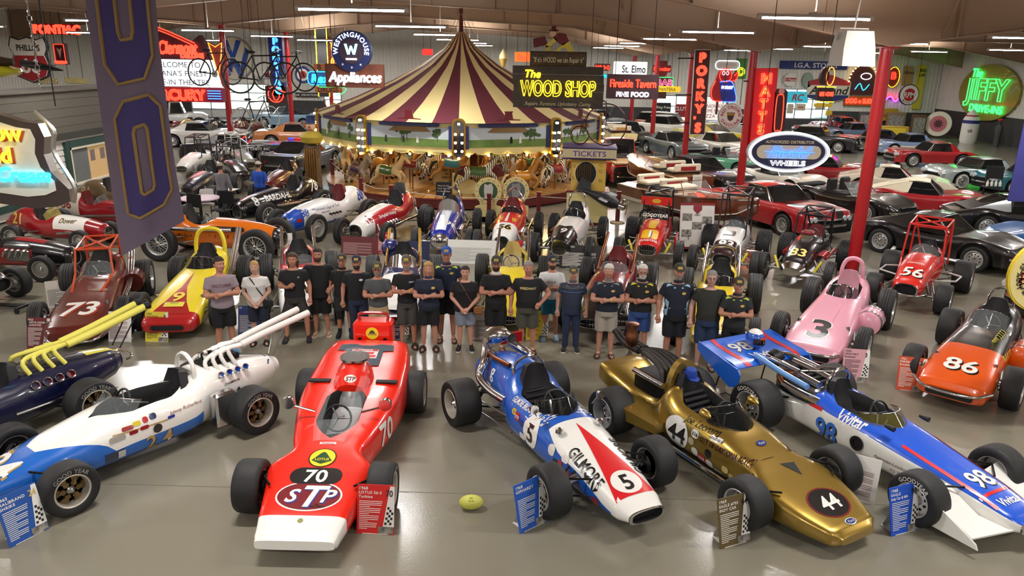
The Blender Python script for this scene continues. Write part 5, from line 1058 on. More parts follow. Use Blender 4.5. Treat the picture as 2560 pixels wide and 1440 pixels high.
TORSO = [(.84, .155, .115), (.93, .172, .125), (1.04, .158, .115), (1.18, .172, .118), (1.29, .188, .122), (1.36, .182, .112), (1.41, .158, .098), (1.45, .115, .082), (1.49, .072, .066)]
def torso(b, g, belly, grow=0., z0=.84, z1=1.6, fem=0):
 rg = []
 for z, rx, ry in TORSO:
  if z < z0-.06 or z > z1: continue
  k = 1+(g-1)*max(0, min(1, (1.46-z)/.16)); k2 = belly*math.exp(-((z-1.08)/.13)**2)
  if fem and 1.0 < z < 1.12: k *= .95
  if fem and z < .95: k *= 1.06
  bust = .03*fem*math.exp(-((z-1.27)/.07)**2)
  rg.append(ering(max(z, z0), rx*k+grow, ry*k+grow+k2*.5+bust*.5, -k2*.6-bust*.6))
 b.loft(rg)
ARMS = {'cross': [((.255, -.07, 1.13), (.0, -.215, 1.155), (-.16, -.19, 1.2)), ((.255, -.07, 1.13), (.02, -.25, 1.175), (-.15, -.2, 1.13))],
  'down': [((.262, .03, 1.14), (.275, -.04, .9), (.262, -.08, .76))]*2, 'clasp': [((.25, .01, 1.13), (.09, -.2, .97), (-.0, -.235, .88))]*2,
  'hip': [((.345, .06, 1.17), (.22, -.07, 1.02), (.15, -.13, .95))]*2, 'raise': [((.25, .02, 1.13), (.1, -.19, 1.15), (.03, -.235, 1.2))]*2,
  'lean': [((.28, -.12, 1.2), (.3, -.36, 1.1), (.3, -.46, 1.08))]*2}
HMAT = {'dark': '2a1f18', 'blond': 'b48d55', 'grey': '8f8b85', 'white': 'd6d3cc', 'brown': '4a3323', 'black': '1a1513'}
def person(label, foot, head_y, shirt='1a1a1c', shorts='17171a', pose=('cross', 'cross'), hair='dark', hat=None, beard=None, glasses=False, shoes=('flipflop', '1a1a1a'), skin='b98068', g=1., belly=.0, fem=0, face=0., legs='shorts',
   sleeve=.62, stance=1., collar=None, prints=(), shorts_len=.53, hairlong=False, socks=None, extra=None, rz=None, head_turn=0., panels=None, belt_bag=None, cat='person', voxel=.0095):
 p = P(*foot); H = PY(foot[0], head_y, p.y).z; k = H/1.785
 rz = rz if rz is not None else math.atan2(-p.x, p.y)*-.0-math.atan2(p.x, p.y)*.6+R(face)
 root = thing('person', label, cat, (p.x, p.y, 0), rz, None, k)
 SK = mat('skin_'+skin, skin, .5); b = B()
 st = .1*stance
 for s in (-1, 1):
  b.tube([(s*.08, 0, .92), (s*(.085+st*.1), -.005, .78), (s*(st+.0), -.01, .52), (s*(st+.008), .012, .36), (s*(st+.015), .012, .1)], [.09*g**.5, .083*g**.5, .056, .055*g**.3, .036], None, 12, smooth=4)
  b.tube([(s*(st+.012), .045, .045), (s*(st+.018), -.03, .05), (s*(st+.032), -.12, .035), (s*(st+.045), -.185, .025)], [.034, .036, .036, .022], None, 10, smooth=3)
 torso(b, g*.97, belly, -.006, z1=1.51, fem=fem)
 # neck and head as one stack of rings
 ct = math.cos(head_turn); sn = math.sin(head_turn)
 def hs(v):     # heads are scaled and turned as one
  if v[2] < 1.515: return v
  x, y, z = v[0]*1.1, v[1]*1.1, 1.53+(v[2]-1.53)*1.1; return (x*ct-y*sn, x*sn+y*ct, z)
 hd = [(1.48, .06, .06, .0), (1.53, .054, .058, -.004), (1.545, .05, .062, -.022), (1.56, .056, .07, -.026), (1.585, .064, .08, -.02), (1.615, .071, .09, -.012), (1.65, .075, .096, -.004), (1.69, .075, .095, .0), (1.72, .066, .084, .003), (1.745, .045, .058, .005), (1.757, .018, .022, .005)]
 b.loft([ering(z, rx, ry, cy, 20) for z, rx, ry, cy in hd])
 b.tube([(0, -.095, 1.66), (0, -.112, 1.632), (0, -.118, 1.618), (0, -.1, 1.61)], [.008, .012, .016, .01], None, 8)
 for s in (-1, 1):
  b.ball((s*.077, .005, 1.635), .03, None, 8, .4, .7, 1.05); b.ball((s*.03, -.088, 1.668), .018, None, 8, 1.4, .6, .5); b.ball((s*.038, -.078, 1.615), .022, None, 8)
 b.ball((0, -.096, 1.553), .02, None, 8, 1.2, .6, .7); b.ball((0, -.1, 1.583), .014, None, 8, 1.6, .6, .6)
 armpts = {}
 for s, pz, ix in ((-1, pose[0], 0), (1, pose[1], 1)):
  e, w, h = [Vector((q[0]*s, q[1]-(belly*.9 if pz != 'down' else 0), q[2])) for q in ARMS[pz][ix]]
  if pz in ('cross', 'clasp', 'raise'): e.x *= 1+(g-1)*.55
  else: e.x *= 1+(g-1)*.75; w.x *= 1+(g-1)*.75; h.x *= 1+(g-1)*.75
  sh = Vector((s*.176*(1+(g-1)*.25), .0, 1.392)); armpts[s] = (sh, e, w)
  ga = g**.4*(1 if not fem else .92)
  b.tube([sh*.86+Vector((0, 0, .18)), sh, sh.lerp(e, .45)+Vector((s*.008, 0, 0)), e, e.lerp(w, .3), w], [.045, .06*ga, .052*ga, .042*ga, .044*ga, .029], None, 12, smooth=3)
  d = (h-w).normalized(); side = d.cross(Vector((0, 1, 0)) if abs(d.y) < .8 else Vector((0, 0, 1))).normalized(); up = d.cross(side)
  pc = w+d*.055; b.ball(pc, .045, None, 10, 1, 1, 1) if False else b.tube([w, pc+d*.0, w+d*.1], [.03, .038, .036], None, 10)
  for f in range(4):
   o = w+d*.095+side*(.024*(f-1.5))*1.0; ln = (.062, .074, .07, .052)[f]; cu = up*(.014 if s > 0 else -.014)
   b.tube([o-d*.02, o+d*ln*.5, o+d*ln*.85+cu, o+d*ln*1.0+cu*2.2], [.0105, .0105, .0095, .0085], None, 6)
  b.tube([w+d*.03-side*.02, w+d*.07-side*.05, w+d*.105-side*.055], [.015, .013, .01], None, 6)
 b.v = [hs(v) for v in b.v]
 me = fuse(b, voxel, 'body'); me.materials.append(SK); link('body', me, root)
 # shirt
 CL = mat('cloth_'+shirt, shirt, .85, bump=(30, .25)); b = B()
 torso(b, g, belly, .016+(.004 if g > 1.1 else 0), z0=.86 if not fem else .84, z1=1.47, fem=fem)
 for s in (-1, 1):
  sh, e, w = armpts[s]; ga = g**.4
  pts = [sh*.75+Vector((0, 0, .35)), sh, sh.lerp(e, .5), sh.lerp(e, sleeve)] if sleeve <= 1 else [sh*.75+Vector((0, 0, .35)), sh, sh.lerp(e, .5), e, e.lerp(w, .5), w]
  b.tube(pts, [.06, .078*ga, .073*ga, .073*ga] if sleeve <= 1 else [.06, .08, .07, .065, .058, .048], None, 12)
 me = fuse(b, .013, 'shirt', 3); me.materials.append(CL); so = link('shirt', me, root)
 bv = BVHTree.FromPolygons([v.co.copy() for v in me.vertices], [tuple(q.vertices) for q in me.polygons])
 if panels:     # coloured shoulder yokes / side panels lie on the shirt
  for (xs, zs, col, nm) in panels:
   for s in (-1, 1): lay([(s*x, z) for x, z in zip(xs, zs)], [tuple(range(len(xs)))], frame((0, -.3, 0), (1, 0, 0), (0, 0, 1)), bv, nm, mat('cloth_'+col, col, .85), so, .005, .05)
 if collar:
  b = B(); b.loft([ering(1.475, .078, .072, -.002, 16), ering(1.5, .068, .066, 0, 16), ering(1.515, .066, .066, 0, 16), ering(1.47, .086, .08, -.004, 16)], None, True, False, False); part('collar', b, mat('cloth_'+collar, collar, .85), root)
 for (s_, sz, x_, z_, col) in prints:
  V, Fs = text2d(s_, sz, 1) if s_ else (ell(.036, .022, 14), [tuple(range(14))]); lay([(x+x_, y) for x, y in V], Fs, frame((0, -.4, z_), (1, 0, 0), (0, 0, 1)), bv, 'shirt_print', flat(col), so, .004, .04)
 # trousers
 TM = mat('cloth_'+shorts, shorts, .85, bump=(26, .25)); b = B()
 rg = [ering(z, rx*(1+(g-1)*.9)+.014, ry*(1+(g-1)*.8)+.016+belly*.25, -belly*.25) for z, rx, ry in ((.8, .155, .11), (.88, .17, .12), (.97, .17, .122))]; b.loft(rg)
 for s in (-1, 1):
  gg = g**.6
  if legs == 'long': b.tube([(s*.082, 0, .9), (s*(.09+st*.1), -.003, .75), (s*(st), -.005, .5), (s*(st+.01), .01, .3), (s*(st+.014), .008, .07)], [.1*gg, .1*gg, .076, .07, .064], None, 14, smooth=3)
  else: b.tube([(s*.082, 0, .9), (s*(.088+st*.12), -.003, .74), (s*(st*.98), -.006, shorts_len)], [.1*gg, .105*gg, .098*gg], None, 14, smooth=3)
 me = fuse(b, .013, 'trousers', 3); me.materials.append(TM); link('trousers' if legs == 'long' else 'shorts', me, root)
 # head dressing
 def hm(b_, name, m_, tilt=0.):
  b_.v = [hs((v[0], v[1], v[2]-tilt*v[1])) for v in b_.v]; return part(name, b_, m_, root)
 for s in (-1, 1):
  b = B(); b.ball((s*.03, -.0885, 1.648), .0115, flat('e4dcd4'), 8, 1.25, .5, .7); b.ball((s*.03, -.0955, 1.648), .0058, flat('2a1d18'), 6); hm(b, 'eye', None)
  b = B(); b.tube([(s*.046, -.088, 1.667), (s*.03, -.1, 1.672), (s*.014, -.1, 1.669)], .0042, None, 5); hm(b, 'eyebrow', flat(HMAT.get(hair, '3a2a20')))
 b = B(); b.tube([(-.024, -.1, 1.584), (-.01, -.112, 1.58), (.01, -.112, 1.58), (.024, -.1, 1.584)], .0055, None, 6); hm(b, 'mouth', flat('8f4a42'))
 HR = mat('hair_'+hair, HMAT.get(hair, '2a1f18'), .7, bump=(120, .6))
 if hair != 'none':
  b = B(); rings = []
  for z, rx, ry, cy in ((1.6, .07, .085, .012), (1.63, .08, .1, .01), (1.66, .083, .105, .006), (1.69, .083, .105, .004)):
   rings.append([((rx)*math.sin(R(a)), cy+ry*math.cos(R(a)), z) for a in range(-105, 106, 15)]+[((rx-.02)*math.sin(R(a)), cy+(ry-.02)*math.cos(R(a)), z) for a in range(105, -106, -15)])
  b.loft(rings); b.loft([ering(1.692, .081, .1, .003), ering(1.715, .077, .095, .004), ering(1.745, .06, .074, .005), ering(1.766, .03, .036, .005)])
  if hairlong: b.loft([ering(1.68, .09, .09, .03), ering(1.6, .1, .075, .045), ering(1.52, .105, .06, .05), ering(1.45, .09, .045, .05)]); b.loft([ering(1.71, .09, .104, .004), ering(1.74, .075, .09, .005), ering(1.772, .03, .04, .005)])
  hm(b, 'hair', HR, .2 if not hat else 0)
 if beard:
  b = B(); rings = []
  for z, rx, ry, cy in ((1.53, .042, .06, -.03), (1.55, .056, .072, -.03), (1.575, .066, .083, -.022), (1.6, .0735, .089, -.015)):
   up = z > 1.57
   rings.append([(rx*math.sin(R(a)), cy-ry*math.cos(R(a))-.006, z+(.03 if up and abs(a) > 60 else 0)) for a in range(-90, 91, 15)])
  b.loft(rings, None, False); b.tube([(-.03, -.098, 1.58), (-.016, -.11, 1.597), (.016, -.11, 1.597), (.03, -.098, 1.58)], .007, None, 6); hm(b, 'beard', mat('hair_'+beard, HMAT[beard], .8, bump=(120, .6)))
 if hat:
  b = B(); b.loft([ering(1.685, .084, .104, .002), ering(1.71, .084, .104, .004), ering(1.75, .07, .086, .006), ering(1.775, .035, .045, .006), ering(1.78, .008, .01, .006)]); co = hm(b, 'cap', mat('cloth_'+hat, hat, .85))
  b = B(); b.add([(x, -.09-y, 1.69+zz) for zz in (0, .008) for x, y in ((-.072, -.01), (-.06, .055), (-.03, .08), (.03, .08), (.06, .055), (.072, -.01))], [(0, 1, 2, 3, 4, 5), (11, 10, 9, 8, 7, 6)]+[(i, (i+1) % 6, 6+(i+1) % 6, 6+i) for i in range(6)]); b.v = [hs(v) for v in b.v]; part('brim', b, mat('cloth_'+hat, hat, .85), co)
  b = B(); b.add([(-.04, -.1, 1.705), (.04, -.1, 1.705), (.035, -.088, 1.745), (-.035, -.088, 1.745)], [(0, 1, 2, 3)]); b.v = [hs(v) for v in b.v]; part('badge', b, flat('b99a45'), co, False)
 if glasses:
  b = B()
  for s in (-1, 1): b.tube([(s*.032+.02*math.cos(a), -.104, 1.647+.015*math.sin(a)) for a in (2*math.pi*q/12 for q in range(12))], .0025, None, 4, closed=True); b.tube([(s*.052, -.102, 1.652), (s*.08, .0, 1.65)], .0025, None, 4)
  b.tube([(-.012, -.105, 1.65), (.012, -.105, 1.65)], .0025, None, 4); hm(b, 'glasses', BLACK)
 # shoes
 SM = mat('shoe_'+shoes[1], shoes[1], .6)
 for s in (-1, 1):
  x = s*(st+.03); b = B(); ln = [(.075, .036), (.03, .042), (-.06, .046), (-.14, .052), (-.19, .046), (-.222, .022)]
  def sole(z): return [(x+s*(.02*(-q-.05)/.2)+w_, q, z) for q, w_ in ln]+[(x+s*(.02*(-q-.05)/.2)-w_, q, z) for q, w_ in ln[::-1]]
  if shoes[0] in ('sneaker', 'croc', 'shoe'):
   top = [(.075, .03, .1), (.03, .036, .1), (-.06, .04, .085), (-.14, .044, .068), (-.19, .038, .055), (-.215, .016, .045)]
   tp = [(x+s*(.02*(-q-.05)/.2)+w_*.85, q, h_) for q, w_, h_ in top]+[(x+s*(.02*(-q-.05)/.2)-w_*.85, q, h_) for q, w_, h_ in top[::-1]]
   b.loft([sole(.022), sole(.05), tp]); o = part('shoe', b, SM, root); b = B(); b.loft([sole(.0), sole(.026)]); part('sole', b, flat('e4e2dc' if shoes[0] == 'sneaker' else shoes[1]), o)
  else:
   b.loft([sole(.0), sole(.02)]); o = part('sandal', b, SM, root); b = B()
   if shoes[0] == 'flipflop': b.tube([(x-.045, -.06, .02), (x-.02, -.11, .07), (x+s*.01, -.165, .055), (x+.02, -.11, .07), (x+.05, -.06, .02)], .009, None, 6, smooth=3)
   else:
    for q in (-.06, -.13): b.tube([(x-.055, q, .02), (x-.03, q, .075), (x+.02, q, .08), (x+.06, q, .02)], .02, None, 6, smooth=3)
   part('strap', b, SM, o)
  if socks: b = B(); b.tube([(s*(st+.015), .012, .06), (s*(st+.013), .012, .17)], .043, None, 12); part('sock', b, flat(socks, .8), root)
 if extra: extra(root, g, belly, bv, so)
 return root
def cross_bag(col, strapcol, side=1, z=.9, w=.2, h=.17):
 def f(root, g, belly, bv, so):
  pts = [(-side*.1, 1.47), (-side*.03, 1.36), (side*.05, 1.22), (side*.12, 1.08), (side*.17*g, .98)]
  q = []
  for x, zz in pts:
   hh = bv.ray_cast(Vector((x, -1, zz)), Vector((0, 1, 0))); q.append(hh[0]+Vector((0, -.008, 0)) if hh[0] else Vector((x, -.12, zz)))
  b = B(); b.tube(q, .011, None, 5, smooth=3); part('bag_strap', b, flat(strapcol), root)
  b = B(); b.box((side*.22*g, -.1-belly*.3, z), (w, .09, h), bev=.03); bg = part('shoulder_bag', b, mat('bag_'+col, col, .6), root); b = B(); b.box((side*.22*g, -.148-belly*.3, z+.03), (w*.9, .01, h*.5), bev=.004); part('flap', b, mat('bag_'+col, col, .6), bg)
 return f
def lanyard(root, g, belly, bv, so):
 b = B(); b.tube([(-.05, -.12, 1.46), (-.02, -.16-belly, 1.3), (0, -.17-belly, 1.25), (.02, -.16-belly, 1.3), (.05, -.12, 1.46)], .006, None, 4, smooth=3); part('lanyard', b, BLACK, root)
def knee_brace(root, g, belly, bv, so):
 b = B(); b.tube([(-.1, -.005, .62), (-.1, -.01, .52), (-.106, .005, .4)], .078, None, 14, smooth=3); part('knee_brace', b, flat('141416', .8), root)
def wrist_band(side, pose, col='d9c84a'):
 def f(root, g, belly, bv, so):
  i = 0 if side < 0 else 1; e, w, h = [Vector((q[0]*side, q[1]-belly*.9, q[2])) for q in ARMS[pose][i]]; e.x *= 1+(g-1)*.55; d = (w-e).normalized(); c = w-d*.03
  b = B(); b.tube([c-d*.008, c+d*.008], .036, None, 12); part('wrist_band', b, flat(col), root)
 return f
YK = lambda col: [((.07, .19, .2, .1), (1.475, 1.43, 1.4, 1.43), col, 'shoulder_yoke')]
SP = lambda col: [((.145, .2, .2, .165), (1.15, 1.2, .9, .9), col, 'side_panel')]
person('man in mauve T-shirt and black shorts with blue running shoes', (569, 884), 642, '8f8088', '121215', shoes=('sneaker', '3f8fd0'), prints=(('VICTORIA', .05, 0, 1.3, '5a2a36'),), socks='e9e7e2', face=14, head_turn=.4, g=1.06)
person('woman in white patterned top with black cross-body bag', (652, 858), 652, 'd9d6d2', '1c2233', ('clasp', 'clasp'), 'blond', shoes=('slide', '16161a'), skin='c79a86', fem=1, g=1.02, extra=cross_bag('141417', '141417', 1), hairlong=False, shorts_len=.5)
person('wavy-haired man in black tee holding a hand to his belly', (745, 850), 632, '18181b', '35322f', ('raise', 'down'), 'brown', shoes=('croc', '26262a'), g=1.1, belly=.02, stance=1.9, hairlong=True, prints=(('A', .035, .1, 1.33, 'd9d9d9'),))
person('tall bearded man in black tee and black shorts, hands on hips', (806, 836), 620, '151518', '121214', ('hip', 'hip'), 'dark', beard='brown', shoes=('flipflop', 'c9b9a8'), g=1.22, belly=.05, shorts_len=.46)
person('man in dark polo and gold-badged cap with a black knee brace', (864, 838), 636, '1b1a1c', '2a2c2c', ('down', 'down'), 'grey', hat='33342f', shoes=('shoe', '17171a'), socks='17171a', g=1.08, collar='1b1a1c', extra=knee_brace, shorts_len=.56)
person('bearded man in black tee and jeans with a shiny navy cap', (900, 852), 640, '17171b', '232c44', ('down', 'down'), 'dark', hat='1b2238', beard='dark', shoes=('shoe', '1a1a1d'), g=1.12, belly=.03, legs='long', prints=(('', .035, .08, 1.33, 'dcdcdc'),))
person('man in grey tee and khaki cargo shorts behind the red wedge', (950, 868), 656, '4b4d50', 'b59a74', hair='grey', hat='4a463a', beard='grey', glasses=True, shoes=('sneaker', '5a5a5a'), g=1.04, shorts_len=.5)
person('goateed man in black tee and dark grey shorts with cap', (1021, 866), 640, '161619', '45423f', hair='grey', hat='57503f', beard='grey', shoes=('slide', '2a2522'), prints=(('NEW', .03, .09, 1.32, 'dcdcdc'),), extra=wrist_band(1, 'cross'), shorts_len=.47)
person('woman in navy polo and black shorts with long blond hair', (1074, 872), 655, '1c2236', '15151a', hair='blond', hairlong=True, shoes=('slide', '2a2220'), skin='c08a74', fem=1, g=1.1, collar='2a3048', prints=(('', .03, .09, 1.31, 'c9a94a'),), shorts_len=.52)
person('man in bright blue cap and navy polo with lime shoulders', (1118, 850), 618, '1f2a40', '16171a', ('down', 'down'), 'grey', hat='1f4aa8', glasses=True, shoes=('flipflop', '2a2220'), collar='1f2a40', panels=YK('b9d042'), prints=(('', .03, .09, 1.33, 'c9a94a'),), g=1.02)
person('woman in black top and grey denim shorts with tan bag', (1163, 872), 664, '141417', '7f8896', ('clasp', 'clasp'), 'dark', shoes=('sneaker', '1d1d20'), skin='c9937f', fem=1, g=1.2, belly=.02, extra=cross_bag('8a5a2c', '6a4630', 1, .88), shorts_len=.54)
person('man in black polo with white piping, cap and glasses', (1238, 872), 641, '17171a', '131316', hair='dark', hat='3a372c', beard='dark', glasses=True, shoes=('flipflop', '3a2a24'), g=1.1, collar='d9d7d2', extra=wrist_band(-1, 'cross'), shorts_len=.48)
person('grey-haired man in black lettered tee and olive shorts', (1316, 878), 652, '1b1b1d', '4b4a40', ('down', 'hip'), 'grey', shoes=('flipflop', '2a1f1c'), g=1.2, belly=.05, prints=(('SPEEDWAY', .042, 0, 1.3, 'd9c77a'),), shorts_len=.5)
person('man in white tee and teal shorts with pale blue clogs', (1374, 846), 640, 'dcdcdc', '1f6a86', hair='dark', hat='20283c', beard='brown', shoes=('croc', '9fc0e0'), prints=(('L S K D', .04, 0, 1.27, '16161a'),), shorts_len=.55, head_turn=.2)
person('older man in grey and navy striped polo and jeans', (1425, 874), 667, '2c3346', '24304c', ('down', 'down'), 'grey', hat='4a4a42', shoes=('sneaker', '1a1a1e'), legs='long', g=1.1, belly=.04, skin='bd8a74', collar='4c5058', panels=[((0, .25, .25, 0), (1.5, 1.5, 1.36, 1.36), '5a5d63', 'grey_yoke'), ((0, .25, .25, 0), (1.3, 1.3, 1.285, 1.285), '4a6a9a', 'chest_stripe')])
person('white-haired man in navy and grey polo with pale shorts', (1510, 888), 659, '1d2432', 'a49c90', hair='white', shoes=('flipflop', '3a2c26'), g=1.14, belly=.03, skin='c08a74', collar='6a6c70', panels=YK('8a8c90'), prints=(('', .03, .09, 1.31, 'c9a94a'),), extra=wrist_band(1, 'cross'), shorts_len=.5)
person('white-bearded man in black and yellow polo with blue shorts', (1592, 890), 660, '1d1d1f', '2f4a86', hair='white', beard='white', glasses=True, shoes=('shoe', '3a2a22'), g=1.14, belly=.04, collar='1d1d1f', panels=YK('d8c832'), prints=(('', .03, .09, 1.31, 'c9a94a'),), shorts_len=.52)
person('grey-bearded man in navy polo with pale blue shoulders', (1678, 905), 660, '1a2030', '16181f', ('down', 'down'), 'grey', hat='34342c', beard='grey', shoes=('sneaker', '6a6e72'), g=1.14, belly=.04, collar='1a2030', panels=YK('9fc4e0')+SP('9fc4e0'), prints=(('', .035, .09, 1.31, 'c9a94a'),), face=5, shorts_len=.5)
person('grey-haired man in dark olive tee and denim shorts', (1757, 918), 675, '2c2e29', '263757', ('down', 'down'), 'grey', glasses=True, shoes=('flipflop', '2a2220'), g=1.12, belly=.04, skin='c79a8a', shorts_len=.47)
person('young man in dark polo with lime trim behind the blue wing', (1822, 930), 694, '24262a', '121215', hair='dark', hat='3a3a34', shoes=('sneaker', 'd9d7d2'), collar='24262a', panels=YK('b9d042'), prints=(('', .03, .09, 1.31, 'c9a94a'),), extra=wrist_band(-1, 'cross'), g=1.06)
person('man in grey sweatshirt and cap leaning on a sprint car', (562, 542), 408, '77757a', '1c2438', ('down', 'lean'), 'dark', hat='a59a88', shoes=('shoe', '2a2522'), legs='long', rz=math.pi, sleeve=2, voxel=.012)
person('person in bright blue jacket and pale cap seen from behind', (655, 530), 404, '2450b4', '1c2240', ('raise', 'raise'), 'dark', hat='c9bfae', shoes=('shoe', '2a2522'), legs='long', rz=math.pi*.95, sleeve=2, voxel=.012, g=1.1)
# ================================================================ carousel
CC = PY(1153, 250, 31.2); CC.z = 0
car_ = thing('carousel', 'large carousel under a cream and maroon striped tent', 'carousel', CC, 0)
CREAM = mat('canvas_cream', 'd8c488', .8); MAROON = mat('canvas_maroon', '5a1a28', .8); CRP = mat('cream_paint', 'e3d391', .45, 0, .3); MARP = mat('maroon_paint', '64141c', .4, 0, .4); GOLDP = mat('gold_leaf', 'c79a3c', .3, .8)
BLUEP = mat('royal_trim', '26306e', .4, 0, .4); MIRR = mat('mirror', 'c9cdd2', .06, 1.); BRASS = mat('brass_pole', 'b08a4a', .25, 1.); BULB = mat('warm_bulb', 'ffd27a', .5, emit=26.)
NP = 10; A0 = R(-86)          # first pillar angle, seen from the front
RT, ZR, ZA = 5.75, 3.02, 6.1
prof_t = [(.12, ZA), (.7, 5.45), (1.6, 4.82), (2.8, 4.2), (4.2, 3.58), (5.3, 3.16), (RT, ZR)]
N_ST = 40
for k in range(N_ST):
 a0, a1 = 2*math.pi*k/N_ST+A0, 2*math.pi*(k+1)/N_ST+A0; b = B(); rg = []
 for r, z in prof_t:
  sag = .035*math.sin(math.pi*(r/RT)); rg.append([((r-(sag*(1-abs(2*t-1))))*math.cos(a0+(a1-a0)*t), (r-(sag*(1-abs(2*t-1))))*math.sin(a0+(a1-a0)*t), z) for t in (0, .5, 1)])
 b.loft(rg, None, False); part('canvas_stripe', b, MAROON if k % 2 else CREAM, car_)
b = B(); b.lathe([(.09, 5.9), (.07, 7.3), (.05, 7.4)], None, 12); part('mast', b, MARP, car_)
for k in range(6): b = B(); b.tube([(0, 0, 6.9), (.8*math.cos(k*1.05), .8*math.sin(k*1.05), 5.5)], .012, None, 4); part('mast_stay', b, flat('c9b78a'), car_)
bulb_me = (lambda b: b.ball((0, 0, 0), .045, None, 8).mesh('bulb', [BULB]))(B())
SKYP = flat('c4cdd2'); GRASSP = mat('painted_grass', '5c7a34', .6, noise=(3, '79934a')); LEAFP = flat('3f5a2c'); INK = flat('3a3a36')
for k in range(NP):
 a = A0+2*math.pi*(k+.5)/NP; T = Matrix.Rotation(a+math.pi/2, 4, 'Z'); rr_ = RT*math.cos(math.pi/NP)-.02; w = 2*RT*math.sin(math.pi/NP)
 def L(x, y, z): return T @ Vector((x, -(rr_+y), z))
 def slab(x0, x1, z0, z1, y0, y1):
  b_ = B(); V = [L(x, y, z) for y in (y0, y1) for x, z in ((x0, z0), (x1, z0), (x1, z1), (x0, z1))]; b_.add(V, [(0, 1, 2, 3), (7, 6, 5, 4), (0, 4, 5, 1), (1, 5, 6, 2), (2, 6, 7, 3), (3, 7, 4, 0)]); return b_
 pn = part('rounding_board', slab(-w/2, w/2, 2.02, 3.04, -.1, 0), CRP, car_, False)
 part('picture_sky', slab(-w*.4, w*.4, 2.2, 2.85, 0, .03), SKYP, pn, False); part('picture_grass', slab(-w*.4, w*.4, 2.2, 2.46, .03, .036), GRASSP, pn, False)
 b = B()
 random.seed(k)
 for q in range(3):
  x = w*random.uniform(-.34, .34); zz = 2.52
  for j in range(9): ang = random.uniform(0, 6.28); d_ = random.uniform(0, .13); b.prism(ell(.07, .06, 8), .004, LEAFP, frame(L(x+d_*math.cos(ang)*1.6, .037+.001*j, zz+.13+d_*math.sin(ang)), T @ Vector((1, 0, 0)), (0, 0, 1)))
  b.prism([(-.012, -.14), (.012, -.14), (.01, .1), (-.01, .1)], .003, INK, frame(L(x, .037, zz), T @ Vector((1, 0, 0)), (0, 0, 1)))
 part('picture_trees', b, None, pn, False)
 b = B()
 for q in range(3):
  x = w*random.uniform(-.3, .3); b.prism([(-.05, -.1), (.05, -.1), (.04, .06), (.02, .14), (-.03, .1)], .003, flat('e6e6e0') if q % 2 else INK, frame(L(x, .04, 2.42), T @ Vector((1, 0, 0)), (0, 0, 1)))
 part('picture_figures', b, None, pn, False)
 for x in (-w*.42, w*.42): part('blue_post', slab(x-.06, x+.06, 2.16, 2.92, 0, .07), BLUEP, pn, False)
 b = B()
 fr_ = frame(L(0, .0, 2.93), T @ Vector((1, 0, 0)), (0, 0, 1)); b.prism([(-w*.3, -.05), (w*.3, -.05), (w*.31, .03), (w*.28, .06), (w*.2, .05), (w*.12, .1), (-w*.12, .1), (-w*.2, .05), (-w*.28, .06), (-w*.31, .03)], .1, BLUEP, fr_); part('crest_scroll', b, None, pn, False)
 b = B(); b.prism([(-.45, .0), (.45, .0), (.42, .08), (.16, .1), (.12, .3), (.16, .36), (-.16, .36), (-.12, .3), (-.16, .1), (-.42, .08)], .05, MARP, frame(L(0, .0, 3.04), T @ Vector((1, 0, 0)), (0, 0, 1))); part('crest_finial', b, None, pn, False)
 b = B(); n_ = 6      # scalloped lower edge
 for q in range(n_): b.prism([(w*(-.5+q/n_), 0), (w*(-.5+(q+1)/n_), 0), (w*(-.5+(q+.85)/n_), -.07), (w*(-.5+(q+.5)/n_), -.1), (w*(-.5+(q+.15)/n_), -.07)], .04, CRP, frame(L(0, -.06, 2.03), T @ Vector((1, 0, 0)), (0, 0, 1)))
 part('scallop_edge', b, None, pn, False)
 for q in range(5): link('bulb', bulb_me, car_, L(w*(-.4+.2*q), .02, 1.93))
 # mirrored pillar at the corner
 a = A0+2*math.pi*k/NP; T = Matrix.Rotation(a+math.pi/2, 4, 'Z')
 def C(x, y, z): return T @ Vector((x, -(RT+y), z))
 fr2 = frame(C(0, -.05, 2.5), T @ Vector((1, 0, 0)), (0, 0, 1)); b = B(); b.prism(rrect(.46, 1.36, .18), .1, GOLDP, fr2); pl = part('mirror_pillar', b, None, car_, False)
 b = B(); b.prism(rrect(.34, 1.24, .15), .115, MIRR, fr2); part('mirror', b, None, pl, False)
 for x, z in ((-.11, 2.1), (.11, 2.1), (-.11, 2.38), (.11, 2.38), (-.11, 2.66), (.11, 2.66), (0, 3.0), (0, 1.86)): link('bulb', bulb_me, pl, C(x, .09, z))
b = B(); b.lathe([(.6, 2.62), (RT-.2, 2.7), (RT-.25, 2.95)], None, 40); part('tent_ceiling', b, flat('8a6a3a'), car_)
# inner cornice and drum
b = B(); b.lathe([(2.1, 1.75), (2.3, 1.9), (2.35, 2.35), (2.2, 2.5)], None, 30, cap=False); part('inner_cornice', b, mat('cornice_yellow', 'd9ac4a', .45, 0, .3), car_)
for k in range(12):
 a = 2*math.pi*k/12; b = B(); b.prism(rrect(.42, .4, .04), .05, MARP, frame((2.36*math.cos(a), 2.36*math.sin(a), 2.12), (-math.sin(a), math.cos(a), 0), (0, 0, 1))); ip = part('cornice_panel', b, None, car_, False)
 b = B(); b.prism(ell(.1, .13, 14), .07, MIRR, frame((2.36*math.cos(a), 2.36*math.sin(a), 2.12), (-math.sin(a), math.cos(a), 0), (0, 0, 1))); part('mirror', b, None, ip, False); link('bulb', bulb_me, ip, (2.45*math.cos(a), 2.45*math.sin(a), 2.25))
b = B(); b.lathe([(1.0, .4), (1.0, 1.75)], None, 24); part('drum', b, mat('drum_red', '5c1a14', .5), car_)
b = B(); b.box((-.2, -2.0, 1.0), (1.35, .9, 1.25), bev=.05); og = part('organ_case', b, CRP, car_)
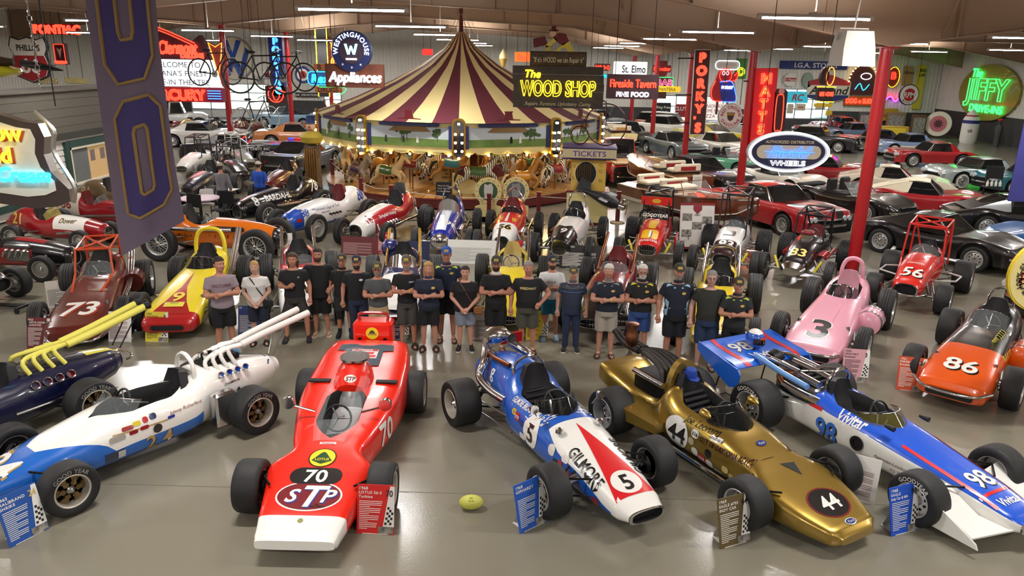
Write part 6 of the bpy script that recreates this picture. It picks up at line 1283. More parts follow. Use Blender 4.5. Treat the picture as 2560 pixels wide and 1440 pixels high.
b = B(); b.box((-.2, -2.0, 1.66), (1.5, 1.0, .12), bev=.03); part('organ_top', b, MARP, og)
b = B(); b.prism(ell(.2, .22, 20), .03, flat('8d8878'), frame((-.45, -2.46, 1.15), (1, 0, 0), (0, 0, 1))); part('organ_speaker', b, None, og, False)
b = B()
for i, s in enumerate(('ALLAN', 'HERSCHELL', 'CO.')): letters(b, s, .1, frame((-.2, -2.46, .85-.15*i), (1, 0, 0), (0, 0, 1)), flat('5a3a1c'))
part('organ_lettering', b, None, og, False)
# platform: wedge planks
PLM = [mat('plank_'+h, h, .3, 0, .35) for h in ('a8793f', 'b5864a', '9c6f38')]; RP, ZP = 5.45, .42
for k in range(72):
 a0, a1 = 2*math.pi*k/72+.004, 2*math.pi*(k+1)/72-.004; b = B(); V = [(r*math.cos(a), r*math.sin(a), z) for z in (ZP-.06, ZP) for r, a in ((1.2, a0), (RP, a0), (RP, a1), (1.2, a1))]
 b.add(V, [(3, 2, 1, 0), (4, 5, 6, 7), (0, 1, 5, 4), (1, 2, 6, 5), (2, 3, 7, 6), (3, 0, 4, 7)]); part('plank', b, PLM[k % 3], car_, False)
b = B(); b.lathe([(RP-.3, .02), (RP-.05, .05), (RP+.02, .34), (RP+.06, ZP-.05), (RP+.06, ZP-.01)], None, 64); part('platform_skirt', b, MARP, car_)
# horse: one body, several coats
def horse_mesh():
 b = B()
 b.tube([(-.5, 0, .98), (-.42, 0, .98), (-.1, 0, .93), (.25, 0, .97), (.45, 0, 1.05)], [.1, .19, .17, .19, .15], None, 12, smooth=3)
 b.tube([(.35, 0, 1.08), (.55, 0, 1.32), (.66, 0, 1.5)], [.16, .11, .085], None, 10, smooth=3); b.tube([(.6, 0, 1.53), (.72, 0, 1.48), (.9, 0, 1.34), (.96, 0, 1.3)], [.08, .085, .055, .05], None, 10, smooth=3)
 for s in (-1, 1):
  b.tube([(.62, s*.05, 1.58), (.61, s*.06, 1.68)], [.025, .008], None, 6)
  b.tube([(.38, s*.1, .95), (.6, s*.11, .78), (.52, s*.11, .58), (.4, s*.11, .5)], [.1, .06, .04, .045], None, 8, smooth=3)
  b.tube([(-.4, s*.1, .95), (-.5, s*.11, .72), (-.72, s*.11, .6), (-.8, s*.11, .42)], [.13, .075, .045, .045], None, 8, smooth=3)
 return fuse(b, .028, 'horse')
HM = horse_mesh()
def small(fn, name, m): return fn(B()).mesh(name, [m] if m else None)
SADM = {c_: small(lambda b: b.loft([[(x, .2*math.sin(R(a)), .93+(.03 if abs(x) > .15 else 0)+.215*math.cos(R(a))) for a in range(-110, 111, 22)] for x in (-.3, -.2, 0, .15, .25)], None, False), 'saddle', mat('saddle_'+c_, c_, .4, 0, .4)) for c_ in ('2f7f9c', '8a1c24', 'c98a2a', '3a5a2c', '4a2a5a')}
MANE = {c_: small(lambda b: b.loft([[(.4-.04, y, 1.25) for y in (-.03, .03)], [(.45, y, 1.42) for y in (-.05, .05)], [(.54, y, 1.6) for y in (-.04, .04)], [(.62, y, 1.63) for y in (-.02, .02)], [(.6, y, 1.5) for y in (-.07, .07)], [(.48, y, 1.3) for y in (-.1, .1)]], None, False), 'mane', mat('mane_'+c_, c_, .6)) for c_ in ('d9c49a', '2a1c14')}
TAIL = {c_: small(lambda b: b.tube([(-.55, 0, 1.05), (-.7, 0, 1.0), (-.82, 0, .8), (-.85, 0, .62)], [.03, .05, .05, .02], None, 8, smooth=3), 'tail', mat('mane_'+c_, c_, .6)) for c_ in ('d9c49a', '2a1c14')}
POLE = small(lambda b: b.tube([(0, 0, ZP-.62), (0, 0, 2.7)], .028, None, 8), 'pole', BRASS); HOOF = small(lambda b: [b.ball((x, s*.11, z), .06, None, 8) for s in (-1, 1) for x, z in ((.4, .48), (-.81, .4))] and b, 'hooves', flat('2a1c14'))
def coat(name, col, zebra=False):
 me = HM.copy(); m = mat('coat_'+name, col, .35, 0, .35)
 if zebra:
  nt = m.node_tree; w_ = nt.nodes.new('ShaderNodeTexWave'); tc = nt.nodes.new('ShaderNodeTexCoord'); rp = nt.nodes.new('ShaderNodeValToRGB'); w_.inputs['Scale'].default_value = 4.5; w_.inputs['Distortion'].default_value = 3
  rp.color_ramp.interpolation = 'CONSTANT'; rp.color_ramp.elements[0].color = (.8, .76, .66, 1); rp.color_ramp.elements[1].color = (.02, .015, .012, 1); rp.color_ramp.elements[1].position = .5
  nt.links.new(tc.outputs['Object'], w_.inputs['Vector']); nt.links.new(w_.outputs['Fac'], rp.inputs['Fac']); nt.links.new(rp.outputs['Color'], nt.nodes['Principled BSDF'].inputs['Base Color'])
 me.materials.clear(); me.materials.append(m); return me
COATS = [coat('cream', 'c9b184'), coat('bay', '6a3a1c'), coat('palomino', 'b5803c'), coat('grey', '9a8f80'), coat('dark', '2c1c14'), coat('zebra', 'd9d4c4', True)]
i = 0
for ring, n, dz, off in ((4.8, 18, -.22, .1), (3.75, 15, -.08, .25), (2.85, 10, .0, .4)):
 for k in range(n):
  a = 2*math.pi*(k+off)/n
  if -115 < math.degrees((a+math.pi) % (2*math.pi)-math.pi) < -84 and ring > 4: continue      # the chariots stand here
  h = link('horse', COATS[(i*7+k*2) % 6], car_, (ring*math.cos(a), ring*math.sin(a), ZP+dz+.12*math.sin(i*2.1)), (0, 0, a+math.pi/2)); sc_ = list(SADM)[(i*3+k) % 5]; mc = 'd9c49a' if (i+k) % 3 else '2a1c14'
  link('saddle', SADM[sc_], h); link('mane', MANE[mc], h); link('tail', TAIL[mc], h); link('pole', POLE, h); link('hooves', HOOF, h); i += 1
# chariot sides and gate boards
for k, x in enumerate((.55, 1.55)):
 b = B(); b.prism([(-.5, 0), (.5, 0), (.45, .35), (.2, .5), (-.5, .75)], .06, CRP, frame((x, -4.3, ZP), (1, 0, 0), (0, 0, 1))); ch = part('chariot_side', b, None, car_, False)
 b = B(); b.prism([(-.36, 0)]+[(.36*math.cos(R(t)), .2+.34*math.sin(R(t))) for t in range(0, 181, 15)][::1]+[(-.36, 0)][:0]+[(.36, 0)][:0], .07, MARP, frame((x, -4.1, ZP+.45), (1, 0, 0), (0, 0, 1))); part('chariot_back', b, None, ch, False)
def warm(x, y, z, e):
 l = bpy.data.lights.new('carousel_lamp_glow', 'POINT'); l.energy = e; l.color = (1, .74, .38); l.shadow_soft_size = .25; o = bpy.data.objects.new('carousel_lamp_glow', l); COL.objects.link(o); o.location = (CC.x+x, CC.y+y, z)
for k in range(8): warm(3.6*math.cos(k*.785), 3.6*math.sin(k*.785), 2.45, 55)
# gate boards with animal portraits
for k, (px, py, lb) in enumerate(((1220, 558, 'cream keyhole gate board with a zebra portrait'), (1288, 556, 'cream keyhole gate board with a grey animal portrait'))):
 p = P(px, py); o = thing('gate_board', lb, 'sign', p, 0); b = B(); b.prism([(-.42, 0), (.42, 0), (.42, .5), (.26, .55)]+[(.44*math.cos(R(t)), 1.0+.44*math.sin(R(t))) for t in range(-50, 231, 20)]+[(-.26, .55), (-.42, .5)], .05, CRP, frame((0, 0, .05), (1, 0, 0), (0, 0, 1))); part('panel', b, None, o, False)
 b = B(); b.prism(ell(.3, .3, 24), .06, flat('3c5534' if k == 0 else '5d6262'), frame((0, 0, 1.05), (1, 0, 0), (0, 0, 1))); pt = part('portrait', b, None, o, False)
 b = B(); b.prism([(-.1, -.24), (.06, -.26), (.14, -.1), (.16, .12), (.1, .26), (-.02, .2), (-.12, .24), (-.14, 0)], .066, flat('c9c7c0' if k == 0 else '8d8d8a'), frame((0, 0, 1.05), (1, 0, 0), (0, 0, 1))); part('animal_head', b, None, pt, False)
 b = B()
 for t in range(0, 360, 30): b.prism(ell(.018, .018, 6), .058, flat('4a4020'), frame((.37*math.cos(R(t)), 0, 1.05+.37*math.sin(R(t))), (1, 0, 0), (0, 0, 1)))
 part('dot_ring', b, None, o, False)
 b = B(); b.box((0, -.03, .12), (.84, .04, .2)); part('base_board', b, flat('4a3a5c'), o, False)
b = B()
pstand = P(1110, 548); o = thing('notice_stand', 'small black notice on a thin stand before the carousel', 'sign', pstand, 0)
b.tube([(0, 0, 0), (0, 0, .75)], .015, None, 6); b.lathe([(.14, 0), (.14, .02), (.02, .03)], None, 14); part('post', b, IRON, o); b = B(); b.box((0, -.02, 1.0), (.5, .03, .48)); part('plate', b, flat('1b1c1e'), o, False); b = B()
for i, s in enumerate(('Please Do Not', 'Touch The Cars', 'Or Any Displays')): letters(b, s, .045, frame((0, -.037, 1.12-.09*i), (1, 0, 0), (0, 0, 1)), flat('cfcbc2'))
part('lettering', b, None, o, False)
# posts and chain
sp = [(833, 462, 'by the far left of the platform'), (905, 520, 'beside the number 88 tail'), (980, 540, 'behind the number 16 car'), (1222, 566, 'behind the number 98 and 56 racers'), (1345, 560, 'between number 56 and the booth'), (1543, 557, 'beside the ticket booth corner')]
prev = None
for k, (px, py, w_) in enumerate(sp):
 p = P(px, py); o = thing('barrier_post', 'dark red square barrier post '+w_, 'barrier post', p, 0, 'posts around the carousel'); b = B(); b.box((0, 0, .52), (.13, .13, 1.0), bev=.012); part('post', b, MARP, o); b = B(); b.lathe([(.24, 0), (.24, .03), (.1, .06), (.08, .06)], None, 18); part('base', b, flat('b9a888'), o); b = B(); b.box((0, 0, 1.03), (.16, .16, .03)); part('cap', b, MARP, o)
 if prev is not None:
  q = B(); d = prev-p; q.tube([(0, 0, .9), tuple(d*.5+Vector((0, 0, .82))), tuple(d+Vector((0, 0, .9)))], .014, None, 5, smooth=6); part('rope', q, flat('b9ab98'), o)
 prev = p
# ---------------------------------------------------------------- ticket booth
pb = P(1468, 563); pb.y += .5; tb = thing('ticket_booth', 'cream ticket booth with round window and purple lettering', 'ticket booth', pb, R(-4), None, .76)
b = B(); b.box((0, 0, .72), (1.75, 1.3, 1.36)); part('counter_base', b, CRP, tb, False); b = B(); b.box((0, 0, .06), (1.8, 1.35, .12)); part('plinth', b, MARP, tb, False); b = B(); b.box((0, 0, 1.42), (1.85, 1.4, .08), bev=.02); part('counter_top', b, MARP, tb)
b = B(); b.box((0, -.0, 2.15), (1.45, 1.1, 1.4)); ub = part('upper_box', b, mat('booth_yellow', 'e0bb55', .45, 0, .3), tb, False)
TF = frame((-.12, -.556, 2.18), (1, 0, 0), (0, 0, 1)); b = B(); b.prism(ell(.44, .5, 28), .012, DARK, TF); part('round_window', b, None, tb, False); b = B(); b.tube([TF @ Vector((.46*math.cos(t), .52*math.sin(t), .01)) for t in (2*math.pi*k/28 for k in range(28))], .03, None, 6, closed=True); part('window_ring', b, CRP, tb)
for k in range(7): b = B(); b.tube([TF @ Vector((-.34+.09*k, -.4, .02)), TF @ Vector((-.34+.09*k, .4, .02))], .012, None, 5); part('window_bar', b, BRASS, tb)
TR = frame((.73, 0, 2.2), (0, 1, 0), (0, 0, 1)); b = B(); b.prism(ell(.2, .36, 22), .012, flat('4a1418'), TR); part('side_window', b, None, tb, False)
b = B()
for x, z in ((-.62, 2.5), (-.62, 2.0), (.5, 2.55), (.5, 2.3), (.5, 1.9)): b.tube([(x+.06*math.cos(t), -.56, z+.06*math.sin(t)) for t in (2*math.pi*k/10 for k in range(10))], .008, None, 4, closed=True)
part('scroll_ornament', b, flat('5a4a2a'), tb)
zt = 3.05; b = B(); b.box((0, 0, zt), (2.2, 1.8, .36)); cn = part('canopy', b, mat('canopy_cream', 'd8cca0', .45, 0, .3), tb, False)
for dz, sx in ((.22, 2.28), (-.22, 2.26)): b = B(); b.box((0, 0, zt+dz), (sx, sx-.4, .06), bev=.02); part('canopy_trim', b, mat('purple_trim', '3a2c58', .45), cn)
b = B(); letters(b, 'TICKETS', .22, frame((0, -.905, zt), (1, 0, 0), (0, 0, 1)), None, sx=1.15, sp=1.05); part('canopy_lettering', b, flat('6a4f9a'), cn, False); b = B(); letters(b, 'Carousel Rides', .16, frame((1.105, 0, zt), (0, 1, 0), (0, 0, 1)), None, shear=.2, bold=0); part('canopy_lettering', b, flat('5a3f7a'), cn, False)
# high-wheel bicycle standing on the canopy
def high_wheeler():
 z0 = (zt+.27)*.76; o = bpy.data.objects.new('high_wheel_bicycle', None); COL.objects.link(o); o.location = pb+Vector((.25, 0, z0)); o.scale = (.95,)*3; tag(o, 'maroon high-wheel bicycle standing on the ticket booth roof', 'bicycle'); o.rotation_euler = (0, 0, R(-12)); m = mat('bike_maroon', '4a161c', .35, .3)
 for r, x, n in ((.68, .25, 30), (.3, -.62, 16)):
  b = B(); b.tube([(x+r*math.cos(t), 0, r+r*math.sin(t)) for t in (2*math.pi*k/n for k in range(n))], .02, None, 6, closed=True); w_ = part('wheel', b, m, o); b = B()
  for k in range(n//2): t = 2*math.pi*k/(n//2); b.tube([(x, 0, r), (x+r*math.cos(t), 0, r+r*math.sin(t))], .004, None, 3)
  b.lathe([(.04, -.04), (.04, .04)], None, 8, 'Y', (x, 0, r)); part('spokes', b, STEEL, w_)
 b = B(); b.tube([(.25, 0, .68), (.2, 0, 1.42), (-.1, 0, 1.3), (-.5, 0, .8), (-.62, 0, .3)], .018, None, 6, smooth=3); part('backbone', b, m, o); b = B(); b.tube([(.2, -.28, 1.36), (.22, 0, 1.46), (.2, .28, 1.36)], .013, None, 6, smooth=3); part('handlebar', b, STEEL, o); b = B(); b.ball((.02, 0, 1.44), .1, LEATHER, 10, 1.4, .7, .35); part('saddle', b, None, o)
high_wheeler()
# dark model aeroplane on the pole beside the booth
pa = PY(1510, 497, pb.y-.9); o = bpy.data.objects.new('model_aeroplane', None); COL.objects.link(o); o.location = pa; o.rotation_euler = (R(8), R(18), R(-20)); tag(o, 'black streamlined propeller craft hanging across the ticket booth', 'model aircraft')
b = B(); b.loft([[(x, w*math.cos(t), h*math.sin(t)) for t in (2*math.pi*k/10 for k in range(10))] for x, w, h in ((-.9, .03, .04), (-.5, .1, .09), (0, .18, .2), (.3, .2, .2), (.5, .12, .12))]); part('fuselage', b, mat('matte_black_hull', '17171a', .5), o)
b = B(); b.prism([(-.95, -.1), (-.45, 0), (-.6, .3), (-.95, .35)], .03, BLACK, frame((0, 0, .02), (1, 0, 0), (0, .5, .8))); part('tail_fin', b, None, o, False); b = B(); b.prism([(-.1, -.5), (.2, -.5), (.3, .5), (0, .5)], .03, BLACK, frame((0, 0, .08), (1, 0, 0), (0, 1, 0))); part('wing', b, None, o, False)
b = B(); b.lathe([(.05, .5), (.12, .52), (.12, .7), (.03, .75)], None, 12, 'X'); b.tube([(.6, 0, -.12), (.62, .0, .24)], .05, None, 8); part('engine', b, CHROME, o); b = B(); b.box((.78, 0, 0), (.02, .06, .62), rot=Matrix.Rotation(R(30), 3, 'X')); part('propeller', b, flat('b08a56'), o); b = B(); b.tube([(0, 0, .15), (0, 0, 2.6)], .004, None, 4); part('hanging_wire', b, IRON, o)
# carved clown figure on a tall stump at the left of the carousel
pc = P(788, 500); o = thing('carved_clown_post', 'carved clown in yellow ruff and blue hat on a tall stump', 'statue', pc, 0)
b = B(); b.lathe([(.34, 0), (.3, .5), (.28, 1.3), (.3, 2.0)], None, 14); part('stump', b, mat('weathered_wood', '6a5646', .8, noise=(6, '4c3a2c')), o)
for k in range(6): b = B(); b.tube([(-.2+.08*k, -.3, .5), (-.2+.08*k, -.28, 1.9)], .025, None, 6); part('carved_rod', b, BRASS, o)
b = B(); b.lathe([(.1, 2.0), (.34, 2.1), (.42, 2.3), (.3, 2.45), (.12, 2.5)], None, 16); part('ruff', b, flat('b9a23c'), o); b = B(); b.ball((0, 0, 2.68), .19, flat('d8b79a'), 12); b.ball((0, -.2, 2.66), .04, flat('b8242a'), 8); b.tube([(-.07, -.18, 2.58), (0, -.19, 2.56), (.07, -.18, 2.58)], .015, flat('a81c22'), 5); part('head', b, None, o)
b = B(); b.lathe([(.26, 2.8), (.16, 2.82), (.15, 3.05), (.01, 3.06)], None, 14); part('hat', b, flat('26407c'), o); b = B()
for s in (-1, 1): b.ball((s*.2, .02, 2.68), .08, flat('b5601c'), 8)
part('hair_tufts', b, None, o)
# ================================================================ road cars on the far floor
STY = {  # length, half width, wheel x, wheel r, shoulder profile (x, fender z, centre z, width factor), cabin (windscreen base, roof front, roof rear, rear base), roof z, belt z
 'c1': dict(xf=1.3, xr=-1.28, r=.34, st=[(-2.2, .5, .52, .55), (-2.05, .72, .68, .82), (-1.5, .86, .8, .95), (-.8, .84, .8, .96), (0, .84, .8, .97), (.7, .86, .82, 1), (1.4, .88, .82, 1), (2.0, .84, .74, .92), (2.2, .6, .55, .7)], cab=(.55, .2, -.75, -1.2), rz=1.28, belt=.84, W=.9),
 'c2': dict(xf=1.3, xr=-1.2, r=.34, st=[(-2.2, .6, .6, .55), (-2.1, .74, .72, .8), (-1.3, .9, .82, .98), (-.6, .8, .78, .94), (.2, .78, .76, .95), (.8, .84, .8, .98), (1.35, .88, .8, 1), (2.0, .72, .68, .9), (2.25, .56, .54, .7)], cab=(.6, .12, -.55, -1.75), rz=1.24, belt=.8, W=.88),
 'muscle': dict(xf=1.45, xr=-1.4, r=.34, st=[(-2.45, .6, .6, .85), (-2.35, .9, .88, .93), (-1.4, .96, .92, 1), (-.5, .92, .9, 1), (.6, .92, .9, 1), (1.4, .94, .93, 1), (2.3, .86, .86, .96), (2.45, .66, .62, .9)], cab=(.75, .2, -.75, -1.6), rz=1.36, belt=.92, W=.96),
 'sedan': dict(xf=1.5, xr=-1.5, r=.35, st=[(-2.5, .6, .6, .85), (-2.4, .95, .9, .93), (-1.5, 1.0, .95, 1), (-.5, .98, .96, 1), (.7, .98, .96, 1), (1.5, 1.0, .96, 1), (2.4, .92, .88, .94), (2.5, .66, .62, .88)], cab=(.8, .4, -.9, -1.35), rz=1.5, belt=.98, W=.98),
 'wagon': dict(xf=1.5, xr=-1.5, r=.35, st=[(-2.5, .6, .6, .9), (-2.42, .98, .96, .95), (-1.5, 1.0, .98, 1), (-.5, .98, .96, 1), (.7, .98, .96, 1), (1.5, 1.0, .96, 1), (2.4, .92, .88, .94), (2.5, .66, .62, .88)], cab=(.8, .4, -2.1, -2.4), rz=1.55, belt=.98, W=.98),
 'pickup': dict(xf=1.5, xr=-1.4, r=.38, st=[(-2.4, .9, .9, .82), (-2.3, .95, .95, .84), (-1.2, .98, .96, .84), (-.6, 1.0, .98, .84), (.4, 1.05, 1.0, .86), (1.0, 1.1, 1.08, .9), (1.7, 1.08, 1.05, .8), (2.1, .9, .9, .5)], cab=(.6, .35, -.35, -.45), rz=1.85, belt=1.08, W=.98)}
def classic(name, label, px, head, style='c2', col='b01c22', roof=None, open_=False, soft=False, stripe=None, style_w='road', white=None, cat='car', cove=None, scale=1., group=None, lamps=True, at=None, quad=False):
 D = STY[style]; p = P(*px) if px[0] > 60 else Vector((*px, 0)); root = thing(name, label, cat, (p.x, p.y, 0), R(head), group, scale); W_ = D['W']; ps = paint(col); gl = TINT
 S = curve_pts(D['st'], 7); xs = sorted({round(q[0], 3) for q in S}.union({round(xw+d, 3) for xw in (D['xf'], D['xr']) for d in (-.46, -.44, -.4, -.33, -.22, -.1, 0, .1, .22, .33, .4, .44, .46)}))
 def at_(x):
  for a, q in zip(S, S[1:]):
   if a[0] <= x <= q[0]+1e-6: t = (x-a[0])/(q[0]-a[0]+1e-9); return [a[k]*(1-t)+q[k]*t for k in range(4)]
  return S[-1] if x > 0 else S[0]
 rings = []
 for x in xs:
  if x < S[0][0] or x > S[-1][0]: continue
  _, zf, zc, wf = at_(x); w = W_*wf; ar = .24
  for xw in (D['xf'], D['xr']):
   if abs(x-xw) < .44: ar = max(ar, D['r']+math.sqrt(.44**2-(x-xw)**2)*.98)
  ar = min(ar, zf-.1); zm = max((.24+zf)/2+.08, ar+.015)
  h = [(0, .22), (w*.72, .22), (w*.93, ar), (w*.99, ar+.004), (w*1.0, zm), (w*.985, zf-.07), (w*.93, zf-.012), (w*.84, zf), (w*.62, zc+.4*(zf-zc)+.01), (w*.3, zc+.012), (0, zc+.02)]
  rings.append([(x, y, z) for y, z in h]+[(x, -y, z) for y, z in h[-2:0:-1]])
 nb = len(rings[0]); hw = 11; covem = paint(cove) if cove else None
 def mf(i, j):
  jj = j if j < hw-1 else 2*(hw-1)-1-j; x = rings[i][0][0]
  if jj < 2: return DARK
  if covem and jj == 3 and -.15 < x < .95: return covem
  if stripe and jj >= 8 and (x > D['cab'][0]+.05 or x < D['cab'][3]) and jj == 8: return paint(stripe)
  return ps
 b = B(); b.loft(rings, None, True, True, True, mf); part('body', b, None, root, True, 40)
 ty = mat('whitewall', 'd9d6ce', .6) if white else None
 for x in (D['xf'], D['xr']):
  for s in (1, -1):
   w_ = wheel(root, x, s*(W_*.9), D['r'], .2, style_w, 'rib')
   if white: q = B(); q.lathe([(D['r']*.68, .103), (D['r']*.9, .102)], None, 24, 'Y', cap=False); part('whitewall_band', q, ty, w_)
 # cabin
 a0, a1, a2, a3 = D['cab']; zb, zr = D['belt'], D['rz']; wb_, wr = W_*.82, W_*.64; rm = paint(roof) if roof else ps
 if soft: rm = mat('soft_top_'+soft, soft, .85)
 def q4(name, pts, m, parent=root, thick=.012):
  b_ = B(); n_ = Vector(pts[1])-Vector(pts[0]); n_ = n_.cross(Vector(pts[-1])-Vector(pts[0])).normalized()*thick; k = len(pts)
  b_.add([tuple(Vector(v)) for v in pts]+[tuple(Vector(v)+n_) for v in pts], [tuple(range(k)), tuple(range(2*k-1, k-1, -1))]+[(i, (i+1) % k, k+(i+1) % k, k+i) for i in range(k)]); return part(name, b_, m, parent, False)
 ws = [(a0, -wb_*.96, zb), (a0, wb_*.96, zb), (a1, wr, zr-.04), (a1, -wr, zr-.04)]
 q = B(); q.tube([ws[0], ws[3], ws[2], ws[1]], .022, None, 6); part('windscreen_frame', q, CHROME, root); q4('windscreen', ws, GLASS if open_ else gl)
 if open_:
  for s in (-1, 1): q = B(); q.box((-.25, s*.36, .78), (.5, .5, .16), bev=.05); q.box((-.52, s*.36, 1.0), (.14, .5, .5), bev=.05); part('seat', q, REDLEATHER if open_ == 'red' else LEATHER, root)
  q = B(); q.box((-.35, 0, zb+.0), (1.3, W_*1.5, .06)); part('cockpit_floor', q, DARK, root); q = B(); q.tube([(.25+.17*math.cos(t)*.4, .36+.17*math.sin(t), 1.0+.17*math.cos(t)) for t in (2*math.pi*k/14 for k in range(14))], .014, None, 5, closed=True); part('steering_wheel', q, BLACK, root)
  if open_ != 'red': q = B(); q.box((a3+.1, 0, zb+.06), (.4, W_*1.5, .12), bev=.05); part('folded_top', q, flat('17171a', .8), root)
 else:
  rg = []
  for k in range(7):
   t = k/6; x = a1+(a2-a1)*t; zz = zr+.035*math.sin(math.pi*t)-.04; rg.append([(x, wr*u, zz+.045*(1-u*u)) for u in (-1, -.66, -.33, 0, .33, .66, 1)])
  q = B(); q.loft(rg, None, False); q.loft([[(v[0], v[1], v[2]-.03) for v in r_] for r_ in rg], None, False); part('roof', q, rm, root)
  solid_back = soft or style == 'c2'
  rearp = [(a2, -wr, zr-.04), (a2, wr, zr-.04), (a3, wb_*.8, zb+.02), (a3, -wb_*.8, zb+.02)]
  if solid_back and not soft:      # fastback: painted slope with split glass
   q4('rear_slope', rearp, rm)
   for s in (-1, 1): q4('rear_window', [(a2-.08, s*.06, zr-.035), (a2-.08, s*wr*.8, zr-.04), (a3+.55, s*wb_*.7, zb+.17), (a3+.5, s*.06, zb+.19)][::(1 if s > 0 else -1)], gl, thick=.02)
  elif soft: q4('rear_slope', rearp, rm); q4('rear_window', [(a2-.12, -.3, zr-.06), (a2-.12, .3, zr-.06), (a3*.55+a2*.45, .32, zb*.45+zr*.55-.0), (a3*.55+a2*.45, -.32, zb*.45+zr*.55-.0)], GLASS, thick=.03)
  else: q4('rear_window', rearp, gl)
  for s in (-1, 1):
   fl = 1 if s < 0 else -1; xm = a2+.12
   q4('side_window', [(a0-.12, s*wb_, zb+.01), (xm-.1, s*wb_, zb+.01), (xm, s*wr, zr-.05), (a1, s*wr, zr-.05)][::fl], gl)
   q4('rear_quarter', [(xm-.1, s*wb_, zb+.01), (a3, s*wb_*.82, zb+.01), (a2, s*wr, zr-.04), (xm, s*wr, zr-.045)][::fl], rm if (solid_back or style in ('muscle', 'pickup', 'c1')) else gl)
   q = B(); q.tube([(a0-.1, s*wb_, zb), (a1, s*wr, zr-.04), (a2, s*wr, zr-.04)], .02, None, 5); part('window_trim', q, CHROME, root)
 # bumpers, lamps, grille
 xn, xt = S[-1][0], S[0][0]; q = B(); q.tube([(xn-.2, -W_*.85, .48), (xn+.04, -W_*.55, .46), (xn+.06, 0, .45), (xn+.04, W_*.55, .46), (xn-.2, W_*.85, .48)], .04, None, 8, smooth=3); part('front_bumper', q, CHROME, root)
 q = B(); q.tube([(xt+.2, -W_*.85, .5), (xt-.03, -W_*.5, .48), (xt-.03, W_*.5, .48), (xt+.2, W_*.85, .5)], .04, None, 8, smooth=3); part('rear_bumper', q, CHROME, root)
 if lamps:
  for s in (-1, 1):
   for k, yy in enumerate((.78, .6) if quad or style == 'c1' else (() if style == 'c2' else (.74,))): q = B(); q.lathe([(.08, xn-.16), (.085, xn-.02), (.07, xn+.005), (.001, xn+.01)], None, 14, 'X', (0, s*W_*yy, .66)); part('headlight', q, mat('lamp_glass', 'd9dde0', .1, .3, .6), root)
   q = B(); q.lathe([(.06, xt-.01), (.06, xt+.25)], None, 12, 'X', (0, s*W_*.6, .64)); part('tail_light', q, mat('tail_red', '8a1014', .2, 0, .6), root)
 q = B(); q.box((xn-.03, 0, .58), (.1, W_*.95, .12), bev=.02); part('grille', q, mat('grille_dark', '2c2c2e', .3, .8), root)
 if style == 'pickup':
  q = B(); q.box((-1.5, 0, 1.0), (1.7, W_*1.5, .06)); part('bed_floor', q, mat('bed_wood', 'b5946a', .6), root)
  for s in (-1, 1): q = B(); q.loft([[(x, s*(W_*.8+.16*math.sin(math.pi*t)), .5+z) for z in (0, .3, .5)] for t, x in ((k/8, -2.0+1.2*k/8) for k in range(9))], None, False); part('rear_fender', q, ps, root)
  q = B(); q.box((-.47, 0, 1.5), (.02, .8, .26), bev=.008); part('back_window', q, TINT, root)
 return root
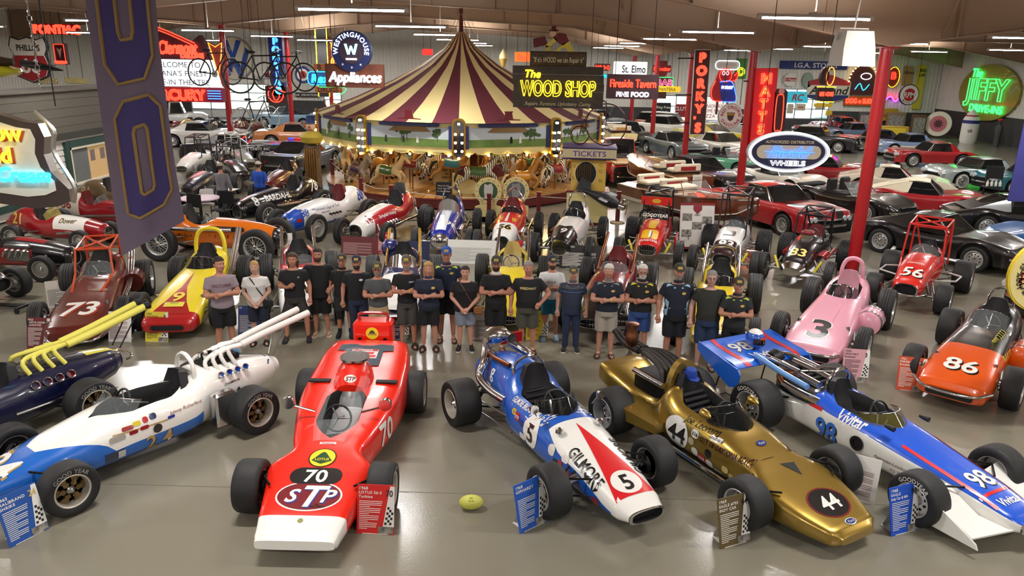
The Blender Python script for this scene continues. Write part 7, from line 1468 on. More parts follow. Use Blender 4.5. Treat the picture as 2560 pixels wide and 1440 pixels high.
RC = [  # right half of the hall
 ('red muscle coupe with black bonnet stripes and twin headlights', (8.3, 24.6), -67, 'muscle', 'a01420', dict(stripe='17100f', quad=True, scale=1.0)),
 ('black open-top sports car with chrome trim beside the red column', (11.6, 26.7), -58, 'c2', '0e0b0d', dict(open_=True)),
 ('black sports coupe with pointed nose behind the red sprint car', (11.6, 20.6), -52, 'c2', '0d0a0b', {}),
 ('black fastback coupe by the edge, side windows lit', (15.9, 24.0), -10, 'c2', '0f0b0c', {}),
 ('metallic blue sports car cut by the photo edge', (15.4, 20.6), 168, 'c2', '2c5f9a', dict(style_w='wire', open_=True)),
 ('red sports car with cream soft top in front of the white coupe', (14.5, 27.2), -28, 'c2', 'a3121e', dict(soft='e2d8bc')),
 ('cream white split-window coupe behind the cream soft top', (15.2, 31.0), -24, 'c2', 'ded3bc', {}),
 ('dark red convertible with cream top left of the column', (13.7, 34.2), -24, 'c2', '8f0f1a', dict(soft='e0d7b8')),
 ('low white sports car under the oval blue neon sign', (10.6, 31.2), -62, 'c2', 'e6e0d0', dict(open_=True)),
 ('silver sports car with whitewall tyres and side cove', (20.4, 34.2), 187, 'c1', '9aa6a4', dict(white=1, cove='c9c6bd')),
 ('red sports car with hardtop and black tyres', (21.9, 41.2), 180, 'c1', 'a5141c', {}),
 ('pale blue sports car with cream side cove', (2262, 387), 187, 'c1', '7d93b4', dict(white=1, cove='dcd6c4')),
 ('black sports car with dark soft top', (2182, 374), 186, 'c1', '100d10', dict(soft='26282a')),
 ('slate blue sports car behind the black soft top', (2122, 352), 186, 'c1', '5a6c86', {}),
 ('teal sports car with cream cove and whitewalls at the edge', (2565, 480), 187, 'c1', '1f6a74', dict(white=1, cove='e0dac8')),
 ('black car with white hardtop behind the oval sign', (2035, 375), -30, 'sedan', '15151a', dict(roof='e0ddd2')),
 ('mint green finned car near the back wall', (2085, 321), 184, 'sedan', '6fb59a', {}),
 ('red sports car near the back wall signs', (2097, 334), 186, 'c1', '9a1822', {}),
 ('red car behind the white-topped black car', (2060, 345), 186, 'c1', '8d1620', dict(open_='red')),
 ('white muscle coupe with black windscreen', (1800, 392), -62, 'muscle', 'd9d3c2', {}),
 ('yellow muscle car facing away from the camera', (1762, 362), 118, 'muscle', 'c9b520', {}),
 ('mint green open two-seater beside the third column', (9.8, 36.4), -55, 'c1', '4f9a7c', dict(open_=True)),
 ('black convertible with black canvas top by the boats', (7.3, 31.6), -60, 'muscle', '120e10', dict(soft='1c1a1c')),
 ('dark red rounded sports car behind the oval sign', (1905, 425), -30, 'c2', '8f101c', dict(open_='red')),
 ('dark grey sports coupe behind the green two-seater', (1680, 390), -70, 'muscle', '4a5254', {}),
 ('black coupe with a tall black canvas top', (6.3, 48.3), -75, 'sedan', '131216', dict(soft='19181b')),
 ('bronze and cream station wagon by the back windows', (1672, 335), -25, 'wagon', '9a4a22', dict(roof='e3d8b4')),
 ('white sedan beside the station wagon', (9.9, 54.2), -40, 'sedan', 'd6d2c6', {}),
 ('silver convertible by the back windows', (1800, 330), -30, 'sedan', 'a9aeb2', dict(open_=True)),
 ('pale grey sedan below the round gasoline sign', (1858, 340), -30, 'sedan', 'b5b6b4', {}),
 ('dark slate far car left of the far window', (5.4, 59), -50, 'sedan', '3c4650', {}),
 ('red vintage car with whitewalls cut by the photo edge', (2790, 800), 188, 'c1', 'b01a22', dict(white=1, style_w='wire', open_=True)),
 ('red pickup truck seen from behind with wooden bed', (4.1, 33.8), 100, 'pickup', 'b3141a', {})]
for lb, px, hd, sty, col, kw in RC: classic('pickup_truck' if sty == 'pickup' else 'classic_car', lb, px, hd, sty, col, group='classic road cars', cat='truck' if sty == 'pickup' else 'car', **kw)
LC = [('black police-lit muscle car seen from behind', (-10.3, 34.8), 80, 'muscle', '0d0b0e', {}), ('black and silver stock car number 47 with open windows', (590, 402), 12, 'muscle', '1c1c20', dict(roof='8a8c8e')),
 ('red convertible beside the carousel lights', (852, 384), 15, 'c1', 'b0161c', dict(open_='red')), ('white vintage racer coupe beside the carousel', (-9.3, 39.2), 190, 'sedan', 'dcd8d0', {}),
 ('silver pickup truck by the far garage door', (-24.6, 53.4), 20, 'pickup', 'b9bab8', {}), ('dark red fastback near the back wall', (-12.8, 53), 170, 'muscle', '7a1c24', {}), ('pale blue car by the back door', (722, 318), 175, 'sedan', '8fb0cc', dict(open_=True)),
 ('orange and black show car behind the stock car', (-13.2, 44.0), 8, 'muscle', 'a86a3a', {}), ('white show car with red trim under the hanging bicycle', (-18.6, 43.4), 10, 'muscle', 'd0cdc8', {}), ('red car behind the tall columns', (-10.9, 46.3), 170, 'muscle', '9c1a20', {})]
for lb, px, hd, sty, col, kw in LC:
 r_ = classic('pickup_truck' if sty == 'pickup' else 'classic_car', lb, px, hd, sty, col, group='classic road cars', cat='truck' if sty == 'pickup' else 'car', **kw)
 if 'police' in lb:
  q = B(); q.box((-.3, 0, 1.42), (.25, 1.1, .1), bev=.03); lb_ = part('light_bar', q, mat('bar_red', 'b01820', .3, emit=.6), r_); q = B(); q.box((-.3, .35, 1.43), (.26, .3, .1), bev=.03); part('blue_lens', q, mat('bar_blue', '1c3fe0', .3, emit=2.), lb_)
 if '47' in lb:
  q = B(); letters(q, '47', .5, frame((-.6, -.985, .72), (1, 0, 0), (0, 0, 1)), flat('e0d9d6'), shear=.2); letters(q, 'VALLEY CHEVY INC', .13, frame((1.0, -.985, .7), (1, 0, 0), (0, 0, 1)), flat('cfc9c4')); part('side_number', q, None, r_, False)
# background race cars on the left
BG = [('maroon vintage race car with a chrome heart-shaped grille', (668, 515), (742, 470), DIRT, '5c1018', {}), ('dark blue racer behind the man in grey', (470, 520), (560, 475), DIRT, '141a2e', {}),
  ('black sprint car number 99 with a bare cage', (618, 478), (556, 446), SPRINT, '121013', dict(n='99', nc='c98a3a', cg='2a2a2c')), ('white and red sprint car with a tall black cage', (450, 455), (530, 425), SPRINT, 'd9d6d2', dict(cg='1c1a1c')),
  ('silver-framed supermodified racer by the first column', (632, 442), (576, 418), SPRINT, '7d8078', dict(cg='b9bab4'))]
for lb, f_, r_, st_, col, kw in BG:
 c = racer('race_car', lb, [f_], [r_], st_, col, None, (-.75, -.05, .3, .5), wb=2.3, rr=.38, rw=.28, fr=.34, fw=.2, style='disc', intake='bars')
 if 'cg' in kw: cage(c, flat(kw['cg'], .4), z1=1.7)
 if 'n' in kw:
  for s, vw in ((1, 'left'), (-1, 'right')): decal_text(c, kw['n'], .4, -1.1, s*.3, .75, vw, paint(kw['nc']), 'number')
for k, (px, py, col, num, w_) in enumerate(((-22.3, 47.5, '6a2024', '5', 'nearest the banner'), (-20.8, 47.9, 'a88a3c', '57', 'mustard yellow'), (-19.3, 48.3, '1a1c24', '4', 'black with cream numeral'), (-17.8, 48.7, '5a2a24', '21', 'large brown'))):
 c = racer('race_car', 'vintage racer parked tail-out below the garage door, '+w_, st=DIRT, body=col, cockpit=(-.75, 0, .3, .5), wb=2.3, style='disc', rt=.58, ft=.58, at=((px, py), R(82)), group='tail-out row by the garage door')
 if num: decal_text(c, num, .34, -1.3, -.25, .95, 'right', paint('cfc49a'), 'number'); decal_text(c, num, .34, -1.3, .25, .95, 'left', paint('cfc49a'), 'number')
# ---------------------------------------------------------------- mahogany boats
MAHO = mat('varnished_mahogany', '5c2a16', .25, 0, .9, noise=(2.5, '6e351c', .3)); MAHD = mat('mahogany_deck', '7a4a24', .25, 0, .9, noise=(3, '8a5a30', .3))
def boat(label, px, head, L_=5.6, scale=1., seats=None, z0=.55, cream=False):
 p = P(*px) if px[0] > 60 else Vector((*px, 0)); root = thing('motorboat', label, 'boat', (p.x, p.y, 0), R(head), 'wooden motorboats', scale); h = L_/2
 S = curve_pts([(-h, .8, .0, .6), (-h*.6, .88, 0, .62), (0, .92, .0, .68), (h*.5, .78, .04, .78), (h*.85, .4, .2, .86), (h, .05, .5, .9)], 6); rings = []
 for x, w, zb, zt in S: rings.append([(x, 0, z0+zb), (x, w*.6, z0+zb+.08), (x, w*.92, z0+zb+.25), (x, w, z0+zt-.03), (x, w*.97, z0+zt), (x, w*.5, z0+zt+.03), (x, 0, z0+zt+.05), (x, -w*.5, z0+zt+.03), (x, -w*.97, z0+zt), (x, -w, z0+zt-.03), (x, -w*.92, z0+zb+.25), (x, -w*.6, z0+zb+.08)])
 hm = CRP if cream else MAHO; b = B(); b.loft(rings, None, True, True, True, lambda i, j: (MAHD if 4 <= j <= 7 else hm)); part('hull', b, None, root, True, 35)
 for s in (-1, 1):
  b = B(); b.tube([(x, s*w*1.005, z0+zt-.0) for x, w, zb, zt in S], .022, None, 6); part('rub_rail', b, CHROME, root)
  b = B(); b.tube([(x, s*w*.95, z0+zb+.26) for x, w, zb, zt in S], .018, None, 6); part('waterline', b, flat('d9d2c2'), root)
 b = B(); b.box((-h*.35, 0, z0+.66), (h*.75, 1.25, .09), bev=.03); part('cockpit_well', b, DARK, root)
 sm = seats or mat('boat_red', '8f1c1e', .5)
 for x in (-h*.62, -h*.2): b = B(); b.box((x, 0, z0+.76), (.5, 1.15, .16), bev=.05); b.box((x-.28, 0, z0+.86), (.12, 1.15, .3), bev=.05); bs = part('bench_seat', b, mat('boat_cream', 'd9cdb4', .5), root); b = B(); b.box((x-.28, 0, z0+.84), (.13, .7, .2), bev=.03); part('seat_panel', b, sm, bs)
 b = B(); b.add([(h*.12, -.6, z0+.72), (h*.12, .6, z0+.72), (h*.02, .5, z0+1.05), (h*.02, -.5, z0+1.05)], [(0, 1, 2, 3)]); part('windscreen', b, GLASS, root, False); b = B(); b.tube([(h*.12, -.6, z0+.72), (h*.02, -.5, z0+1.05), (h*.02, .5, z0+1.05), (h*.12, .6, z0+.72)], .015, None, 5); part('screen_frame', b, CHROME, root)
 b = B(); b.lathe([(.001, .16), (.05, .1), (.04, 0)], None, 10, 'Z', (h*.8, 0, z0+.9)); part('bow_light', b, CHROME, root)
 b = B(); b.box((0, 0, .42), (L_*.8, .1, .1)); b.box((-h*.3, 0, .36), (.12, 1.5, .1)); b.box((h*.2, 0, .5), (.1, 1.1, .12)); part('trailer_frame', b, MARP, root, False)
 for x in (-h*.38, -h*.14):
  for s in (-1, 1): wheel(root, x, s*.82, .3, .18, 'road', 'rib')
 return root
b1 = boat('long varnished mahogany motorboat with cream and red seats', (5.2, 23.3), -60, 5.5)
b2 = boat('mahogany motorboat on a red trailer behind the pickup', (5.3, 29.2), 113, 4.6)
q = B(); q.box((0, 0, 0), (.4, .01, .62)); cd_ = part('hanging_notice', q, flat('dcd8cc'), None, False); cd_.location = (6.22, 27.02, .95); cd_.rotation_euler = (0, 0, R(23)); tag(cd_, 'white notice sheet hung on the stern of the trailered boat', 'notice')
q = B()
for k in range(8): q.add([(-.15, -.008, .2-.05*k), (.15, -.008, .2-.05*k), (.15, -.008, .215-.05*k), (-.15, -.008, .215-.05*k)], [(0, 1, 2, 3)])
part('printed_text', q, flat('8a867c'), cd_, False)
boat('cream-hulled cabin runabout near the carousel', (1530, 374), 100, 4.6, 1., mat('boat_tan', 'b5884a', .5), cream=True)
# tyre on stand, cleaning cart, chairs, table, cone
pt = P(2476, 488); o = thing('cleaning_cart', 'black detailing cart hung with white spray bottles', 'cart', pt, R(-10)); b = B()
for x in (-.3, .3): b.tube([(x, 0, .06), (x, 0, 1.05)], .02, None, 6); b.lathe([(.06, -.02), (.06, .02)], None, 10, 'Y', (x, 0, .06))
b.box((0, 0, .35), (.7, .4, .04)); b.box((0, 0, .95), (.66, .06, .5)); part('frame', b, BLACK, o)
for k in range(4): b = B(); b.lathe([(.05, 0), (.05, .16), (.02, .2), (.02, .26)], None, 10, 'Z', (-.25+.16*k, -.12, .4)); part('spray_bottle', b, flat('dedad2'), o)
for k, (px, py, lb) in enumerate(((522, 545, 'white folding chair at the round table'), (580, 505, 'white folding chair beside the maroon racer'))):
 o = thing('folding_chair', lb, 'chair', P(px, py), R(20+60*k)); wm = flat('d9d6d0'); b = B(); b.box((0, 0, .45), (.44, .42, .03), bev=.01); part('seat', b, wm, o); b = B(); b.loft([[(-.22, .2, .6), (0, .24, .58), (.22, .2, .6)], [(-.2, .27, .9), (0, .3, .92), (.2, .27, .9)]], None, False); part('backrest', b, wm, o)
 for x in (-.2, .2): b = B(); b.tube([(x, -.2, .0), (x, .22, .85)], .014, None, 6); part('leg', b, STEEL, o); b = B(); b.tube([(x, .24, .0), (x, -.1, .45)], .014, None, 6); part('leg', b, STEEL, o)
o = thing('round_table', 'round pale table between the black and orange racers', 'table', P(505, 552), 0); b = B(); b.lathe([(.6, .71), (.61, .73), (.6, .75)], None, 28); part('tabletop', b, flat('d0b9c4'), o); b = B(); b.lathe([(.3, 0), (.05, .05), (.04, .7), (.15, .71)], None, 14); part('pedestal', b, BLACK, o)
for k, (px, py, lb) in enumerate(((478, 575, 'black director chair with printed back at the table'), (560, 565, 'black director chair beside the number 8 nose'))):
 o = thing('director_chair', lb, 'chair', P(px, py), R(-20)); b = B(); b.box((0, 0, .5), (.5, .45, .03)); part('seat', b, flat('17171a', .9), o); b = B(); b.box((0, .24, .85), (.52, .03, .4)); part('backrest', b, flat('141417', .9), o)
 for x in (-.25, .25):
  for y_ in (-.2, .22): b = B(); b.tube([(x, y_, 0), (x, y_, .95 if y_ > 0 else .65)], .015, None, 6); part('leg', b, BLACK, o)
o = thing('traffic_cone', 'small orange traffic cone beside the folding chair', 'cone', P(578, 525), 0); b = B(); b.lathe([(.1, .02), (.03, .42), (.001, .43)], None, 14); part('cone', b, flat('d8502c'), o); b = B(); b.box((0, 0, .01), (.26, .26, .02)); part('base', b, flat('2a2a2a'), o, False)
# big photo board between two sprint cars
o = thing('photo_board', 'tall white board of racing photos between two sprint cars', 'display board', P(1738, 632), R(2)); T_ = Matrix.Rotation(R(-8), 4, 'X'); b = B(); b.box((0, 0, .75), (.95, .03, 1.25)); b.v = [tuple(T_ @ Vector(v)) for v in b.v]; part('board', b, flat('dedad4'), o, False)
for z_ in (.14, 1.36): b = B(); b.box((0, -.01, z_), (.97, .04, .06)); b.v = [tuple(T_ @ Vector(v)) for v in b.v]; part('border_strip', b, flat('8a1c20'), o, False)
for k, (x, z) in enumerate(((-.28, 1.0), (.28, .92), (0, .76), (-.28, .55), (.28, .48))): b = B(); b.box((x, -.02, z), (.27, .006, .2)); b.v = [tuple(T_ @ Vector(v)) for v in b.v]; part('photo', b, mat('photo_print', '2d2b2a', .5, noise=(14, 'a8a39a')), o, False)
b = B(); b.prism([(-.12, .12), (.12, .12), (.12, 0), (0, -.12), (-.12, 0)], .006, flat('8a2430'), T_ @ frame((0, -.018, 1.2), (1, 0, 0), (0, 0, 1))); letters(b, 'USAC', .05, T_ @ frame((0, -.02, 1.06), (1, 0, 0), (0, 0, 1)), flat('2a2a2a')); part('crest', b, None, o, False)
# ================================================================ hanging and wall signs
def sign(label, px, size, Y, name='neon_sign', tilt=0., chain=True, cat='sign', rz=0., top=None):
 """a sign whose middle is seen at px; returns (root, frame maker, metres per pixel)"""
 c = PY(px[0], px[1], Y); k = Y/1870.*1.02; o = bpy.data.objects.new(name, None); COL.objects.link(o); o.location = c; o.rotation_euler = (0, R(tilt), R(rz)); tag(o, label, cat)
 if chain:
  zt = roof_z(c.x)-.03-c.z
  if zt > size[1]*k/2:
   b = B()
   for x in (-size[0]*k*.35, size[0]*k*.35): b.tube([(x, 0, size[1]*k*.45), (x, 0, zt)], .008 if Y < 25 else .014, None, 4)
   part('hanging_rods', b, IRON, o)
 def T(x=0., y=0., z=0.): return Matrix(((1, 0, 0, x*k), (0, 0, -1, -z), (0, 1, 0, y*k), (0, 0, 0, 1)))
 return o, T, k
def tw(s, size, bold=1, sp=1.): d = FONT[bold]; return sum((d[c][3] if c in d else .32)*sp for c in s)*size/.73
def fit(s, size, kw):
 w = kw.pop('w', None)
 if w: kw['sx'] = w/tw(s, size, kw.get('bold', 1), kw.get('sp', 1.))
 return kw
def board(o, T, k, poly, m, th=.12, name='panel', z=0., mside=None):
 b = B(); b.prism([(x*k, y*k) for x, y in poly], th, m, T(0, 0, z-th), mside); return part(name, b, None, o, False)
def ntext(o, T, k, s, size, x, y, m, z=.04, r=None, name='neon_lettering', **kw):
 kw = fit(s, size, kw); b = B(); neon_letters(b, s, size*k, T(x, y, z), r or size*k*.032, None, **kw); return part(name, b, m, o)
def ftext(o, T, k, s, size, x, y, m, z=.008, name='lettering', **kw):
 kw = fit(s, size, kw); b = B(); letters(b, s, size*k, T(x, y, z), None, **kw); return part(name, b, m, o, False)
def nline(o, T, k, pts, m, r=1., z=.04, closed=False, name='neon_tube', smooth=3):
 b = B(); neon_path(b, [(x*k, y*k) for x, y in pts], T(0, 0, z), r*k, None, 5, closed, smooth); return part(name, b, m, o)
NR, NW, NB, NY, NG, NO = neon('ff3a26', 3.2), neon('f4f8ff', 2.2), neon('2f6bff', 4), neon('f2d42a', 2.2), neon('3cf06a', 2.4), neon('ff8a2a', 2.6); NC = neon('2fd8ff', 2.4); NP_ = neon('c04aff', 3)
FW, FK, FR_, FB, FY = flat('dedbd2'), flat('16161a'), flat('a8181e'), flat('1c2a72'), flat('e0c22c')
# purple banner, close to the balcony
o = thing('hanging_banner', 'long purple cloth banner with gold-edged numerals', 'banner', PY(300, 320, 7.0), 0); PUR = mat('banner_purple', '6f6180', .75, noise=(1.5, '7a6a78', .3), bump=(3, .5)); LB = o.location.copy()
def bp(px, py, dy=0.): v = PY(px, py, 7.0+dy); return v-LB
L_, R_ = [(205, -60), (232, 140), (258, 330), (285, 520), (305, 640)], [(384, -60), (398, 110), (420, 280), (440, 430), (462, 552)]
def bq(u, t, dy=0.):
 i = min(3, int(t*4)); f = t*4-i; a = [L_[i][j]*(1-f)+L_[i+1][j]*f for j in (0, 1)]; c = [R_[i][j]*(1-f)+R_[i+1][j]*f for j in (0, 1)]; return bp(a[0]*(1-u)+c[0]*u, a[1]*(1-u)+c[1]*u, dy+.05*math.sin(u*7+t*3)*(.3+t))
b = B(); b.loft([[bq(u/10, t/24) for u in range(11)] for t in range(25)], None, False); b.loft([[bq(u/10, t/24, .006) for u in range(11)] for t in range(25)], None, False); part('cloth', b, PUR, o)
GT = mat('gold_rope_print', 'a08350', .8); IND = mat('indigo_print', '453a78', .75, bump=(3, .5))
def numeral(u0, u1, t0, t1, s):
 def oc(cx, cy, a, h, cut): return [(cx-a+cut*a, cy-h), (cx+a-cut*a, cy-h), (cx+a, cy-h+cut*h*.5), (cx+a, cy+h-cut*h*.5), (cx+a-cut*a, cy+h), (cx-a+cut*a, cy+h), (cx-a, cy+h-cut*h*.5), (cx-a, cy-h+cut*h*.5)]
 cx, cy = (u0+u1)/2, (t0+t1)/2; A, H_ = (u1-u0)/2, (t1-t0)/2; ou, inn = oc(cx, cy, A, H_, .45), oc(cx, cy, A*.3, H_*.56, .3)
 def dense(p): return [(a[0]*(1-f)+c[0]*f, a[1]*(1-f)+c[1]*f) for a, c in zip(p, p[1:]+p[:1]) for f in (0, .25, .5, .75)]
 O, I = dense(ou), dense(inn); n = len(O); b = B(); b.loft([[bq(u, min(1, max(0, t)), -.008) for u, t in O], [bq((u+u2)/2, min(1, max(0, (t+t2)/2)), -.008) for (u, t), (u2, t2) in zip(O, I)], [bq(u, min(1, max(0, t)), -.008) for u, t in I]], None, True, False, False); nm = part('numeral', b, IND, o)
 for p in (O, I): q = B(); q.tube([bq(u, min(1, max(0, t)), -.012) for u, t in p], .016, None, 5, closed=True); part('gold_edge', q, GT, nm)
numeral(.16, .88, -.3, .36, 0); numeral(.2, .9, .42, .87, 1)
# ice-cream parlour sign at the left edge
o, T, k = sign('shaped parlour sign with yellow script and cyan neon at the left edge', (45, 385), (320, 260), 10., top=6.9)
out = [(-190, 90), (-120, 110), (-30, 90), (20, 75), (60, 70), (70, 40), (62, 0), (72, -40), (108, -80), (108, -108), (75, -122), (20, -128), (-60, -118), (-190, -120)]
board(o, T, k, [(x*1.06-2, y*1.06) for x, y in out], mat('sign_brown', '3a2c28', .5, 0, .3), .16, 'cabinet', mside=ALU); board(o, T, k, [(x*.84-10, y*.84+2) for x, y in out], flat('d8d2c0'), .02, 'face', .01)
q = B(); q.tube([T(x, y, .0) @ Vector((0, 0, 0)) for x, y in ((60, 105), (98, 60), (90, 10), (112, -40), (128, -80), (120, -118))], .03, None, 6, smooth=4); part('silver_edge', q, ALU, o)
for s, sz, x, y in (('Meadow', 40, 24, 54), ('Gold', 40, -8, 0)): ftext(o, T, k, s, sz, x+3, y-3, flat('8a2c1c'), .02, 'painted_shadow', bold=1, align='r'); ntext(o, T, k, s, sz, x, y, NY, .07, bold=0, r=.012, align='r')
ntext(o, T, k, 'Ice Cream', 36, 78, -48, NC, .07, shear=.3, bold=0, r=.012, align='r'); q = B()
for j in range(26): z_ = .9+j*.075; q.tube([(.45+.018*math.cos(a+j*1.57)*(j % 2), .018*math.sin(a), z_+.045*math.cos(a)) for a in (2*math.pi*i/6 for i in range(6))], .007, None, 4, closed=True)
part('chain', q, CHROME, o)
# far left wall
o, T, k = sign('white and maroon shield sign with black lettering on top', (75, 150), (88, 100), 42., 'shield_sign'); sh = [(-38, 50), (-20, 44), (0, 50), (20, 44), (38, 50), (44, 30), (36, 12), (44, -12), (34, -36), (0, -50), (-34, -36), (-44, -12), (-36, 12), (-44, 30)]
board(o, T, k, [(x*1.06, y*1.06) for x, y in sh], FK, .2, 'edge'); board(o, T, k, sh, flat('d9d3c8'), .02, 'face', .02); board(o, T, k, [(-35, 10), (35, 10), (43, -12), (33, -36), (0, -49), (-33, -36), (-43, -12)], flat('9a1c24'), .02, 'lower_field', .03); ftext(o, T, k, 'PHILLIPS', 14, 0, 28, FK, .03, sx=.8); ftext(o, T, k, '66', 34, 0, -12, FW, .04)
o, T, k = sign('red neon word sign high on the left wall', (142, 73), (100, 26), 46.); board(o, T, k, rrect(102, 24, 2), flat('5a1a1c'), .15); ntext(o, T, k, 'PONTIAC', 19, 0, 0, NR, r=.05)
o, T, k = sign('red upright box sign with arrowhead emblem', (150, 135), (28, 48), 46.); board(o, T, k, rrect(28, 48, 2), flat('3a1216'), .3); nline(o, T, k, rrect(24, 44, 2), NR, .8, closed=True, smooth=0); board(o, T, k, [(-6, 14), (0, 10), (6, 14), (0, -10)], flat('d9b9b4'), .02, 'arrowhead', .03); ntext(o, T, k, 'PONTIAC', 5, 0, -18, NR, r=.02)
for px, s, lb in ((116, 'STOPPING', 'yellow cut-out word STOPPING above the office roof'), (190, 'STEERING', 'yellow cut-out word STEERING above the office roof')):
 o, T, k = sign(lb, (px, 201), (50, 12), 46., 'letter_sign'); ftext(o, T, k, s, 11, 0, 0, FY, .02, sx=.85); b = B(); b.box((0, .05, -.18), (1.3, .03, .03)); part('mounting_rail', b, flat('9a8a3a'), o)
p = PY(-25, 178, 15.); o = bpy.data.objects.new('hanging_hydroplane', None); COL.objects.link(o); o.location = p; tag(o, 'yellow and dark racing hull hanging over the office roof', 'model boat'); b = B(); b.loft([[(x, w*math.cos(t), h*math.sin(t)) for t in (2*math.pi*j/10 for j in range(10))] for x, w, h in ((-1.2, .5, .12), (-.3, .55, .16), (.4, .4, .1), (.58, .05, .02))], None, True, True, True, lambda i, j: paint('c9c81c')); part('hull', b, None, o); b = B(); b.loft([[(x, w*math.cos(t), .18+h*math.sin(t)) for t in (2*math.pi*j/10 for j in range(10))] for x, w, h in ((-1.2, .3, .3), (-.6, .3, .25), (.0, .2, .15), (.5, .05, .06))]); part('cowl', b, mat('hull_brown', '3a2c1e', .5), o); b = B(); b.tube([(-.4, 0, .2), (-.4, 0, 3)], .01, None, 4); part('hanging_wire', b, IRON, o)
p = PY(95, 165, 14.); o = bpy.data.objects.new('model_jet', None); COL.objects.link(o); o.location = p; tag(o, 'small black model aircraft hanging before the shield sign', 'model aircraft'); b = B(); b.tube([(-.3, 0, .05), (0, 0, 0), (.45, 0, -.07)], [.06, .07, .01], None, 8, smooth=3); b.prism([(-.1, -.3), (.1, -.28), (.15, .3), (-.05, .3)], .02, None, Matrix.Identity(4)); part('airframe', b, BLACK, o); b = B(); b.tube([(0, 0, .05), (0, 0, 2.6)], .006, None, 4); part('hanging_wire', b, IRON, o)
# theatre marquee
o, T, k = sign('red neon theatre marquee with a white letter board', (440, 160), (230, 180), 36.); dk = mat('marquee_maroon', '471420', .5)
board(o, T, k, [(-110, 60), (-100, 84), (-40, 82), (40, 50), (62, 66), (78, 40), (90, 10), (-110, 10)], dk, .4, 'crown'); nline(o, T, k, [(-100, 86), (-40, 84), (50, 48)], NR, 1.6); nline(o, T, k, [(-100, 80), (-40, 78), (46, 43)], NR, 1.6); ntext(o, T, k, 'Clermont', 30, 8, 38, NR, .08, shear=.25, bold=0, r=.04, w=92); ntext(o, T, k, 'DELUXE', 11, 42, 20, NR, .08, r=.03)
board(o, T, k, rrect(206, 62, 2, c=(-8, -20)), mat('marquee_white', 'eef2f4', .5, emit=1.3), .4, 'letter_board')
for i, s in enumerate(('WELCOME TO', "INDIANA'S FINEST", 'DRIVE-IN THEATRE')): ftext(o, T, k, s, 13, 0, -1-20*i, flat('2c3c52'), .02, bold=0)
board(o, T, k, rrect(220, 34, 2, c=(-5, -70)), flat('7c0f18'), .4, 'lower_sign'); ntext(o, T, k, 'MERCURY', 24, -12, -70, NR, .08, r=.04, w=150);
for i in range(4): nline(o, T, k, [(70, -60-6*i), (102, -60-6*i)], NB, 1.2, .08)
board(o, T, k, [(84, 50), (100, 40), (116, 50), (112, 20), (108, -50), (100, -14)], flat('7a2416'), .3, 'arrow', .1); nline(o, T, k, [(84, 50), (100, 40), (116, 50), (112, 20), (102, -24), (92, 20)], NO, 1.4, .14, True, smooth=0)
o, T, k = sign('round cream sign with blue V over W monogram', (583, 146), (94, 98), 56., 'round_sign'); board(o, T, k, ell(47, 50, 36), flat('9a9a92'), .4, 'rim'); board(o, T, k, ell(44, 47, 36), flat('e6e0c6'), .02, 'face', .02)
for pts in ([(-22, 40), (-10, 42), (0, 12), (10, 42), (22, 40), (5, 2), (-5, 2)], [(-40, 18), (-30, 26), (-16, -18), (-4, 0), (4, 0), (16, -18), (30, 26), (40, 18), (20, -42), (10, -40), (0, -16), (-10, -40), (-20, -42)]): board(o, T, k, pts, flat('2450b0'), .02, 'monogram', .04)
o, T, k = sign('tall blue vertical neon sign on the left columns', (692, 165), (32, 135), 47.); board(o, T, k, rrect(32, 136, 3), flat('1a1a5c'), .4)
for i, c_ in enumerate('PONTIAC'): ntext(o, T, k, c_, 14, 0, 56-18.6*i, neon('3a8cff', 4), r=.05)
o, T, k = sign('round red neon profile emblem below the blue vertical sign', (690, 236), (46, 44), 47.); board(o, T, k, rrect(50, 40, 3), flat('3a1418'), .25); nline(o, T, k, ell(18, 18, 18), NR, 1.4, closed=True); nline(o, T, k, [(-4, -12), (-8, 0), (-4, 10), (8, 10), (24, 6), (8, 2), (8, -6), (2, -14)], NR, 1.4, closed=True, smooth=0)
o, T, k = sign('small white and red hexagonal oil sign', (668, 190), (24, 24), 50., 'hex_sign'); board(o, T, k, ell(13, 13, 6), FW, .1); ftext(o, T, k, 'M', 12, 0, 3, FR_); ftext(o, T, k, 'MARATHON', 4, 0, -6, FB)
o, T, k = sign('tall dark sign edged in yellow neon beside the drug sign', (806, 150), (28, 170), 50.); board(o, T, k, rrect(24, 168, 2), flat('1c1a1c'), .4); nline(o, T, k, [(-13, 84), (-13, -84)], NY, 1.2); nline(o, T, k, [(13, 84), (13, -84)], NY, 1.2); board(o, T, k, rrect(26, 70, 3, c=(34, 15)), flat('4a2c12'), .3, 'side_panel'); ntext(o, T, k, 'U', 24, 34, 28, NO, r=.05); ntext(o, T, k, 'O', 24, 34, -4, NO, r=.05)
o, T, k = sign('blue neon drugstore sign with orange panels', (812, 196), (84, 70), 46.); board(o, T, k, rrect(84, 34, 10), flat('1f4f86'), .3); nline(o, T, k, rrect(80, 30, 9), NC, 1., closed=True, smooth=0); ntext(o, T, k, 'Rexall', 20, 0, 0, NC, .08, shear=.15, bold=0, r=.04, w=66); board(o, T, k, rrect(26, 14, 3, c=(-12, 26)), flat('a85a1e'), .3, 'orange_panel'); ftext(o, T, k, 'B', 12, -12, 26, FK); board(o, T, k, rrect(62, 14, 3, c=(6, -26)), flat('a85a1e'), .3, 'orange_panel'); ftext(o, T, k, 'DRUGS', 11, 6, -26, FK); nline(o, T, k, [(-14, -20), (48, -20), (40, -34), (24, -38)], NG, .9)
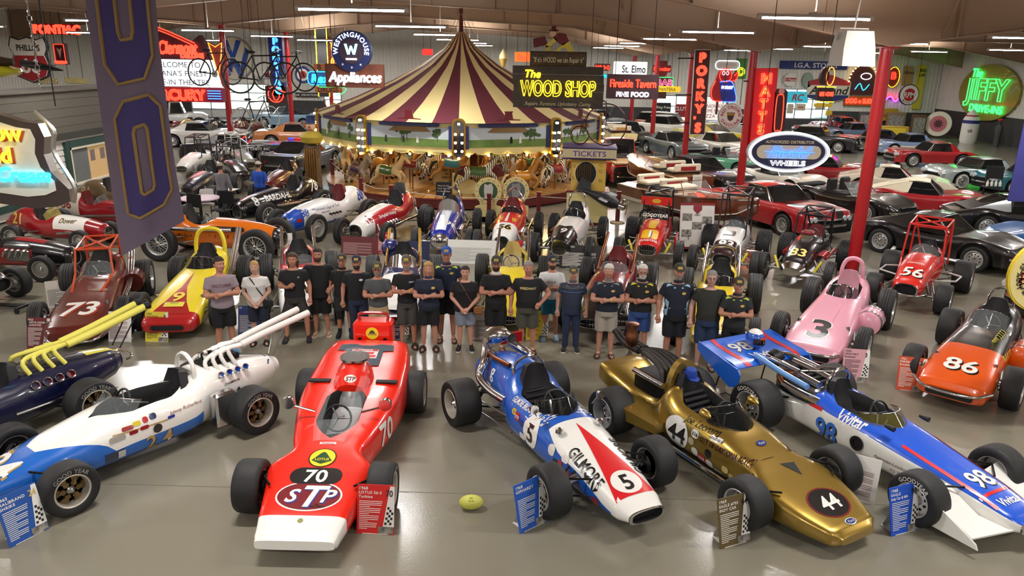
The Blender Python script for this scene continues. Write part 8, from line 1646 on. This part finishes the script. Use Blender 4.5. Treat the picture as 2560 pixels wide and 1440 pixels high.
o, T, k = sign('small round red, white and blue service sign', (757, 187), (40, 40), 52., 'round_sign'); board(o, T, k, ell(19, 20, 20), FB, .2); board(o, T, k, ell(14, 14, 20), FW, .02, 'face', .02); board(o, T, k, ell(9, 9, 16), FR_, .02, 'centre', .04)
o, T, k = sign('black banner with white lettering on the back wall', (768, 237), (58, 10), 62.8, 'wall_banner', chain=False); board(o, T, k, rrect(58, 10, .5), FK, .05); ftext(o, T, k, 'Kendall   LONG LIVE THE ENGINE', 5, 0, 0, FW, sx=.6)
# round appliance sign
o, T, k = sign('round blue neon sign with a big W over a rust board', (882, 150), (140, 130), 26.); board(o, T, k, rrect(138, 54, 3, c=(2, -36)), mat('rust_board', '6a3420', .7, noise=(3, '4c2416')), .25, 'board'); ntext(o, T, k, 'Appliances', 24, 4, -38, NW, .06, shear=.2, bold=0, r=.022, w=124)
board(o, T, k, ell(46, 46, 40, c=(-2, 20)), flat('16255c'), .3, 'disc', .06); board(o, T, k, ell(29, 29, 32, c=(-2, 20)), flat('3c2a3c'), .02, 'centre', .075); b = B(); arc_letters(b, 'WESTINGHOUSE', 11*k, 37*k, T(-2, 20, .085), None, 90, sp=1.18); part('ring_lettering', b, NW, o); board(o, T, k, [(-16, 12), (-10, 12), (-6, -4), (-2, 8), (2, 8), (6, -4), (10, 12), (16, 12), (9, -12), (4, -12), (0, 0), (-4, -12), (-9, -12)], neon('8fe8e8', 3), .02, 'initial', .1).location = Vector((-2*k, 0, 24*k)); board(o, T, k, rrect(26, 4, 1, c=(-2, 2)), NW, .02, 'underline', .1)
for a in (-125, -90, -55): b = B(); b.prism([((3.5 if i % 2 else 1.5)*k*math.cos(R(90+36*i)), (3.5 if i % 2 else 1.5)*k*math.sin(R(90+36*i))) for i in range(10)], .01, FW, T(-2+37*math.cos(R(a)), 20+37*math.sin(R(a)), .07)); part('star', b, None, o, False)
# wood shop sign
o, T, k = sign('dark timber hanging sign with yellow neon capitals', (1395, 218), (215, 100), 19.); WD = mat('charred_timber', '2a211b', .75, noise=(5, '3a2e24'))
for i in range(5):
 random.seed(i); b = B(); y0 = -48+i*19.2; e0, e1 = random.uniform(-2, 2), random.uniform(-2, 2); b.prism([((-107+e0)*k, y0*k), ((107+e1)*k, y0*k), ((107+e1)*k, (y0+18.8)*k), ((-107+e0)*k, (y0+18.8)*k)], .07, WD, T(0, 0, -.07)); part('plank', b, None, o, False)
ntext(o, T, k, 'The', 18, -62, 30, NY, .04, bold=0, shear=.2, r=.012); ntext(o, T, k, 'WOOD SHOP', 36, 0, -2, NY, .05, r=.013, w=176); ftext(o, T, k, '.Repairs .Furniture .Upholstery .Caning.', 9, 0, -38, flat('b5aa88'), shear=.3, bold=0, w=160)
b = B(); b.lathe([(17*k, -66*k), (17*k, 66*k)], mat('log_bark', '3a2c20', .8, noise=(8, '55432f')), 18, 'X', (-2*k, .05, 64*k)); lg = part('log', b, None, o); ftext(o, T, k, '"If it\'s WOOD we can Repair it"', 12, -2, 62, flat('d0c79c'), .02+17*k-.05, shear=.15, bold=0, w=118)
fo = bpy.data.objects.new('cut_out_figure', None); COL.objects.link(fo); fo.location = o.location+Vector((0, .02, 96*k)); tag(fo, 'painted cut-out carpenter bending over a chair above the timber sign', 'sign figure')
for poly, c_, nm in (([(-16, 16), (-2, 26), (14, 24), (22, 8), (8, -2), (-4, 4)], '6a1c22', 'waistcoat'), ([(8, 2), (22, 8), (34, -14), (44, -26), (36, -30), (24, -18), (12, -6), (2, -10), (-6, -32), (-16, -34), (-10, -14)], 'c9b53c', 'trousers'), ([(-14, 16), (-4, 10), (-20, -2), (-32, -8), (-34, -2), (-22, 6)], 'd0bc48', 'sleeve'), ([(-22, 30), (-10, 32), (-8, 20), (-18, 16), (-24, 22)], 'd9b79a', 'face'), ([(-26, 34), (-20, 32), (-20, 40), (-10, 42), (-8, 33), (-2, 33), (-4, 29), (-24, 29)], '5c1a20', 'hat'), ([(-62, 12), (-34, 18), (-28, 2), (-32, -2), (-60, -8)], '5c1a20', 'chair_back'), ([(-32, -2), (-22, -4), (-16, -32), (-42, -32), (-32, -16)], 'b59f3a', 'chair_seat'), ([(34, -26), (48, -28), (46, -34), (34, -34)], '5c1a20', 'shoe'), ([(-6, -30), (-18, -30), (-22, -36), (-4, -36)], '5c1a20', 'shoe')): board(fo, T, k, poly, flat(c_), .03, nm, .0)
# behind the tent and right-centre cluster
def lit(label, px, w, h, Y, bg, items, edge=None, name='neon_sign', chain=True, shape=None):
 o, T, k = sign(label, px, (w, h), Y, name, chain=chain); board(o, T, k, shape or rrect(w, h, 2), bg if not isinstance(bg, str) else flat(bg), .2)
 if edge: nline(o, T, k, [(x*.94, y*.94) for x, y in (shape or rrect(w, h, 2))], edge, .8, closed=True, smooth=0)
 for it in items:
  if it[0] == 'n': ntext(o, T, k, it[1], it[2], it[3], it[4], it[5], r=it[2]*k*.05, **(it[6] if len(it) > 6 else {}))
  else: ftext(o, T, k, it[1], it[2], it[3], it[4], it[5], .02, **(it[6] if len(it) > 6 else {}))
 return o, T, k
lit('small red neon sign peeking over the tent', (1068, 130), 24, 14, 55, neon('e0302a', 1.5), [])
lit('orange lit cafe sign right of the tent peak', (1310, 142), 44, 22, 50, mat('orange_lit', 'd8742a', .5, emit=.8), [('n', "Ray's", 13, 0, 0, NR)])
o, T, k = sign('yellow ice-cream cone sign beside the tent', (1258, 152), (18, 50), 50., 'cone_sign'); b = B(); b.lathe([(.02, -.55), (.26, .1), (.27, .15)], mat('wafer', 'c9a44a', .7, noise=(12, 'a8843a')), 14); part('cone', b, None, o); b = B(); b.lathe([(.27, .13), (.24, .35), (.1, .6), (.01, .75)], flat('e0d4a0'), 14); part('swirl', b, None, o)
lit('red barbecue neon letters beside the timber sign', (1506, 168), 36, 16, 46, '4a3030', [('n', 'BAR-B-Q', 9, 0, 0, NR, dict(w=34))]); lit('white lit restaurant sign with black lettering', (1576, 172), 78, 32, 52, mat('lit_white', 'eef2f2', .5, emit=1.2), [('f', 'St. Elmo', 17, 8, 0, FK, dict(w=56))])
lit('red bow-tie beer sign by the back columns', (1655, 172), 42, 36, 52, '7a1418', [('n', 'Budweiser', 8, 0, 0, NR, dict(w=39))], shape=[(-12, 18), (12, 18), (12, 8), (21, 8), (21, -8), (14, -8), (8, -18), (-8, -18), (-14, -8), (-21, -8), (-21, 8), (-12, 8)]); lit('pink neon bar sign ringed with green bulbs', (1662, 206), 40, 24, 50, '3a2a2c', [('n', 'BAR', 15, 0, 0, neon('ff6a8a', 2.5))], NG)
lit('yellow car-badge sign with black letters', (1672, 223), 56, 13, 42, mat('yellow_lit', 'e2b820', .5, emit=.4), [('f', 'PANTERA', 8.5, -4, 0, FK, dict(bold=0, w=40))]); lit('dark red tavern sign with red script and white capitals', (1582, 217), 122, 56, 27, mat('tavern_maroon', '34121c', .5), [('n', 'Fireside Tavern', 19, 0, 8, NR, dict(bold=0, w=110)), ('n', 'FINE FOOD', 11, 0, -17, NW, dict(w=78))])
lit('small cyan neon beer sign at the timber sign edge', (1512, 190), 18, 10, 52, '20303a', [('n', 'BEER', 7, 0, 0, NC)]); lit('small red neon sign below the bar sign', (1655, 238), 20, 16, 54, '4a2420', []); lit('oval red engine oil banner on the far wainscot', (1658, 270), 36, 24, 62.72, FK, [('f', 'Ring Free', 6, 0, 2, FW), ('f', 'MOTOR OILS', 3, 0, -8, FW)], name='wall_banner', chain=False)
lit('red and white painted grocery sign behind the column', (1710, 277), 40, 30, 62.72, '8a1c22', [('f', 'CLUTCH', 9, 0, 5, FW)], name='painted_sign', chain=False)
o, T, k = sign('tall dark red vertical neon sign on the third column', (1750, 232), (36, 195), 38.9, tilt=-1.2, chain=False); board(o, T, k, rrect(37, 196, 1), flat('cfc9c4'), .3, 'edge'); board(o, T, k, rrect(34, 192, 1), mat('porky_maroon', '3c0f14', .5), .02, 'face', .01)
for i, c_ in enumerate("PORKY'S"): ntext(o, T, k, c_, 21 if c_ != "'" else 14, (-9 if c_ == "'" else 0)+(0), (80-29*i) if i < 5 else (-62 if i == 5 else -80), NR, r=.045)
for y_ in (78, -5, -70): b = B(); b.tube([T(-16, y_, -.15) @ Vector((0, 0, 0)), T(-56, y_, -.15) @ Vector((0, 0, 0))], .03, None, 6); part('bracket', b, IRON, o)
o, T, k = sign('neon pig in chef hat and blue apron', (1812, 205), (66, 90), 40.); board(o, T, k, [(-22, 2), (-30, -14), (-30, -34), (-22, -44), (30, -44), (28, -22), (22, 2), (30, 18), (26, 26), (16, 12), (14, 30), (-12, 30), (-18, 16)], flat('a8222c'), .25, 'body'); board(o, T, k, [(-12, 0), (14, 2), (24, -16), (28, -43), (-4, -43)], flat('2438a0'), .02, 'apron', .02); board(o, T, k, rrect(52, 18, 8, c=(2, 38)), FW, .2, 'hat', .02)
nline(o, T, k, [(-22, 2), (-30, -20), (-24, -42), (-4, -44)], NR, 1.); nline(o, T, k, [(-12, 0), (14, 2), (24, -16), (29, -44), (-4, -44)], NB, 1.); nline(o, T, k, rrect(56, 20, 9, c=(2, 38)), NW, 1., closed=True, smooth=0); nline(o, T, k, ell(14, 15, 16, c=(0, 15)), NR, .9, closed=True); nline(o, T, k, ell(3, 4, 10, c=(-5, 20)), NW, .6, closed=True); nline(o, T, k, ell(3, 4, 10, c=(4, 20)), NW, .6, closed=True); nline(o, T, k, [(14, 2), (26, 6), (28, 22), (20, 14)], NR, 1.); ntext(o, T, k, 'PORKY', 6, 6, -12, NW, .08, r=.02)
for x in (-12, 12): b = B(); b.tube([T(x, -44, -.1) @ Vector((0, 0, 0)), T(x, -75, -.1) @ Vector((0, 0, 0))], .06, None, 6); part('leg', b, flat('5a2a24'), o)
lit('green tavern sign with yellow beer mug', (1853, 172), 26, 46, 46, '3a7a2c', [('n', 'D', 18, 0, -6, NY)], name='neon_sign'); lit('white menu board with red lettering by the windows', (1785, 277), 70, 42, 48, mat('menu_white', 'e9e6e2', .5, emit=.6), [('f', 'ONION RINGS', 8.5, 4, 11, FR_, dict(bold=0, w=60)), ('f', 'HOME MADE', 8.5, -2, 0, FR_, dict(bold=0, w=52)), ('f', 'PIZZA', 8.5, -12, -12, FR_, dict(bold=0))], name='menu_board')
o, T, k = sign('round white gasoline sign with maroon lettering', (1826, 290), (58, 58), 30., 'round_sign'); board(o, T, k, ell(29, 29, 36), flat('8a8580'), .12, 'rim'); board(o, T, k, ell(27.5, 27.5, 36), flat('d6cfc8'), .02, 'face', .02); b = B(); arc_letters(b, 'RED CROWN', 7*k, 21*k, T(0, 0, .03), None, 90, sp=1.15); arc_letters(b, 'GASOLINE', 7*k, 21*k, T(0, 0, .03), None, 270, sp=1.15, flip=True); part('lettering', b, flat('8a2c34'), o, False); board(o, T, k, [(-10, 8), (10, 8), (6, -8), (0, -12), (-6, -8)], flat('3c2c2c'), .02, 'crest', .03); ftext(o, T, k, 'ETHYL', 5, 0, 4, FY, .045)
o, T, k = sign('tall red neon alignment-shop sign on the second column', (1910, 268), (52, 190), 28.5, tilt=-2, chain=False); b = B(); [b.tube([T(-20, y_, -.15) @ Vector((0, 0, 0)), T(-50, y_, -.15) @ Vector((0, 0, 0))], .025, None, 6) for y_ in (60, -40)]; part('bracket', b, IRON, o); board(o, T, k, rrect(52, 178, 1), mat('matts_red', 'b0141a', .5, emit=.25), .3)
for i, c_ in enumerate('MATTS'): ntext(o, T, k, c_, 24, -i*1., 66-29*i, NR, r=.035); ntext(o, T, k, c_, 15, -i*1., 66-29*i, NO, r=.02)
ntext(o, T, k, 'ALIGNMENT', 11, 22, -80, NO, r=.018, bold=0); nline(o, T, k, [(28, 20), (28, -50), (36, -54), (44, -50), (44, 20), (36, 28)], NR, 1.2, closed=True); board(o, T, k, rrect(30, 110, 10, c=(38, -14)), flat('2c1216'), .15, 'side_panel'); board(o, T, k, ell(7, 7, 14, c=(38, 36)), flat('c98a84'), .05, 'bulb_disc', .03)
o, T, k = sign('oval navy sign ringed with white neon and blue script', (1971, 380), (195, 96), 14.); board(o, T, k, ell(98, 48, 48), flat('c9ccd0'), .1, 'rim'); board(o, T, k, ell(88, 40, 48), mat('oval_navy', '14143c', .4, 0, .4), .02, 'face', .015); board(o, T, k, rrect(154, 32, 15), flat('d0c4a2'), .02, 'bar', .03); ftext(o, T, k, 'AUTHORIZED DISTRIBUTOR', 7, 0, 24, flat('d6c690'), .025, w=116); ntext(o, T, k, 'Budd', 28, -6, 1, neon('2a6cff', 4), .06, shear=.45, r=.006, w=96); ntext(o, T, k, 'WHEELS', 12, 0, -26, NW, .05, r=.006, w=84); nline(o, T, k, ell(96, 47, 48), NW, 1., .05, True, smooth=0); nline(o, T, k, ell(92, 44, 48), NW, .8, .05, True, smooth=0); nline(o, T, k, [(-60, 0), (60, 0)], neon('2a6cff', 4), .8, .06)
o, T, k = sign('white speaker-style heater box hanging from a rod', (2134, 122), (86, 76), 9.5, 'ceiling_heater', chain=False, cat='heater', rz=8); b = B(); b.loft([[(x, y, z) for x in (-.21, .21) for y, z in ()] or [(-.21+.42*t, -.16+d*.05, -.2) for t, d in ((0, 0), (.5, -1), (1, 0))]+[(.2, .18, -.2), (-.2, .18, -.2)], [(-.2, -.13, .0), (0, -.15, .0), (.2, -.13, .0), (.19, .18, .0), (-.19, .18, .0)], [(-.17, -.1, .2), (0, -.12, .2), (.17, -.1, .2), (.16, .16, .2), (-.16, .16, .2)]]); part('housing', b, flat('e6e3de'), o, True, 25); b = B(); b.tube([(-.2, .05, .1), (-.18, .05, .23), (.18, .05, .23), (.2, .05, .1)], .01, None, 5); part('bracket', b, flat('c9c4bc'), o); b = B(); b.tube([(0, .05, .22), (.1, .05, 1.6)], .012, None, 6); part('rod', b, flat('cfcac2'), o)
# back-wall signs on the right
WY = 62.72
lit('long navy grocery-store sign with white capitals', (2035, 163), 156, 18, WY, FB, [('f', 'I.G.A. STORES', 11, 4, 0, FW, dict(w=100))], name='wall_sign', chain=False); o, T, k = sign('round bottle-cap sign in white and red', (1976, 199), (30, 30), WY, 'round_sign', chain=False); board(o, T, k, ell(15, 15, 24), FW, .2); board(o, T, k, rrect(28, 8, 1), FR_, .02, 'band', .02); ftext(o, T, k, 'Dr Pepper', 5, 0, 0, FW, .04)
lit('turquoise and white cola sign with red initials', (1991, 243), 56, 26, WY, mat('cola_turquoise', '2fb0c8', .5, emit=.4), [('f', 'RC', 15, 2, 0, FR_, dict(shear=.2))], name='wall_sign', chain=False); o, T, k = sign('large white, red and blue peaked oil-company sign', (2072, 222), (100, 66), WY, 'wall_sign', chain=False); board(o, T, k, [(-50, 16), (0, 33), (50, 16), (50, -20), (0, -33), (-50, -20)], flat('d6cfba'), .2); board(o, T, k, [(-48, 16), (0, 32), (48, 16), (48, 8), (-48, 8)], flat('a8242a'), .02, 'red_roof', .02); board(o, T, k, [(-48, -20), (0, -32), (48, -20), (48, -14), (-48, -14)], flat('24306a'), .02, 'blue_base', .02); ftext(o, T, k, 'Ashland', 18, 0, -3, FK, .03, shear=.2, w=88)
o, T, k = sign('boxy yellow-edged rotating neon sign', (2066, 215), (40, 80), 40.); board(o, T, k, ell(10, 20, 18, c=(-6, 22)), flat('2c1216'), .3); nline(o, T, k, ell(9, 20, 18, c=(6, 22)), NO, 1.2, closed=True); nline(o, T, k, [(-22, -2), (22, -2)], NY, 1.2); nline(o, T, k, [(-22, -36), (22, -36)], NY, 1.2); board(o, T, k, rrect(36, 30, 1, c=(0, -19)), flat('24101c'), .3, 'box'); ntext(o, T, k, 'USED CARS', 9, 2, -18, NR, r=.025, w=32); board(o, T, k, rrect(40, 8, 1, c=(0, -44)), FY, .2, 'foot_panel')
o, T, k = sign('orange drive-in sign with bulb-lit arch', (2155, 215), (72, 90), WY, chain=False); board(o, T, k, [(-30, -20)]+[(30*math.cos(R(t)), 10+36*math.sin(R(t))) for t in range(180, -1, -15)]+[(30, -20)], flat('4a1c22'), .2); board(o, T, k, rrect(72, 22, 1, c=(0, -34)), flat('b0561e'), .2, 'base'); ntext(o, T, k, 'DOG n SUDS', 11, 0, -34, NR, r=.04, bold=0, w=66)
for t in range(0, 181, 12): b = B(); b.ball(T(33*math.cos(R(t)), 10+39*math.sin(R(t)), .1) @ Vector((0, 0, 0)), .07, None, 6); part('bulb', b, neon('ffd27a', 6), o)
nline(o, T, k, [(-16, -8), (-6, 6), (4, -10), (16, 4)], NC, 1.); nline(o, T, k, ell(12, 7, 14, c=(6, 22)), NW, 1., closed=True)
lit('oval red, yellow and green diner sign by the column', (2233, 193), 30, 48, WY, '8a1c1c', [('n', 'B', 16, 0, 4, NR)], NY, chain=False, shape=ell(15, 24, 24)); o, T, k = sign('purple and red neon squiggle on the back wall', (2236, 247), (40, 22), WY, chain=False); nline(o, T, k, [(-22, -4), (-10, 6), (2, -6), (14, 6), (22, -8)], NP_, 2.); nline(o, T, k, [(-22, 2), (-10, 12), (2, 0), (14, 12), (22, -2)], NR, 1.4); b = B(); b.box((0, .06, 0), (1.4, .04, .1)); part('backing', b, flat('3a2a3a'), o)
o, T, k = sign('round white motor-oil sign with red centre', (2273, 237), (46, 48), 56., 'round_sign'); board(o, T, k, ell(23, 24, 30), FK, .15, 'rim'); board(o, T, k, ell(21, 22, 30), FW, .02, 'face', .02); board(o, T, k, ell(14, 14.5, 26), FR_, .02, 'centre', .03); ftext(o, T, k, 'RPM', 13, 0, 0, FW, .04, sx=.8); b = B(); arc_letters(b, 'MOTOR OIL', 4*k, 18*k, T(0, 0, .03), None, 270, flip=True); part('lettering', b, FK, o, False)
lit('tan root-beer plaque on the back wall', (2271, 190), 20, 44, WY, 'b08a56', [('f', 'Hires', 8, 0, 8, flat('6a2a1c'))], name='wall_sign', chain=False); lit('narrow yellow upright advertising panel', (2299, 218), 18, 100, WY, 'd6c440', [('f', 'BIG', 7, 2, 38, FK), ('f', 'Lift!', 7, 2, 28, FK)], name='wall_sign', chain=False); lit('pale green oval sign high on the back wall', (2020, 200), 24, 34, WY, '8a9a8e', [], name='wall_sign', chain=False, shape=ell(12, 17, 20))
for i, (px, py, w, h, c_, t_, lb) in enumerate(((2226, 287, 34, 28, 'c9a02a', 'Sunbeam', 'yellow and red bread sign on the wainscot'), (2002, 268, 22, 16, 'c9bca8', 'AAA', 'small cream sign with red oval on the wainscot'), (1976, 272, 14, 22, 'b8ada0', '', 'small white and red upright poster on the wainscot'), (2052, 265, 22, 14, 'c2b8a4', '', 'small chequered poster on the wainscot'), (2073, 283, 14, 12, 'd0b42a', '', 'small plain yellow sign on the wainscot'))): lit(lb, (px, py), w, h, 62.72, c_, [('f', t_, h*.28, 0, 0, FR_)] if t_ else [], name='wall_sign', chain=False)
# oval sign on the side wall
LJ = Vector((32.95, 55.9, PX(2418, 228, 32.95).z)); o = bpy.data.objects.new('neon_sign', None); COL.objects.link(o); o.location = LJ; o.rotation_euler = (0, 0, R(90)+R(180)); tag(o, 'huge oval olive sign with green neon lettering on the side wall', 'sign'); T = lambda x=0., y=0., z=0.: Matrix(((1, 0, 0, x), (0, 0, -1, -z), (0, 1, 0, y), (0, 0, 0, 1)))
b = B(); b.prism(ell(3.65, 1.95, 48), .2, mat('olive_enamel', '8f8420', .45, 0, .3, noise=(.6, '9c9134', .3)), T(0, 0, -.2)); part('oval_panel', b, None, o, False)
for s, sz, x, y, kw in (('The', .62, -1.5, 1.35, dict(bold=0, shear=.2)), ('JIFFY', 1.5, 0, .25, dict(sx=1.15)), ('DRIVE-INS', .55, .3, -1.1, dict(sx=1.2, bold=0))): b = B(); neon_letters(b, s, sz, T(x, y, .12), .04, None, **kw); part('neon_lettering', b, NG, o)
o2 = bpy.data.objects.new('round_sign', None); COL.objects.link(o2); o2.location = Vector((33.0, 47.2, PX(2560, 262, 32.7).z)); o2.rotation_euler = (0, 0, R(270)); tag(o2, 'red and white sign with a big T cut by the photo edge', 'sign'); b = B(); b.prism(rrect(3.0, 2.6, .4), .15, FR_, T(0, 0, -.15)); part('panel', b, None, o2, False); b = B(); b.prism(rrect(2.6, 2.2, .3), .02, FW, T(0, 0, 0)); part('face', b, None, o2, False); b = B(); letters(b, 'TEXACO', .8, T(.0, 0, .03), FK, sx=.6); part('lettering', b, None, o2, False)
o, T, k = sign('round yellow oil sign hanging at the photo edge', (2620, 690), (200, 190), 9.5, 'round_sign', top=6.4); board(o, T, k, ell(98, 98, 48), FY, .05); board(o, T, k, ell(94, 94, 48), flat('d8c884'), .01, 'face', .006); ftext(o, T, k, 'PENNZOIL', 34, 0, -8, flat('a8242a'), .012, sx=.62); b = B(); arc_letters(b, '100% SUPREME PENNSYLVANIA', 15*k, 72*k, T(0, 0, .012), None, 90); arc_letters(b, 'SAFE LUBRICATION', 19*k, 62*k, T(0, 0, .012), None, 235, flip=True); part('lettering', b, flat('3a3424'), o, False)
o, T, k = sign('dark blue hanging banner cut by the photo edge', (2566, 380), (44, 250), 9., 'hanging_banner', top=6.5, cat='banner'); board(o, T, k, rrect(40, 240, 2), mat('banner_navy', '1c1c5a', .7, bump=(3, .5)), .01, 'cloth')
# hanging bicycles
BM = mat('bike_dark', '2c2422', .45, .4)
def bicycle(label, px, Y, rz, s=1., m=BM, ry=0., tyre=RUBBER):
 o = bpy.data.objects.new('bicycle', None); COL.objects.link(o); o.location = PY(px[0], px[1], Y); o.rotation_euler = (0, R(ry), R(rz)); o.scale = (s,)*3; tag(o, label, 'bicycle', 'old bicycles hung from the roof')
 for x in (-.52, .52):
  b = B(); b.tube([(x+.34*math.cos(t), 0, .34*math.sin(t)) for t in (2*math.pi*k/24 for k in range(24))], .02, None, 6, closed=True); w = part('wheel', b, tyre, o); b = B()
  for k in range(14): t = 2*math.pi*k/14; b.tube([(x, 0, 0), (x+.33*math.cos(t), 0, .33*math.sin(t))], .003, None, 3)
  part('spokes', b, STEEL, w)
 b = B(); bb, st, hd = (-.05, 0, -.05), (-.2, 0, .48), (.36, 0, .5)
 for p_ in ([bb, st], [st, hd], [bb, hd], [(-.52, 0, 0), bb], [(-.52, 0, 0), st], [(.52, 0, 0), hd, (.33, 0, .62)]): b.tube(p_, .016, None, 6)
 part('frame', b, m, o); b = B(); b.tube([(.3, -.22, .56), (.42, -.16, .62), (.34, 0, .64), (.42, .16, .62), (.3, .22, .56)], .012, None, 6, smooth=3); part('handlebar', b, STEEL, o); b = B(); b.ball((-.24, 0, .56), .11, LEATHER, 8, 1.2, .6, .35); part('saddle', b, None, o); b = B(); b.lathe([(.09, -.01), (.09, .01)], None, 14, 'Y', (-.05, 0, -.05)); b.tube([(-.05, .04, -.05), (.06, .06, -.16)], .01, None, 5); b.tube([(-.05, -.04, -.05), (-.16, -.06, .06)], .01, None, 5); part('crank', b, STEEL, o); b = B(); b.tube([(-.2, 0, .5), (-.2, 0, 3.4+(.8 if Y > 23.9 else 0))], .006, None, 4); b.tube([(.36, 0, .5), (.36, 0, 3.4+(.8 if Y > 23.9 else 0))], .006, None, 4); part('hanging_wire', b, IRON, o)
bicycle('black bicycle hanging in front of the tall left column', (656, 195), 22, 5, 1.25); bicycle('brown bicycle hanging behind the black one', (712, 192), 23.5, -8, 1.2); bicycle('silver bicycle hanging before the marquee arrow', (540, 180), 23, 60, 1.1); bicycle('white-tyred bicycle hanging nose down above the show cars', (640, 298), 24, 60, 1.1, BM, 0, flat('a8a49c'))
# things along the side wall
pr = P(2420, 372); o = thing('toy_rocket', 'white rocket display with blue and red bands', 'rocket', (31.4, 54.5, 0), 0, None, .64); b = B(); b.lathe([(.75, 0), (.85, .4), (.85, 2.2), (.8, 2.6), (.5, 3.2), (.08, 3.6), (.02, 3.8)], None, 24); part('body', b, flat('dedbd2'), o); b = B(); b.lathe([(.86, 2.15), (.855, 2.5)], None, 24, cap=False); part('blue_band', b, FB, o); b = B(); b.lathe([(.66, 2.9), (.6, 3.05)], None, 24, cap=False); part('red_band', b, FR_, o); b = B(); letters(b, 'USA', .3, frame((-.3, -.83, 1.4), (1, 0, -.0), (0, 0, 1)), FK); part('lettering', b, None, o, False)
o = thing('prize_wheel', 'large cream prize wheel with a red star centre', 'game wheel', (31.0, 58.0, 0), R(-40), None, .7); b = B(); b.lathe([(1.3, -.06), (1.3, .06)], flat('d6cfbc'), 32, 'Y', (0, 0, 1.5)); part('rim', b, None, o); b = B(); b.lathe([(.85, -.07), (.85, .07)], flat('b8606a'), 32, 'Y', (0, 0, 1.5)); part('inner_disc', b, None, o)
b = B(); b.prism([((.6 if i % 2 else .3)*math.cos(R(18*i)), (.6 if i % 2 else .3)*math.sin(R(18*i))) for i in range(20)], .16, flat('4a2026'), frame((0, .08, 1.5), (1, 0, 0), (0, 0, 1))); part('star', b, None, o, False); b = B(); b.tube([(-.8, .2, 0), (0, .1, 1.5), (.8, .2, 0)], .06, None, 6); part('stand', b, WD, o)
for i, (x, y, w, h, c_, lb) in enumerate(((28.5, 59.5, 1.3, 1.7, '7a6248', 'tall wooden display cabinet in the corner'), (26.6, 60.5, 1.0, 1.6, '3a3a3c', 'dark framed poster case near the corner'), (29.8, 58.6, 1.0, 1.6, '5a3c24', 'brown picture case beside the prize wheel'), (24.6, 61, 1.2, 1.3, '6a2a24', 'dark red cabinet below the bread sign'), (27.4, 57.5, 2.2, .8, 'b5962c', 'low yellow counter by the corner'))):
 o = thing('display_cabinet', lb, 'cabinet', (x, y, 0), R(-12)); b = B(); b.box((0, 0, h/2+.05), (w, .5, h), bev=.03); part('body', b, flat(c_), o); b = B(); b.box((0, -.255, h*.55), (w*.8, .02, h*.7)); part('front_panel', b, mat('photo_print', '2d2b2a', .5, noise=(14, 'a8a39a')) if i != 4 else FY, o, False); b = B(); b.box((0, 0, .03), (w*.96, .46, .06)); part('plinth', b, FK, o, False)
o = thing('life_size_dummy', 'dark life-size dummy with a red patterned cap', 'statue', (31.9, 52.0, 0), R(-60)); b = B(); b.loft([ering(z, rx, ry) for z, rx, ry in ((0, .2, .16), (.8, .2, .15), (1.1, .24, .16), (1.4, .24, .14), (1.5, .1, .1), (1.56, .1, .1), (1.7, .12, .13), (1.8, .06, .06))]); part('figure', b, flat('3a3834'), o); b = B(); b.ball((0, 0, 1.8), .18, flat('b8343c'), 10, 1, 1, .6); part('cap', b, None, o)
bpy.data.scenes.remove(TMP)
